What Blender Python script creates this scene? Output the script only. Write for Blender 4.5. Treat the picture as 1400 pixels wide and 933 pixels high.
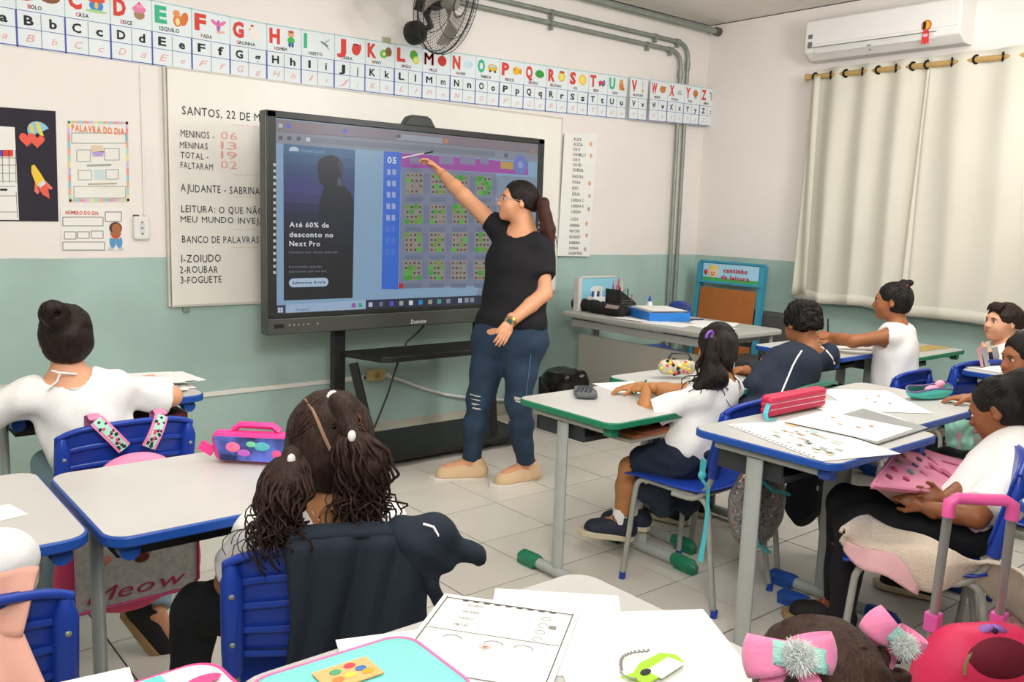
import bpy, bmesh, math, random
import numpy as np
from mathutils import Vector, Matrix
random.seed(7); RN=np.random.RandomState(5)
for o in list(bpy.data.objects): bpy.data.objects.remove(o)
SC=bpy.context.scene; COL=SC.collection
PI=math.pi
# ---------------------------------------------------------------- camera (fitted to the floor tiles, walls and pipes)
H=1.49; YAW,PITCH,ROLL,FPX=0.696437,0.145289,0.0342752,1193.97
cy_,sy_=math.cos(YAW),math.sin(YAW)
FW=np.array([sy_*math.cos(PITCH),cy_*math.cos(PITCH),-math.sin(PITCH)])
_r=np.array([cy_,-sy_,0.]); _u=np.cross(_r,FW)
RT=math.cos(ROLL)*_r+math.sin(ROLL)*_u; UP=-math.sin(ROLL)*_r+math.cos(ROLL)*_u
CAM=np.array([0,0,H])
cd=bpy.data.cameras.new('camera'); cam=bpy.data.objects.new('camera',cd); COL.objects.link(cam)
cam.matrix_world=Matrix(((RT[0],UP[0],-FW[0],0),(RT[1],UP[1],-FW[1],0),(RT[2],UP[2],-FW[2],H),(0,0,0,1)))
cd.sensor_width=36; cd.lens=36*FPX/1400; cd.clip_start=.05; SC.camera=cam
def ray(u,v): return FW+RT*(u-700)/FPX-UP*(v-466.5)/FPX
def px(u,v,x=None,y=None,z=None):
    """pixel -> point on a real plane of the room"""
    d=ray(u,v)
    t=(z-H)/d[2] if z is not None else (y/d[1] if y is not None else x/d[0])
    return CAM+d*t
# ---------------------------------------------------------------- light
w=bpy.data.worlds.new('world'); SC.world=w; w.use_nodes=True
w.node_tree.nodes['Background'].inputs[0].default_value=(1,.97,.93,1); w.node_tree.nodes['Background'].inputs[1].default_value=.35
def area(name,loc,tgt,sx,sy,p,c=(1,.97,.93)):
    l=bpy.data.lights.new(name,'AREA'); l.shape='RECTANGLE'; l.size=sx; l.size_y=sy; l.energy=p; l.color=c
    o=bpy.data.objects.new(name,l); COL.objects.link(o); o.location=loc
    o.rotation_euler=(Vector(tgt)-Vector(loc)).to_track_quat('-Z','Y').to_euler(); return o
area('ceiling_light_near',(1.5,2.4,3.0),(1.5,2.4,0),1.8,1.8,25,(1,.99,.985))
area('ceiling_light_far',(4.3,1.9,3.0),(4.6,2.4,0),1.8,1.8,52,(1,.99,.985))
area('camera_flash',(-.1,-.25,2.3),(2.8,3.6,1.2),.8,.8,37,(1,.985,.975))
area('bounced_flash',(.6,.5,2.3),(1.6,2.2,3.3),.6,.6,62,(1,.985,.975))
area('bounced_flash_far',(4.2,1.0,2.4),(4.6,2.6,3.3),.6,.6,38,(1,.985,.975))
SC.view_settings.view_transform='Standard'; SC.view_settings.look='None'; SC.view_settings.gamma=1; SC.view_settings.exposure=0.0
SC.view_settings.use_curve_mapping=False
# ---------------------------------------------------------------- materials
def lin(h):
    if isinstance(h,str): h=[int(h[i:i+2],16)/255 for i in (0,2,4)]
    return tuple((c/12.92 if c<=.04045 else ((c+.055)/1.055)**2.4) for c in h)
MATS={}
def M(name,hx,rough=.5,metal=0,var=.06,vs=8,bump=0,bs=60,emit=0,stretch=None,spec=.4,alpha=1,sheen=0):
    if name in MATS: return MATS[name]
    m=bpy.data.materials.new(name); m.use_nodes=True; nt=m.node_tree; N=nt.nodes; L=nt.links
    b=N['Principled BSDF']; c=lin(hx)
    b.inputs['Roughness'].default_value=rough; b.inputs['Metallic'].default_value=metal
    b.inputs['Specular IOR Level'].default_value=spec
    if sheen: b.inputs['Sheen Weight'].default_value=sheen
    tc=N.new('ShaderNodeTexCoord'); mp=N.new('ShaderNodeMapping'); L.new(tc.outputs['Object'],mp.inputs[0])
    if stretch: mp.inputs['Scale'].default_value=stretch
    no=N.new('ShaderNodeTexNoise'); no.inputs['Scale'].default_value=vs; no.inputs['Detail'].default_value=4; L.new(mp.outputs[0],no.inputs[0])
    rp=N.new('ShaderNodeValToRGB'); L.new(no.outputs[0],rp.inputs[0])
    lo=tuple(max(0,x*(1-var)) for x in c)+(1,); hi=tuple(min(1,x*(1+var)) for x in c)+(1,)
    rp.color_ramp.elements[0].position=.3; rp.color_ramp.elements[1].position=.7
    rp.color_ramp.elements[0].color=lo; rp.color_ramp.elements[1].color=hi
    L.new(rp.outputs[0],b.inputs['Base Color'])
    if bump:
        n2=N.new('ShaderNodeTexNoise'); n2.inputs['Scale'].default_value=bs; n2.inputs['Detail'].default_value=5; L.new(mp.outputs[0],n2.inputs[0])
        bp=N.new('ShaderNodeBump'); bp.inputs['Strength'].default_value=bump; bp.inputs['Distance'].default_value=.01
        L.new(n2.outputs[0],bp.inputs['Height']); L.new(bp.outputs[0],b.inputs['Normal'])
    if emit: L.new(rp.outputs[0],b.inputs['Emission Color']); b.inputs['Emission Strength'].default_value=emit
    if alpha<1: b.inputs['Alpha'].default_value=alpha
    MATS[name]=m; return m
def flat(hx,rough=.7): return M('ink_'+hx,hx,rough,var=.03)
def scr(hx): 
    if 'scr_'+hx in MATS: return MATS['scr_'+hx]
    m=M('scr_'+hx,hx,.3,var=.02,emit=.66); b=m.node_tree.nodes['Principled BSDF']; [m.node_tree.links.remove(l) for l in list(b.inputs['Base Color'].links)]; b.inputs['Base Color'].default_value=(.02,.022,.025,1); b.inputs['Specular IOR Level'].default_value=.3
    return m
def wallmat(name,top,bot,zline):
    m=bpy.data.materials.new(name); m.use_nodes=True; nt=m.node_tree; N=nt.nodes; L=nt.links; b=N['Principled BSDF']
    b.inputs['Roughness'].default_value=.42; b.inputs['Specular IOR Level'].default_value=.3
    tc=N.new('ShaderNodeTexCoord'); sp=N.new('ShaderNodeSeparateXYZ'); L.new(tc.outputs['Object'],sp.inputs[0])
    n0=N.new('ShaderNodeTexNoise'); n0.inputs['Scale'].default_value=3; L.new(tc.outputs['Object'],n0.inputs[0])
    ma=N.new('ShaderNodeMath'); ma.operation='MULTIPLY_ADD'; L.new(n0.outputs[0],ma.inputs[0]); ma.inputs[1].default_value=.012; L.new(sp.outputs[2],ma.inputs[2])
    gt=N.new('ShaderNodeMath'); gt.operation='GREATER_THAN'; L.new(ma.outputs[0],gt.inputs[0]); gt.inputs[1].default_value=zline+.006
    def ramp(c,sc,v):
        n=N.new('ShaderNodeTexNoise'); n.inputs['Scale'].default_value=sc; n.inputs['Detail'].default_value=8; L.new(tc.outputs['Object'],n.inputs[0])
        r=N.new('ShaderNodeValToRGB'); L.new(n.outputs[0],r.inputs[0]); c=lin(c)
        r.color_ramp.elements[0].position=.25; r.color_ramp.elements[1].position=.6
        r.color_ramp.elements[0].color=tuple(x*(1-v) for x in c)+(1,); r.color_ramp.elements[1].color=c+(1,); return r
    mx=N.new('ShaderNodeMix'); mx.data_type='RGBA'; L.new(gt.outputs[0],mx.inputs[0])
    L.new(ramp(bot,2.3,.16).outputs[0],mx.inputs[6]); L.new(ramp(top,1.7,.05).outputs[0],mx.inputs[7]); L.new(mx.outputs[2],b.inputs['Base Color'])
    n2=N.new('ShaderNodeTexNoise'); n2.inputs['Scale'].default_value=14; n2.inputs['Detail'].default_value=8; L.new(tc.outputs['Object'],n2.inputs[0])
    bp=N.new('ShaderNodeBump'); bp.inputs['Strength'].default_value=.12; bp.inputs['Distance'].default_value=.02; L.new(n2.outputs[0],bp.inputs['Height']); L.new(bp.outputs[0],b.inputs['Normal'])
    return m
# ---------------------------------------------------------------- mesh builder
def V(*a): return np.array(a,float)
def nrm(a): a=np.asarray(a,float); return a/np.linalg.norm(a)
def Rz(a): c,s=math.cos(a),math.sin(a); return np.array([[c,-s,0],[s,c,0],[0,0,1.]])
def Rx(a): c,s=math.cos(a),math.sin(a); return np.array([[1,0,0],[0,c,-s],[0,s,c]])
def Ry(a): c,s=math.cos(a),math.sin(a); return np.array([[c,0,s],[0,1,0],[-s,0,c]])
def fr(f,u=(0,0,1)):
    f=nrm(f); r=nrm(np.cross(f,u)); return np.array([r,f,np.cross(r,f)]).T
class MB:
    def __init__(s): s.v=[];s.f=[];s.m=[];s.mats=[];s.n=0;s.rec=[]
    def mi(s,m):
        if m not in s.mats: s.mats.append(m)
        return s.mats.index(m)
    def add(s,v,f,m):
        v=np.asarray(v,float).reshape(-1,3); i=s.mi(m); s.v.append(v); s.rec.append((v,f,m))
        s.f+= [tuple(int(k)+s.n for k in q) for q in f]; s.m+=[i]*len(f); s.n+=len(v); return s
    def box(s,c,d,m,R=None,taper=1):
        x,y,z=[t/2 for t in d]; a=[]
        for k in (-1,1):
            q=taper if k>0 else 1
            a+=[(-x*q,-y*q,k*z),(x*q,-y*q,k*z),(x*q,y*q,k*z),(-x*q,y*q,k*z)]
        a=np.array(a)
        if R is not None: a=a@np.asarray(R).T
        return s.add(a+np.asarray(c,float),[(3,2,1,0),(4,5,6,7),(0,1,5,4),(1,2,6,5),(2,3,7,6),(3,0,4,7)],m)
    def prism(s,pts,z0,z1,m,R=None,o=(0,0,0)):
        """polygon pts (counter-clockwise, 2D) extruded z0..z1, then rotated by R and moved to o"""
        n=len(pts); a=np.array([(p[0],p[1],z0) for p in pts]+[(p[0],p[1],z1) for p in pts])
        if R is not None: a=a@np.asarray(R).T
        return s.add(a+np.asarray(o,float),[tuple(range(n-1,-1,-1)),tuple(range(n,2*n))]+[(i,(i+1)%n,n+(i+1)%n,n+i) for i in range(n)],m)
    def tube(s,P,r,m,n=8,cap=True,flat_=None):
        P=[np.asarray(p,float) for p in P]; k=len(P)
        r=[r]*k if np.isscalar(r) else list(r)
        T=[nrm((P[min(i+1,k-1)]-P[max(i-1,0)])+1e-9) for i in range(k)]
        u=np.cross(T[0],(0,0,1) if abs(T[0][2])<.9 else (1,0,0)); u=nrm(u); vs=[]
        for i in range(k):
            u=nrm(u-T[i]*np.dot(u,T[i])); w_=np.cross(T[i],u)
            for j in range(n):
                a=2*PI*j/n; e=1 if flat_ is None else flat_
                vs.append(P[i]+r[i]*(math.cos(a)*u+math.sin(a)*w_*e))
        f=[(i*n+j,i*n+(j+1)%n,(i+1)*n+(j+1)%n,(i+1)*n+j) for i in range(k-1) for j in range(n)]
        if cap: f+=[tuple(range(n-1,-1,-1)),tuple(range((k-1)*n,k*n))]
        return s.add(vs,f,m)
    def cyl(s,a,b,r,m,r2=None,n=16): return s.tube([a,b],[r,r if r2 is None else r2],m,n)
    def lathe(s,prof,o,m,n=24,R=None,sc=(1,1,1)):
        vs=[(r*math.cos(2*PI*j/n),r*math.sin(2*PI*j/n),z) for r,z in prof for j in range(n)]; k=len(prof)
        a=np.array(vs)*np.array(sc)
        if R is not None: a=a@np.asarray(R).T
        return s.add(a+np.asarray(o,float),[(i*n+j,i*n+(j+1)%n,(i+1)*n+(j+1)%n,(i+1)*n+j) for i in range(k-1) for j in range(n)]+[tuple(range(n-1,-1,-1)),tuple(range((k-1)*n,k*n))],m)
    def ell(s,c,r,m,R=None,n=12,k=8):
        if np.isscalar(r): r=(r,)*3
        prof=[(max(.001,math.sin(PI*i/k)),-math.cos(PI*i/k)) for i in range(k+1)]
        return s.lathe(prof,c,m,n,R if R is None else np.asarray(R),r)
    def grid(s,fn,nu,nv,m,thick=0):
        vs=[fn(i/nu,j/nv) for j in range(nv+1) for i in range(nu+1)]
        f=[(j*(nu+1)+i,j*(nu+1)+i+1,(j+1)*(nu+1)+i+1,(j+1)*(nu+1)+i) for j in range(nv) for i in range(nu)]
        if not thick: return s.add(vs,f,m)
        vs=np.array(vs,float); nn=np.zeros_like(vs)
        for q in f:
            c=np.cross(vs[q[1]]-vs[q[0]],vs[q[3]]-vs[q[0]])
            for k in q: nn[k]+=c
        nn/=np.linalg.norm(nn,axis=1)[:,None]+1e-12; N0=len(vs); al=np.vstack([vs,vs-nn*thick])
        g=list(f)+[tuple(N0+k for k in reversed(q)) for q in f]
        bd=[i for i in range(nu)]; 
        rim=[j for j in range(nu+1)]+[ (j+1)*(nu+1)+nu for j in range(nv)]+[nv*(nu+1)+nu-1-i for i in range(nu)]+[(nv-1-j)*(nu+1) for j in range(nv-1)]
        for a,b in zip(rim,rim[1:]+rim[:1]): g.append((b,a,a+N0,b+N0))
        return s.add(al,g,m)
    def build(s,name,parent=None,smooth=None,bevel=0,world=False,sub=0,kind=None,solid=0):
        v=np.vstack(s.v) if s.v else np.zeros((0,3))
        if world and parent is not None:
            o=np.array(wloc(parent)); v=v-o
        me=bpy.data.meshes.new(name); me.from_pydata(v.tolist(),[],s.f); 
        for m in s.mats: me.materials.append(m)
        me.polygons.foreach_set('material_index',s.m)
        if smooth is not None:
            me.polygons.foreach_set('use_smooth',[True]*len(me.polygons))
            if smooth<180: me.set_sharp_from_angle(angle=math.radians(smooth))
        me.validate(); me.update()
        o=bpy.data.objects.new(name,me); COL.objects.link(o)
        if parent is not None: o.parent=parent
        if bevel:
            b=o.modifiers.new('bevel','BEVEL'); b.width=bevel; b.segments=2; b.limit_method='ANGLE'
        if sub:
            b=o.modifiers.new('sub','SUBSURF'); b.levels=sub; b.render_levels=sub
        if kind: o['kind']=kind
        return o
def each(mb,name,parent=None,**k):
    """one object per added piece"""
    o=None
    for v,f,m in mb.rec: q=MB(); q.add(v,f,m); o=q.build(name,parent,**k)
    return o
def onsurf(o,u,v,off=.002):
    """point of a mesh's surface seen along the line of sight through u,v (used to seat trims on cloth and hair)"""
    from mathutils.bvhtree import BVHTree
    if o.name not in BVC:
        w_=wloc(o); BVC[o.name]=BVHTree.FromPolygons([tuple(p.co+w_) for p in o.data.vertices],[tuple(p.vertices) for p in o.data.polygons])
    d=nrm(ray(u,v)); h_=BVC[o.name].ray_cast(Vector(CAM),Vector(d)); 
    return None if h_[0] is None else np.array(h_[0])-d*off
BVC={}
def wloc(o):
    l=Vector((0,0,0))
    while o is not None: l=l+o.location; o=o.parent
    return l
def tag(o,label=None,cat=None,group=None,kind=None):
    if label: o['label']=label
    if cat: o['category']=cat
    if group: o['group']=group
    if kind: o['kind']=kind
    return o
def thing(name,label,cat,loc=(0,0,0),rz=0,group=None):
    o=bpy.data.objects.new(name,None); COL.objects.link(o); o.location=tuple(loc); o.rotation_euler=(0,0,rz); o.empty_display_size=.05
    return tag(o,label,cat,group)
# ---------------------------------------------------------------- lettering (mesh glyphs of the built-in font, cached)
GL={}
def glyph(ch,bold):
    if ch in 'Mm': bold=0
    k=(ch,bold)
    if k in GL: return GL[k]
    cu=bpy.data.curves.new('g','FONT'); cu.body=ch; cu.resolution_u=2; cu.offset=bold
    ob=bpy.data.objects.new('g',cu); me=bpy.data.meshes.new_from_object(ob)
    v=np.array([p.co[:] for p in me.vertices]) if len(me.vertices) else np.zeros((0,3)); f=[tuple(p.vertices) for p in me.polygons]
    bpy.data.meshes.remove(me); bpy.data.objects.remove(ob); bpy.data.curves.remove(cu)
    if len(v): lo,hi=v[:,0].min(),v[:,0].max(); v[:,0]-=lo; wd=hi-lo
    else: wd=.25
    GL[k]=(v,f,wd); return GL[k]
def text(mb,s,o,ex,ey,size,m,bold=0.0,width=None,gap=.09,jit=0,center=False,slant=0):
    """write s starting at o along ex (unit), up ey; size = letter height; width squeezes/stretches to fit"""
    o=np.asarray(o,float); ex=np.asarray(ex,float); ey=np.asarray(ey,float); x=0; items=[]
    for ch in s:
        v,f,wd=glyph(ch,bold); items.append((v,f,x,ch)); x+=wd+gap
    tot=max(x-gap,.01); sx=size/.73 if width is None else width/tot; sy=size/.73
    x0=-tot*sx/2 if center else 0
    nz=np.cross(ex,ey)
    for v,f,xx,ch_ in items:
        if not len(v): continue
        dy=random.uniform(-jit,jit)
        P=o+np.outer((v[:,0]+xx+slant*v[:,1])*sx+x0,ex)+np.outer((v[:,1]+dy)*sy,ey)
        mb.add(P,f,m)
        if bold>.01 and ch_ in 'Mm':
            for q in (-bold*.7,bold*.7): mb.add(P+ex*q*sx,f,m)
EX=V(1,0,0);EZ=V(0,0,1)
# ---------------------------------------------------------------- signed-distance modelling for bodies, hair and cloth
def C_(a,b,ra,rb=None,k=.02,ca=False,cb=False,op='u',fl=None): return dict(t='c',a=np.asarray(a,float),b=np.asarray(b,float),ra=ra,rb=ra if rb is None else rb,k=k,ca=ca,cb=cb,op=op)
def E_(c,r,R=None,k=.02,op='u'):
    if np.isscalar(r): r=(r,r,r)
    return dict(t='e',c=np.asarray(c,float),r=np.asarray(r,float),R=np.eye(3) if R is None else np.asarray(R,float),k=k,op=op)
def PL(p,n,k=.004,c=None,rad=None): return dict(t='p',p=np.asarray(p,float),n=nrm(n),k=k,op='i',c=c,rad=rad)
def bb(p):
    if p['t']=='c':
        r=max(p['ra'],p['rb']); return np.minimum(p['a'],p['b'])-r,np.maximum(p['a'],p['b'])+r
    if p['t']=='e':
        e=np.abs(p['R'])@p['r']; return p['c']-e,p['c']+e
    if p.get('c') is not None: return np.asarray(p['c'])-p['rad'],np.asarray(p['c'])+p['rad']
    return None
def surf(prims,h,wr=0,wf=30,seed=0):
    us=[bb(p) for p in prims if p['op']=='u']; lo=np.min([u[0] for u in us],0)-2.5*h-.012; hi=np.max([u[1] for u in us],0)+2.5*h+.012
    n=np.ceil((hi-lo)/h).astype(int)+1; ax=[lo[i]+h*np.arange(n[i]) for i in range(3)]
    F=np.full(n,.5,np.float32)
    for p in prims:
        b=bb(p); pad=p['k']+2.5*h
        if b is None: i0=np.zeros(3,int); i1=n
        else:
            i0=np.maximum(0,np.floor((b[0]-pad-lo)/h).astype(int)); i1=np.minimum(n,np.ceil((b[1]+pad-lo)/h).astype(int)+1)
            if (i1<=i0).any(): continue
        X=ax[0][i0[0]:i1[0],None,None]; Y=ax[1][None,i0[1]:i1[1],None]; Z=ax[2][None,None,i0[2]:i1[2]]
        if p['t']=='c':
            a,bv=p['a'],p['b']; d=bv-a; L=np.linalg.norm(d)+1e-9; d=d/L
            x,y,z=X-a[0],Y-a[1],Z-a[2]; t=(x*d[0]+y*d[1]+z*d[2]); tc=np.clip(t/L,0,1)
            D=np.sqrt((x-tc*L*d[0])**2+(y-tc*L*d[1])**2+(z-tc*L*d[2])**2)-(p['ra']+(p['rb']-p['ra'])*tc)
            if p['ca']: D=np.maximum(D,-t)
            if p['cb']: D=np.maximum(D,t-L)
        elif p['t']=='e':
            R=p['R'];r=p['r'];x,y,z=X-p['c'][0],Y-p['c'][1],Z-p['c'][2]
            q=[x*R[0,i]+y*R[1,i]+z*R[2,i] for i in range(3)]
            k0=np.sqrt((q[0]/r[0])**2+(q[1]/r[1])**2+(q[2]/r[2])**2)+1e-9; k1=np.sqrt((q[0]/r[0]**2)**2+(q[1]/r[1]**2)**2+(q[2]/r[2]**2)**2)+1e-9
            D=k0*(k0-1)/k1
        else: D=(X-p['p'][0])*p['n'][0]+(Y-p['p'][1])*p['n'][1]+(Z-p['p'][2])*p['n'][2]
        S=F[i0[0]:i1[0],i0[1]:i1[1],i0[2]:i1[2]]; k=p['k']
        if p['op']=='u': hh=np.maximum(k-np.abs(S-D),0)/k; R_=np.minimum(S,D)-hh*hh*k*.25
        else:
            if p['op']=='s': D=-D
            hh=np.maximum(k-np.abs(S-D),0)/k; R_=np.maximum(S,D)+hh*hh*k*.25
        F[i0[0]:i1[0],i0[1]:i1[1],i0[2]:i1[2]]=R_
    s=F<0; c=sum(s[i:n[0]-1+i,j:n[1]-1+j,k:n[2]-1+k].astype(np.int8) for i in (0,1) for j in (0,1) for k in (0,1))
    act=(c>0)&(c<8); idx=-np.ones(act.shape,np.int64); cells=np.argwhere(act); idx[act]=np.arange(len(cells))
    acc=np.zeros((len(cells),3)); cnt=np.zeros(len(cells))
    cs=[(i,j,k) for i in (0,1) for j in (0,1) for k in (0,1)]
    val={q:F[cells[:,0]+q[0],cells[:,1]+q[1],cells[:,2]+q[2]] for q in cs}
    for q in cs:
        for a_ in range(3):
            if q[a_]: continue
            r=list(q); r[a_]=1; r=tuple(r); f0,f1=val[q],val[r]; m=(f0<0)!=(f1<0); t=f0[m]/(f0[m]-f1[m])
            P=np.tile(np.array(q,float),(m.sum(),1)); P[:,a_]=t; acc[m]+=P; cnt[m]+=1
    v=(cells+acc/cnt[:,None])*h+lo
    Q=[]
    for a_ in range(3):
        sl0=[slice(None)]*3; sl1=[slice(None)]*3; sl0[a_]=slice(0,-1); sl1[a_]=slice(1,None)
        s0,s1=s[tuple(sl0)],s[tuple(sl1)]; e=np.argwhere(s0!=s1); b_,c_=(a_+1)%3,(a_+2)%3
        e=e[(e[:,b_]>0)&(e[:,c_]>0)&(e[:,b_]<n[b_]-1)&(e[:,c_]<n[c_]-1)]
        fl=s0[e[:,0],e[:,1],e[:,2]]
        def g(db,dc):
            t=e.copy(); t[:,b_]-=db; t[:,c_]-=dc; return idx[t[:,0],t[:,1],t[:,2]]
        q=np.stack([g(1,1),g(0,1),g(0,0),g(1,0)],1); q[~fl]=q[~fl][:,::-1]; Q.append(q)
    Q=np.vstack(Q); Q=Q[(Q>=0).all(1)]
    if wr:
        fn=np.cross(v[Q[:,2]]-v[Q[:,0]],v[Q[:,3]]-v[Q[:,1]]); N=np.zeros_like(v)
        for k in range(4): np.add.at(N,Q[:,k],fn)
        N/=np.linalg.norm(N,axis=1)[:,None]+1e-12
        rs=np.random.RandomState(seed); d=np.zeros(len(v))
        for i in range(6):
            kv=rs.normal(size=3)*wf*(.5+.25*i); ph=rs.rand()*6.28; d+=np.sin(v@kv+ph+1.6*np.sin(v@(kv[[1,2,0]]*.4)))/(1+.5*i)
        v=v+N*(d*wr/2)[:,None]
    return v,Q.tolist()
class SB(MB):
    def sdf(s,prims,h,m,wr=0,wf=30,seed=0):
        v,q=surf(prims,h,wr,wf,seed); return s.add(v,q,m)
# ================================================================ THE ROOM
FWY=4.92; RWX=6.19; CZ=3.12; LX=-.9; BY=-1.6
wall_m=wallmat('wall_paint','EEE7E0','ACC6BC',1.185)
tile_m=M('floor_tile','D6D0C3',.28,var=.05,vs=2.5,bump=.05,bs=30); grout=M('grout','4A4038',.9,var=.2,vs=20)
white_pl=M('white_plastic','E9E6DF',.35,var=.02)
m=MB(); m.box(((LX+RWX)/2,(BY+FWY)/2,-.06),(RWX-LX+.3,FWY-BY+.3,.11),grout); fl=m.build('floor'); tag(fl,kind='structure')
TS=.39925; tx0,ty0=2.3605,3.7809
m=MB(); c=TS/2-.0032
m.prism([(-c,-c),(c,-c),(c,c),(-c,c)],-.009,0,tile_m); first=m.build('tile',fl,bevel=0); tdat=first.data; k=0
a0=math.floor((LX-tx0)/TS); a1=math.ceil((RWX-tx0)/TS); b0=math.floor((-.2-ty0)/TS); b1=math.ceil((FWY-ty0)/TS)
for i in range(a0,a1):
    for j in range(b0,b1):
        x=tx0+(i+.5)*TS; y=ty0+(j+.5)*TS
        if x<-.7 or x>RWX-.05 or y>FWY-.02: continue
        o=first if k==0 else bpy.data.objects.new('tile',tdat)
        if k: COL.objects.link(o); o.parent=fl
        o.location=(x,y,.0+random.uniform(-.0006,.0004)); o.rotation_euler=(random.uniform(-.001,.001),random.uniform(-.001,.001),random.uniform(-.002,.002)); k+=1
def slab(name,c,d,mt):
    m=MB(); m.box(c,d,mt); o=m.build(name); tag(o,kind='structure'); return o
slab('wall_front',((LX+RWX)/2,FWY+.06,CZ/2),(RWX-LX+.3,.12,CZ),wall_m)
slab('wall_right',(RWX+.06,(BY+FWY)/2,CZ/2),(.12,FWY-BY,CZ),wall_m)
slab('wall_left',(LX-.06,(BY+FWY)/2,CZ/2),(.12,FWY-BY,CZ),wall_m)
slab('wall_back',((LX+RWX)/2,BY-.06,CZ/2),(RWX-LX+.3,.12,CZ),wall_m)
ceil_m=M('ceiling_lining','E4DED6',.4,var=.03,vs=3)
cb=slab('ceiling',((LX+RWX)/2,(BY+FWY)/2,CZ+.06),(RWX-LX+.3,FWY-BY+.3,.08),M('ceiling_gap','8E867E',.9))
m=MB(); m.box((0,0,0),(RWX-LX,.196,.012),ceil_m); pb=m.build('ceiling_panel',cb,bevel=.002)
y=FWY-.1; k=0
while y>BY:
    o=pb if k==0 else bpy.data.objects.new('ceiling_panel',pb.data)
    if k: COL.objects.link(o); o.parent=cb
    o.location=((LX+RWX)/2,y,CZ+.012); y-=.2; k+=1
bbm=M('baseboard_ceramic','BDB9A8',.35,var=.08,vs=6)
slab('baseboard_front',((LX+RWX)/2,FWY-.006,.04),(RWX-LX,.012,.08),bbm)
slab('baseboard_right',(RWX-.006,(BY+FWY)/2,.04),(.012,FWY-BY,.08),bbm)
# ---------------------------------------------------------------- flat print helper: pixel polygons laid on a real plane
def onplane(pts,**k): return [px(u,v,**k) for u,v in pts]
def patch(mb,pts,mt,y,th=.0012):
    """flat piece of card or print, outline given where it sits on the plane Y=y, with thickness"""
    P=onplane(pts,y=y); a=0
    for i in range(len(P)): j=(i+1)%len(P); a+=P[i][0]*P[j][2]-P[j][0]*P[i][2]
    if a<0: P=P[::-1]
    n=len(P); Q=[p+V(0,th,0) for p in P]
    mb.add(P+Q,[tuple(range(n)),tuple(range(2*n-1,n-1,-1))]+[((i+1)%n,i,n+i,n+(i+1)%n) for i in range(n)],mt)
def ln(mb,a,b,mt,y,w_=.0025):
    A=px(*a,y=y);B=px(*b,y=y); d=nrm(B-A); nn=V(-d[2],0,d[0])*w_/2
    P=[A-nn,B-nn,B+nn,A+nn]; Q=[p+V(0,.0006,0) for p in P]
    mb.add(P+Q,[(0,1,2,3),(7,6,5,4),(1,0,4,5),(3,2,6,7)],mt)
def rect(u0,v0,u1,v1): return [(u0,v0),(u0,v1),(u1,v1),(u1,v0)]
def blob(cx,cz,rx,rz,y,mb,mt,n=12,rot=0):
    P=[V(cx+rx*math.cos(a)*math.cos(rot)-rz*math.sin(a)*math.sin(rot),y,cz+rx*math.cos(a)*math.sin(rot)+rz*math.sin(a)*math.cos(rot)) for a in [2*PI*i/n for i in range(n)]]
    Q=[p+V(0,.0008,0) for p in P]
    mb.add(P+Q,[tuple(range(n)),tuple(range(2*n-1,n-1,-1))]+[((i+1)%n,i,n+i,n+(i+1)%n) for i in range(n)],mt)
ink=flat('2A2A30'); inkg=flat('6A6660'); redk=flat('D9483C'); pinkk=flat('E8A9A0'); paper=M('paper','EDEBE4',.7,var=.015)
# ---------------------------------------------------------------- whiteboard with handwriting
wb=thing('whiteboard','large plain white board fixed to the front wall behind the screen, with marker writing','whiteboard',(3.07,FWY-.012,1.56))
m=MB(); m.box((3.07,FWY-.013,1.558),(2.87,.022,1.28),M('board_white','F0ECE2',.3,var=.015)); m.build('board_panel',wb,world=True,bevel=.002)
m=MB(); m.box((1.62,FWY-.014,1.558),(.012,.027,1.285),M('board_edge','CFCBC0',.4)); m.box((3.07,FWY-.014,.917),(2.88,.027,.012),MATS['board_edge']); m.box((3.07,FWY-.014,2.198),(2.88,.027,.012),MATS['board_edge']);m.box((4.505,FWY-.014,1.558),(.008,.027,1.285),MATS['board_edge']); m.build('board_frame',wb,world=True)
y=FWY-.026
def hand(s,u,v,hpx,wpx,mt=ink,jit=.03,b=.004):
    m=MB()
    A=px(u,v,y=y); B=px(u+wpx,v,y=y); T=px(u,v-hpx,y=y)
    text(m,s,(A[0],y,A[2]),EX,EZ,T[2]-A[2],mt,b,width=B[0]-A[0],jit=jit,gap=.13); m.build('handwritten_line',wb,world=True)
hand('SANTOS, 22 DE MAIO',249,156,12,128); hand('MENINOS -',247,187,10,46); hand('MENINAS',246,202,9,38); hand('TOTAL -',247,216,9,38); hand('FALTARAM',247,230,9,44)
for s_,v in (('06',190),('13',203.5),('19',217),('02',230)): hand(s_,302,v,11,22,pinkk,jit=.01,b=.0)
hand('AJUDANTE - SABRINA',247,262,11,108); hand('LEITURA: O QUE NÃO',248,290,10,112); hand('MEU MUNDO INVEJA',247,304,9,115)
hand('BANCO DE PALAVRAS',249,332,10,105); hand('1-ZOIUDO',248,359,11,54); hand('2-ROUBAR',246,374,10,52); hand('3-FOGUETE',247,388,10,56)
for v in (172,240,270,315,340): hand('~~~~',318,v,4,34,pinkk,b=0)
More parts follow.
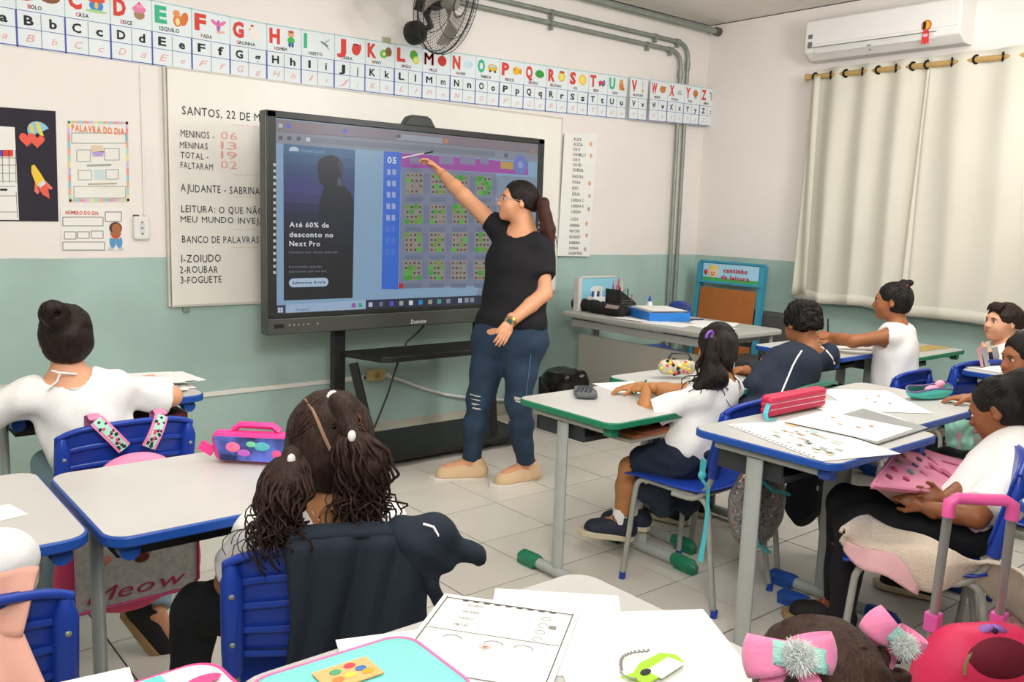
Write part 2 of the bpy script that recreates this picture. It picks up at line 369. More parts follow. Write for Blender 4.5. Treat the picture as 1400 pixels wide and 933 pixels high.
# ---------------------------------------------------------------- alphabet banner
bn=thing('alphabet_banner','long paper alphabet banner of picture cards running across the front wall','banner',(3.4,FWY-.01,2.37))
bxp=[-48,24,90.5,152.5,209,263,315,365,412,457,499,539,577,615,649.5,682,715,745.5,775,803,829,855.5,880,904,926.5,948,969]
zb=lambda x: float(np.interp(x,[-.2,.86,2.14,3.2,4.04,5.2,6.26],[2.215,2.206,2.196,2.208,2.224,2.255,2.288]))
zt=lambda x: float(np.interp(x,[-.2,1.58,2.14,3.2,4.03,5.2,6.2],[2.545,2.534,2.515,2.53,2.553,2.582,2.602]))
bx=[]
for u in bxp:
    v=60+.145*u if u<350 else (108.5+.113*(u-350) if u<700 else 148+.095*(u-700)); bx.append(px(u,v,y=FWY-.01)[0])
words=['AVIÃO','BOLO','CASA','DOCE','ESQUILO','FADA','GALINHA','HOMEM','INSETO','JARRA','KIWI','LIMÃO','MAÇÃ','NUVEM','ÔNIBUS','PEIXE','QUADRO','RELÓGIO','SOL','TREM','URSO','VASSOURA','WAFER','XÍCARA','YOGA','ZEBRA']
blue_l=flat('5A62B0'); card_m=M('banner_card','E4EBEC',.55,var=.02); grn=flat('3FB98A'); R3=V(1,0,0)
# pictures: lists of (x,z,rx,rz,colour,rot) in units of the picture box
pics={'A':[(0,0,.5,.15,'6FA8D8',.3)],'B':[(0,-.1,.5,.3,'8A5A3C',0),(0,.1,.45,.12,'E8B8A8',0)],'C':[(0,-.12,.36,.3,'4C8AD0',0),(0,.2,.46,.16,'E05A40',0),(0,-.1,.1,.18,'E8C060',0),(0,-.42,.55,.08,'A8D890',0)],
'D':[(0,-.22,.3,.26,'A88868',0),(0,.1,.38,.2,'E880A8',0),(0,.3,.22,.14,'EE9CBC',0),(0,.45,.07,.06,'E05070',0)],'E':[(-.12,-.15,.26,.34,'E08A48',0),(.28,.0,.22,.4,'D87838',-.3),(-.18,.28,.2,.18,'E89858',0),(-.12,-.2,.13,.2,'F4D8A8',0)],
'F':[(0,0,.12,.34,'B868B8',0),(-.25,.18,.25,.1,'E878A8',-.6),(.25,.18,.25,.1,'E878A8',.6),(.15,-.35,.25,.07,'E8B8A0',.2)],'G':[(0,-.1,.38,.28,'EFE9DF',0),(-.2,.2,.15,.2,'EFE9DF',0),(-.22,.42,.1,.07,'D84838',0),(-.38,.2,.08,.04,'E8A840',0)],
'H':[(0,.25,.2,.18,'E8A878',0),(0,.42,.2,.08,'C85830',0),(0,-.12,.24,.22,'48B858',0),(-.1,-.4,.08,.14,'3A5AA0',0),(.1,-.4,.08,.14,'3A5AA0',0)],'I':[(0,0,.3,.05,'50545A',-.4),(.1,.1,.35,.03,'8A8E90',.7),(.1,-.1,.35,.03,'8A8E90',-.7)],
'J':[(0,-.08,.32,.36,'D8483C',0),(.32,.1,.08,.2,'D8483C',0),(0,.24,.26,.07,'A83028',0)],'K':[(-.15,-.08,.33,.27,'78C048',.4),(.22,.1,.25,.3,'8A6A38',0),(-.15,-.08,.13,.1,'E8F0C8',.4)],'L':[(-.05,.12,.32,.34,'5AA83C',0),(.15,-.2,.26,.26,'C8D848',0),(.15,-.2,.18,.18,'E0E88A',0)],
'M':[(0,0,.36,.34,'CC3A34',0),(.05,.38,.05,.1,'5A8A38',.3)],'N':[(0,0,.42,.24,'BFE2F0',0),(-.15,.12,.2,.16,'CFEAF5',0)],'O':[(0,0,.48,.26,'E8B83C',0),(-.25,-.28,.1,.1,'444444',0),(.25,-.28,.1,.1,'444444',0),(0,.1,.38,.08,'A8D8E8',0)],
'P':[(-.08,0,.32,.28,'F0B838',0),(.34,0,.14,.22,'E89828',0),(-.25,.06,.05,.05,'222222',0)],'Q':[(0,0,.46,.3,'4FA850',0),(0,0,.4,.24,'3F9848',0)],'R':[(0,0,.36,.36,'D8B040',0),(0,0,.28,.28,'E8E070',0),(0,.38,.26,.1,'B06030',0)],'S':[(0,0,.42,.42,'F0C848',0),(0,0,.28,.28,'F4DC70',0)],
'T':[(-.1,-.05,.35,.18,'C84858',0),(.25,.0,.12,.26,'7878A8',0),(-.3,-.26,.09,.09,'404048',0),(.1,-.26,.09,.09,'404048',0)],'U':[(0,-.1,.28,.32,'D88848',0),(0,.28,.2,.18,'E09858',0),(.25,-.3,.14,.12,'C87838',0)],'V':[(0,.15,.03,.4,'B89858',0),(0,-.35,.14,.16,'D8C070',0)],
'W':[(0,0,.38,.3,'C88848',0),(.28,.2,.12,.08,'A86838',.6)],'X':[(0,0,.28,.16,'B8D0C8',0),(0,-.2,.36,.05,'90A8A0',0)],'Y':[(0,.05,.34,.34,'C87848',0),(0,-.36,.22,.08,'90C8B0',0)],'Z':[(0,-.05,.1,.4,'A8B0A8',.1),(-.14,.3,.16,.05,'70786F',-.6),(.16,.3,.16,.05,'70786F',.7)]}
for i in range(26):
    L=chr(65+i); x0,x1=bx[i],bx[i+1]; y0=FWY-.006-(.0015 if i%2 else 0)-(.056 if i>=22 else (.03 if i==21 else 0)); W=x1-x0
    def pt(a,b,yy=None):
        x=x0+a*W; return V(x,(y0 if yy is None else yy),zb(x)+(zt(x)-zb(x))*b)
    cdm=MB()
    P=[pt(0,0),pt(.5,0),pt(1,0),pt(1,1),pt(.5,1),pt(0,1)]
    cdm.add(P+[p+V(0,.003,0) for p in P],[(0,1,2,3,4,5),(11,10,9,8,7,6)]+[((q+1)%6,q,6+q,6+(q+1)%6) for q in range(6)],card_m)
    def seg(a,b,c_,d,mt,w_):
        A=pt(a,b,y0-.0008);B=pt(c_,d,y0-.0008); D=nrm(B-A); nn=V(-D[2],0,D[0])*w_/2; cdm.add([A-nn,B-nn,B+nn,A+nn],[(0,1,2,3)],mt)
    cdo=cdm
    seg(0.01,0,.01,.52,blue_l,.005); seg(.99,0,.99,.52,blue_l,.004); seg(.5,0,.5,.5,inkg,.0025); seg(0,.27,1,.27,blue_l,.003); seg(0,.52,1,.52,blue_l,.003); seg(0,.015,1,.015,blue_l,.005)
    seg(.01,.52,.01,1,flat('9FC8C8'),.004); seg(0,.985,1,.985,flat('9FC8C8'),.005)
    card=cdm.build('alphabet_card',bn,world=True)
    ex=nrm(pt(1,0)-pt(0,0)); hC=zt(x0)-zb(x0); yy=y0-.0014
    m=MB(); col=grn if L in 'EIOU' else redk
    text(m,L,pt(.08,.68,yy),ex,EZ,hC*.25,col,.05,width=W*(.1 if L=='I' else .3)); m.build('big_letter',card,world=True); m=MB()
    wd=words[i]; text(m,wd[0],pt(.32-.02*len(wd),.56,yy),ex,EZ,hC*.06,col,.02); text(m,wd[1:],pt(.32-.02*len(wd)+.06,.56,yy),ex,EZ,hC*.06,ink,.02,width=W*.075*(len(wd)-1)); m.build('printed_word',card,world=True); m=MB()
    text(m,L,pt(.25,.325,yy),ex,EZ,hC*.135,ink,.03,center=True,width=W*(.07 if L=='I' else .2)); text(m,L.lower(),pt(.75,.325,yy),ex,EZ,hC*.135,ink,.03,center=True,width=W*(.05 if L in 'ILJ' else .16)); m.build('letter_pair',card,world=True); m=MB()
    text(m,L,pt(.25,.09,yy),ex,EZ,hC*.11,pinkk,0,center=True,width=W*(.05 if L=='I' else .16),slant=.3); text(m,L.lower(),pt(.75,.09,yy),ex,EZ,hC*.1,pinkk,0,center=True,width=W*(.03 if L in 'IJL' else .11),slant=.3)
    m.build('cursive_pair',card,world=True)
    m=MB(); c0=pt(.7,.79,yy)
    for q,(a,b,ra,rb,hx,ro) in enumerate(pics[L]): blob(c0[0]+a*W*.42,c0[2]+b*W*.42,ra*W*.44,rb*W*.44,yy-.0004*q,m,flat(hx),14,ro)
    m.build('printed_picture',card,world=True)
tp=MB(); P=px(529,55,y=FWY-.01); tp.box((P[0],FWY-.008,P[2]),(.06,.002,.035),M('tape','A8AE88',.6)); tag(tp.build('tape_piece'),'small piece of olive tape above the banner card K','tape')
# ---------------------------------------------------------------- posters left of the board
y=FWY-.006
po=thing('black_poster','black paper poster with cut-out hearts, umbrella and rocket at the left edge','poster',px(38,230,y=FWY-.004))
m=MB(); patch(m,[(-60,142),(-60,302),(80,303),(76,152)],M('black_card','2A2530',.75,var=.1),FWY-.004,.003); m.build('backing_card',po,world=True)
m=MB(); patch(m,[(-60,168),(-60,300),(26,301),(20,174)],paper,FWY-.0065,.002); ob=m.build('calendar_sheet',po,world=True)
m=MB(); Y2=FWY-.0075
patch(m,rect(-10,205,3,214),flat('5A50C0'),Y2,.0006); patch(m,rect(3,205,18,214),redk,Y2,.0006)
for v in (216,226,237,248,255): ln(m,(-10,v),(21,v),inkg,Y2)
for u in (3,12,21): ln(m,(u,205),(u+1,250),inkg,Y2)
patch(m,[(0,258),(0,261),(10,261),(10,258)],ink,Y2,.0006); ln(m,(0,268),(22,268),inkg,Y2); ln(m,(22,262),(24,298),inkg,Y2); ln(m,(0,290),(24,290),inkg,Y2)
m.build('printed_calendar',ob,world=True)
m=MB()
def wp(u,v): p=px(u,v,y=Y2); return p[0],p[2]
cx,cz=wp(53,180); a=[2*PI*i/20 for i in range(20)]
P=[(53-18*math.cos(t)*.85+6*math.sin(t)*-.6,180-14*math.sin(t)) for t in np.linspace(-.5,PI-.3,12)]
patch(m,P,flat('8FC4DC'),Y2,.002)
patch(m,[(48,168),(53,167),(60,186),(54,185)],flat('E8D060'),Y2-.001,.001); patch(m,[(40,172),(44,169),(47,182),(42,181)],flat('E8D060'),Y2-.001,.001)
ln(m,(50,182),(40,200),inkg,Y2-.001,.004); m.build('umbrella_cutout',po,world=True)
for uu,vv,s_ in ((37,190,1.1),(51,193,1.0)):
    m=MB(); pts=[(uu+s_*10*math.sin(t)**3*1.0,vv-s_*.62*(13*math.cos(t)-5*math.cos(2*t)-2*math.cos(3*t)-math.cos(4*t))) for t in [2*PI*i/24 for i in range(24)]]
    patch(m,pts,flat('E8604C'),Y2-.001-.0005*s_,.002); m.build('heart_cutout',po,world=True)
m=MB(); patch(m,[(43,227),(47,225),(56,238),(62,248),(52,256),(47,247),(43,236)],flat('F0C840'),Y2-.001,.002); patch(m,[(52,256),(62,248),(66,258),(68,272),(58,266)],flat('E8604C'),Y2-.0015,.002)
patch(m,[(48,249),(54,262),(52,266),(47,262)],flat('E87868'),Y2-.001,.002); patch(m,[(62,247),(72,257),(70,260),(64,256)],flat('E87868'),Y2-.001,.002); patch(m,[(52,252),(60,246),(63,251),(55,257)],flat('D8D8DC'),Y2-.002,.001); m.build('rocket_cutout',po,world=True)
wd_=thing('word_poster','PALAVRA DO DIA worksheet poster with coloured border, above the number sheet','poster',px(135,220,y=FWY-.004))
m=MB(); patch(m,[(92,164),(95,277),(177,276),(175,166)],M('poster_paper','E9E6DC',.6,var=.03),FWY-.004,.002); pw=m.build('sheet',wd_,world=True)
m=MB(); Y2=FWY-.0055; bc=['E8B088','A8D8C8','E8D890','C8B8E0','E89890','90C8D8']
for q in range(12):
    t0,t1=q/12,(q+1)/12; f=lambda t,s_: (93+t*83,165+1.5*t) if s_ else (95+t*82,276-.8*t)
    for s_ in (0,1):
        a,b=f(t0,s_),f(t1,s_); dv=3.5 if s_ else -3.5; patch(m,[a,b,(b[0],b[1]+dv),(a[0],a[1]+dv)],flat(bc[(q*5+s_)%6]),Y2,.0005)
    for s_ in (0,1):
        u0=92.5+2.2*t0 if not s_ else 175+2*t0; v0,v1=166+110*t0,166+110*t1; du=3.2 if not s_ else -3.2
        patch(m,[(u0,v0),(u0,v1),(u0+du,v1),(u0+du,v0)],flat(bc[(q*7+s_+2)%6]),Y2,.0005)
A=px(98,179,y=Y2);B=px(170,179,y=Y2); text(m,'PALAVRA DO DIA',A-V(0,.0005,0),EX,EZ,.034,flat('E8865C'),.04,width=B[0]-A[0])
for r_ in ((98,182,172,196),(105,205,124,221),(143,203,163,219),(107,233,125,246),(145,232,162,245),(101,255,172,271)):
    u0,v0,u1,v1=r_
    for a,b in (((u0,v0),(u1,v0)),((u0,v1),(u1,v1)),((u0,v0),(u0,v1)),((u1,v0),(u1,v1))): ln(m,a,b,flat('9AA8A8'),Y2,.0035)
patch(m,[(124,199),(140,199),(143,208),(124,208)],flat('E0C8B0'),Y2,.0006); patch(m,[(126,208),(142,207),(141,214),(127,214)],flat('B8A0D8'),Y2,.0006); patch(m,[(128,232),(143,232),(143,246),(129,246)],flat('C8D8D8'),Y2,.0006)
patch(m,[(119,225),(152,224),(152,227),(119,228)],flat('A0A8A0'),Y2,.0006); patch(m,[(120,251),(160,250),(160,252),(120,253)],flat('B0A890'),Y2,.0006)
m.build('printed_form',pw,world=True)
nd=thing('number_sheet','white NÚMERO DO DIA sheet with a standing cartoon boy, taped under the word poster','poster',px(127,315,y=FWY-.004))
m=MB(); patch(m,[(83,284),(84,343),(171,342),(170,283)],paper,FWY-.004,.002); pw=m.build('sheet',nd,world=True)
m=MB(); A=px(90,293,y=Y2);B=px(135,293,y=Y2); text(m,'NÚMERO DO DIA',A,EX,EZ,.018,redk,.03,width=B[0]-A[0])
for r_ in ((86,297,141,309),(88,317,104,327),(106,317,122,326),(125,316,141,326),(86,331,143,342),(144,290,166,303)):
    u0,v0,u1,v1=r_
    for a,b in (((u0,v0),(u1,v0)),((u0,v1),(u1,v1)),((u0,v0),(u0,v1)),((u1,v0),(u1,v1))): ln(m,a,b,inkg if u0!=144 else ink,Y2,.003)
for i,(u,v,a,b,hx) in enumerate([(160,336,2.5,3,'E8E8E8'),(152,340,4,2,'C8C8D0'),(165,340,4,2,'C8C8D0'),(154,331,4,8,'5A9AC8'),(163,331,4,8,'5A9AC8'),(158,323,7,4,'E8E0D8'),(158,320,6,7,'C85A40'),(158,312,8,8,'5A3A28'),(159,313,6,7,'A86A44'),(158,320,7,2.5,'A86A44')]):
    P=px(u,v,y=Y2); s_=.0040; blob(P[0],P[2],a*s_,b*s_,Y2-.0005*i,m,flat(hx),14)
m.build('printed_form',pw,world=True)
# switch remote + its trunking
sw=thing('wall_remote_holder','small white fan remote in a wall holder left of the whiteboard','remote',px(194,313,y=FWY))
c=px(194,312,y=FWY-.02); m=MB(); m.box((c[0],FWY-.014,c[2]),(.088,.028,.125),white_pl); ob=m.build('holder',sw,world=True,bevel=.012)
m=MB(); 
for dz in (.03,0,-.03): m.cyl((c[0],FWY-.028,c[2]+dz),(c[0],FWY-.031,c[2]+dz),.006,flat('8A8A8A'))
m.box((c[0],FWY-.0285,c[2]),(.03,.001,.05),flat('D8D8D8')); m.build('button',sw,world=True)
m=MB(); P=px(183,295,y=FWY); m.box((P[0]+.01,FWY-.004,P[2]),(.03,.006,.01),ink); m.build('tape_bit',sw,world=True)
m=MB(); P=px(192,90,y=FWY); m.box((P[0],FWY-.006,1.8),(.014,.012,.78),white_pl); tag(m.build('cable_duct',bevel=.003),'thin white vertical cable duct above the remote holder','cable duct')
# names list
nl=thing('names_list','tall white sheet of first names with small drawings, right of the whiteboard','list',px(785,265,y=FWY-.03))
m=MB(); patch(m,[(772,182),(762,350),(806,351),(817,183)],paper,FWY-.03,.002); pw=m.build('sheet',nl,world=True)
m=MB(); Y3=FWY-.0315
nm=[('ALICE',784,192),('ALÍCIA',784,199),('DAVI',784,206),('DANIELLY',784,213),('DAVI',784,220),('DAVID',784,227),('GABRIEL',783,234),('ISADORA',782.5,243),('ITHAN',782.5,251),('JOÃO',782,259),('JÚLIA',782,267),('LORENA C',781,275.5),('LORENA R',781,283.5),('LORENA',781,291.5),('LUIZA',780,301.5),('MARINA',779.5,310),('MAYCON',779,318),('RICARDO',778.5,326),('SABRINA',778,334),('SOPHIA',778,341.5),('VALENTINA',777,348.5)]
for s_,u,v in nm:
    A=px(u,v,y=Y3); text(m,s_,A,EX,EZ,.023,inkg,.02,width=.0165*len(s_))
for u,v,hx in ((808,197,'E8A078'),(808,213,'D8B0A0'),(806,251,'E8A078'),(806,268,'C8A8A0'),(805,286,'B898A0'),(802,306,'E8A078'),(802,322,'D8A090'),(800,341,'C0A0A8')):
    P=px(u,v,y=Y3); blob(P[0],P[2],.014,.018,Y3,m,flat(hx),8)
m.build('printed_names',pw,world=True)
# ---------------------------------------------------------------- pipes on the front wall
galv=M('galvanised_steel','8F978C',.45,.35,var=.12,vs=12)
def pipe(label,P,r,clamps=()):
    t=thing('conduit_pipe',label,'pipe',P[0]); m=MB(); m.tube(P,r,galv,12); m.build('pipe',t,smooth=60,world=True)
    for c in clamps:
        m=MB(); m.tube([c[0],c[1]],r*1.35,galv,12); m.box((np.array(c[0])+np.array(c[1]))/2+V(0,.0,-r*1.9),(.02,.03,.03),galv); m.build('clamp',t,smooth=40,world=True)
    return t
def bend(p,c,q,n=6): return [ (1-t)**2*np.array(p)+2*t*(1-t)*np.array(c)+t*t*np.array(q) for t in np.linspace(0,1,n)]
yp=FWY-.035
za,zbp=2.85,2.925; xa,xb=5.80,5.885
for lab,z_,xc,r in (('lower galvanised conduit along the front wall, turning down left of its twin',za,xa,.017),('upper galvanised conduit along the front wall, turning down nearest the corner',zbp,xb,.017)):
    P=[V(-.5,yp,z_+.01),V(xc-.16,yp,z_)]+bend((xc-.14,yp,z_),(xc,yp,z_),(xc,yp,z_-.14))+[V(xc,yp,z_-.2),V(xc+.02,yp,.35)]
    cl=[]
    for xx in (2.2,3.4,4.35,xc-.42): cl.append((V(xx-.012,yp,z_),V(xx+.012,yp,z_)))
    cl.append((V(xc-.17,yp,z_),V(xc-.12,yp,z_))); cl.append((V(xc,yp,z_-.14),V(xc,yp,z_-.2)))
    pipe(lab,P,r,cl)
t=pipe('thick grey-green pipe just under the ceiling ending at the corner',[V(-.5,FWY-.1,3.075),V(6.19,FWY-.1,3.06)],.024)
m=MB(); m.tube([V(6.14,FWY-.1,3.06),V(6.19,FWY-.1,3.06)],.036,M('rust_cap','5F554C',.7),8); m.build('end_nut',t,world=True)
# trunking + socket + drooping cable duct
m=MB(); m.box((1.0,FWY-.008,.395),(3.75,.016,.028),white_pl); m.box((2.95,FWY-.008,.395),(.2,.016,.026),white_pl)
tag(m.build('cable_trunking',bevel=.003),'long white cable trunking running low along the teal front wall','cable trunking')
sk=thing('wall_socket','yellowed wall socket box low behind the screen stand','socket',px(513,513,y=FWY))
c=px(513,513,y=FWY-.01); m=MB(); m.box((c[0],FWY-.018,c[2]),(.125,.036,.075),M('aged_plastic','C8B070',.5)); ob=m.build('box',sk,world=True,bevel=.006)
m=MB(); m.cyl((c[0],FWY-.036,c[2]),(c[0],FWY-.039,c[2]),.02,flat('A89050')); 
for dx in (-.008,.008): m.cyl((c[0]+dx,FWY-.039,c[2]),(c[0]+dx,FWY-.0395,c[2]),.003,ink,n=6)
m.build('outlet_face',sk,world=True,smooth=40)
m=MB(); P=[px(u,v,y=FWY-.02) for u,v in ((528,514),(550,521),(580,532),(610,540),(645,545),(700,548),(760,551))]; m.tube(P,.011,white_pl,8); tag(m.build('white_hose',smooth=60),'white cable hose sagging from the socket to the right','cable')
m=MB(); P=px(254,421,y=FWY-.01); m.box((P[0],FWY-.012,P[2]),(.035,.02,.045),galv); tag(m.build('board_bracket',bevel=.002),'small metal bracket under the lower left edge of the whiteboard','bracket')
# ---------------------------------------------------------------- wall fan
fan=thing('wall_fan','black oscillating wall fan with wire cage above the alphabet banner','fan',(3.22,FWY,2.62))
blk=M('black_plastic','24221F',.45,var=.1); gry=M('fan_grey','8D877C',.5)
c0=px(567,45,y=FWY-.02); m=MB(); m.tube([V(c0[0],FWY,c0[2]),V(c0[0],FWY-.06,c0[2]),V(c0[0],FWY-.085,c0[2])],[.075,.072,.05],blk,20); m.build('wall_mount',fan,world=True,smooth=40)
fc=px(612,2,y=4.5); fn=nrm(V(.42,-.86,-.3)); R=fr(fn,(0,0,1))
mc=fc-fn*.12
m=MB(); m.tube([V(c0[0],FWY-.07,c0[2]),V(c0[0]+.03,FWY-.16,c0[2]+.03),mc+V(0,.06,-.08),mc],[.02,.018,.02,.03],blk,10); m.box(mc+V(-.02,.04,-.03),(.05,.09,.12),blk,R); m.build('bracket_arm',fan,world=True,smooth=50)
def onf(a,r,d): return fc+R@V(r*math.cos(a),d,r*math.sin(a))
m=MB(); m.tube([mc-fn*.1,mc-fn*.06,mc+fn*.05,mc+fn*.09],[.04,.07,.075,.05],blk,20); m.build('motor_housing',fan,world=True,smooth=40)
m=MB(); m.tube([fc-fn*.02,fc+fn*.05,fc+fn*.07],[.045,.045,.03],gry,18); ob=m.build('hub',fan,world=True,smooth=40)
for q in range(3):
    a0=q*2*PI/3+2.2
    def bf(u,v,a0=a0):
        a=a0+(v-.5)*(.5+.75*u); r=.04+.215*u; return onf(a,r,.05*(v-.5)*(1.2-u*.4)+.01)
    m=MB(); m.grid(bf,8,8,gry,.003); m.build('fan_blade',fan,world=True,smooth=60)
m=MB(); RC=.31
for rr,d,th in ((RC,0,.005),(RC*.98,.035,.0025),(RC*.98,-.035,.0025),(.2,.075,.0022),(.2,-.075,.0022),(.07,.09,.003),(.07,-.09,.003)):
    m.tube([onf(2*PI*i/40,rr,d) for i in range(41)],th,blk,5,cap=False)
for q in range(72):
    a=2*PI*q/72
    for sd in (1,-1): m.tube([onf(a,.06,sd*.09),onf(a+.05,.2,sd*.075),onf(a+.07,.28,sd*.045),onf(a+.07,RC,0)],.0013,blk,3,cap=False)
m.build('wire_cage',fan,world=True,smooth=60)
# ---------------------------------------------------------------- interactive screen on its stand
TVY=4.40
tv=thing('interactive_display','large black interactive touch screen on a black rolling stand before the whiteboard','display',(2.95,4.45,0))
tvb=M('display_bezel','2B2D2B',.35,var=.05); tvg=M('display_frame_grey','4E504A',.4,.2,var=.05)
TL,BR_=px(363,152,y=TVY),px(363,460,y=TVY); TR=px(745,188,y=TVY)
x0,x1=TL[0],TR[0]; z1=(TL[2]+TR[2])/2; z0=BR_[2]; zs0=z0+.115
m=MB(); m.box(((x0+x1)/2,TVY+.045,(z0+z1)/2),(x1-x0,.075,z1-z0),tvg); body=m.build('housing',tv,world=True,bevel=.008)
sx0,sx1=x0+.055,x1-.055; sz1=z1-.04; 
m=MB()
for c_,d in ((((x0+x1)/2,TVY,z1-.02),(x1-x0-.012,.014,.032)),((x0+.03,TVY,(zs0+z1)/2),(.048,.014,z1-zs0-.01)),((x1-.03,TVY,(zs0+z1)/2),(.048,.014,z1-zs0-.01)),(((x0+x1)/2,TVY,zs0-.008),(x1-x0-.012,.014,.028))): m.box(c_,d,tvb)
m.build('screen_bezel',tv,world=True,bevel=.002)
m=MB(); m.box(((x0+x1)/2,TVY-.004,z0+.05),(x1-x0-.004,.03,.085),tvg); ob=m.build('speaker_bar',tv,world=True,bevel=.004)
m=MB(); P=px(562,443,y=TVY-.0205); text(m,'Donview',P,EX,EZ,.026,flat('D8D8D0'),.02,width=.11)
m.box((x0+.06,TVY-.0195,z0+.052),(.055,.002,.022),flat('111111')); 
for q in range(7): m.cyl((x0+.12+q*.028,TVY-.019,z0+.055),(x0+.12+q*.028,TVY-.0205,z0+.055),.004,flat('B0B0A8') if q!=5 else ink,n=8)
m.build('panel_marks',ob,world=True)
m=MB(); c=px(575,166,y=TVY); m.prism([(-.11,0),(.11,0),(.075,.05),(.05,.062),(-.05,.062),(-.075,.05)],-.03,.03,tvb,R=Rx(PI/2),o=(c[0],TVY+.03,z1-.004)); m.build('camera_hump',tv,world=True,bevel=.004)
# screen picture (what the display shows)
SY=TVY-.0005
S=lambda x,y_: (350+x/3.3333,150+y_/3.3333)
def sp(mb,pts,hx,lay=1): patch(mb,[S(*p) for p in pts],scr(hx),SY-.0006*lay,.0005)
m=MB(); m.box(((sx0+sx1)/2,SY+.004,(zs0+.012+sz1)/2),(sx1-sx0,.006,sz1-zs0-.012),scr('8FB0CE')); scn=m.build('screen_glass',tv,world=True)
m=MB()
sp(m,[(1100,300),(1290,310),(1275,860),(1000,862),(1085,560)],'8598AE',1)
sp(m,[(88,42),(88,100),(640,140),(1285,200),(1285,158)],'8D8088',1); sp(m,[(88,98),(88,152),(1285,240),(1285,196),(640,138)],'8E93A0',1)
sp(m,[(640,108),(640,136),(850,156),(850,130)],'A2A6B2',2)
sp(m,[(235,125),(235,150),(1090,214),(1090,192)],'7E8492',2)
for x_,y_,hx in ((112,72,'C8C8D8'),(148,75,'5A6AE8'),(408,97,'4A60E0'),(650,120,'505868'),(866,143,'D88850'),(112,128,'50545E'),(152,130,'50545E'),(195,132,'50545E'),(238,136,'D8D8E0'),(1140,208,'606470'),(1262,192,'B08878')):
    sp(m,[(x_-9,y_-9),(x_-9,y_+9),(x_+9,y_+10),(x_+9,y_-8)],hx,3)
ob=m.build('browser_bar',scn,world=True)
m=MB(); N_=16; cols=[(70,110,150),(62,96,135),(55,80,125),(58,70,125),(66,66,128),(60,58,112),(45,45,85),(34,36,58),(28,30,42),(26,28,34),(24,25,28),(24,24,26),(24,24,25),(24,24,25),(24,24,24),(24,24,24)]
for q in range(N_):
    t0,t1=q/N_,(q+1)/N_; c=cols[q]; hx='%02X%02X%02X'%c
    sp(m,[(125+2*t0,155+715*t0),(125+2*t1,155+715*t1+.5),(452-12*t1,183+675*t1+.5),(452-12*t0,183+675*t0)],hx,2)
sp(m,[(280,500),(290,420),(312,350),(290,335),(284,290),(280,262),(285,232),(310,212),(345,206),(375,218),(392,245),(395,285),(385,320),(400,345),(432,380),(445,420),(444,520)],'1E2028',3)
sp(m,[(372,240),(385,232),(398,250),(396,285),(384,292)],'3A4250',4); sp(m,[(382,305),(396,345),(402,350),(372,345),(370,322)],'5A5560',4)
sp(m,[(152,178),(160,170),(175,168),(192,176),(196,190),(150,188)],'C8D8E8',4); 
def st(s_,x_,y_,h_,w_,hx,b=.02):
    A=px(*S(x_,y_),y=SY-.0036); B=px(*S(x_+w_,y_),y=SY-.0036); T=px(*S(x_,y_-h_),y=SY-.0036)
    text(m,s_,A,EX,EZ,(T-A)[2],scr(hx),b,width=(B-A)[0])
st('SOUNDCLOUD',205,192,13,112,'90B0C8'); st('Até 60% de',152,535,24,180,'F0F0F4'); st('desconto no',152,580,24,200,'F0F0F4'); st('Next Pro',152,622,24,140,'F0F0F4')
st('Somente por tempo limitado',150,655,11,222,'90909A',0); st('Economize quando',150,722,11,150,'90909A',0); st('subscrever por um ano',150,743,11,172,'90909A',0)
P=[(150+20-20*math.sin(t),790-20*math.cos(t)) for t in np.linspace(0,PI,8)][::1]+[(312+18*math.sin(t),786+20*math.cos(t)) for t in np.linspace(0,PI,8)]
sp(m,P,'B8D0E8',4); st('Subscreva Agora',166,796,13,150,'28303C',.03)
m.build('advert_panel',scn,world=True)
m=MB(); sp(m,[(583,190),(572,818),(648,820),(661,195)],'3A70DC',2); st('05',598,243,30,42,'E0E8F8',.03)
for q in range(8):
    yy=285+52*q; hx='A8B8E0' if q<5 else '5080DC'
    for dx in (0,24): sp(m,[(598+dx-q,yy-14),(598+dx-q,yy+12),(614+dx-q,yy+13),(614+dx-q,yy-12)],hx,3)
sp(m,[(661,196),(661,262),(1240,298),(1240,244)],'A84CA8',2)
for x_,w_ in ((700,46),(835,66),(930,70),(1022,38)):
    sp(m,[(x_,212),(x_,246),(x_+w_,252),(x_+w_,219)],'8C88A8',3)
sp(m,[(1115,236),(1115,268),(1180,274),(1180,242)],'C8A050',3)
P=[(1205+36*(1 if q%2 else .86)*math.cos(2*PI*q/20),252+48*(1 if q%2 else .86)*math.sin(2*PI*q/20)) for q in range(20)]; sp(m,P,'7480C8',4)
P=[(1205+13*math.cos(2*PI*q/10),252+17*math.sin(2*PI*q/10)) for q in range(10)]; sp(m,P,'98A4DC',5)
sp(m,[(662,262),(650,818),(1085,800),(1095,292)],'8088A0',2)
rs=np.random.RandomState(3)
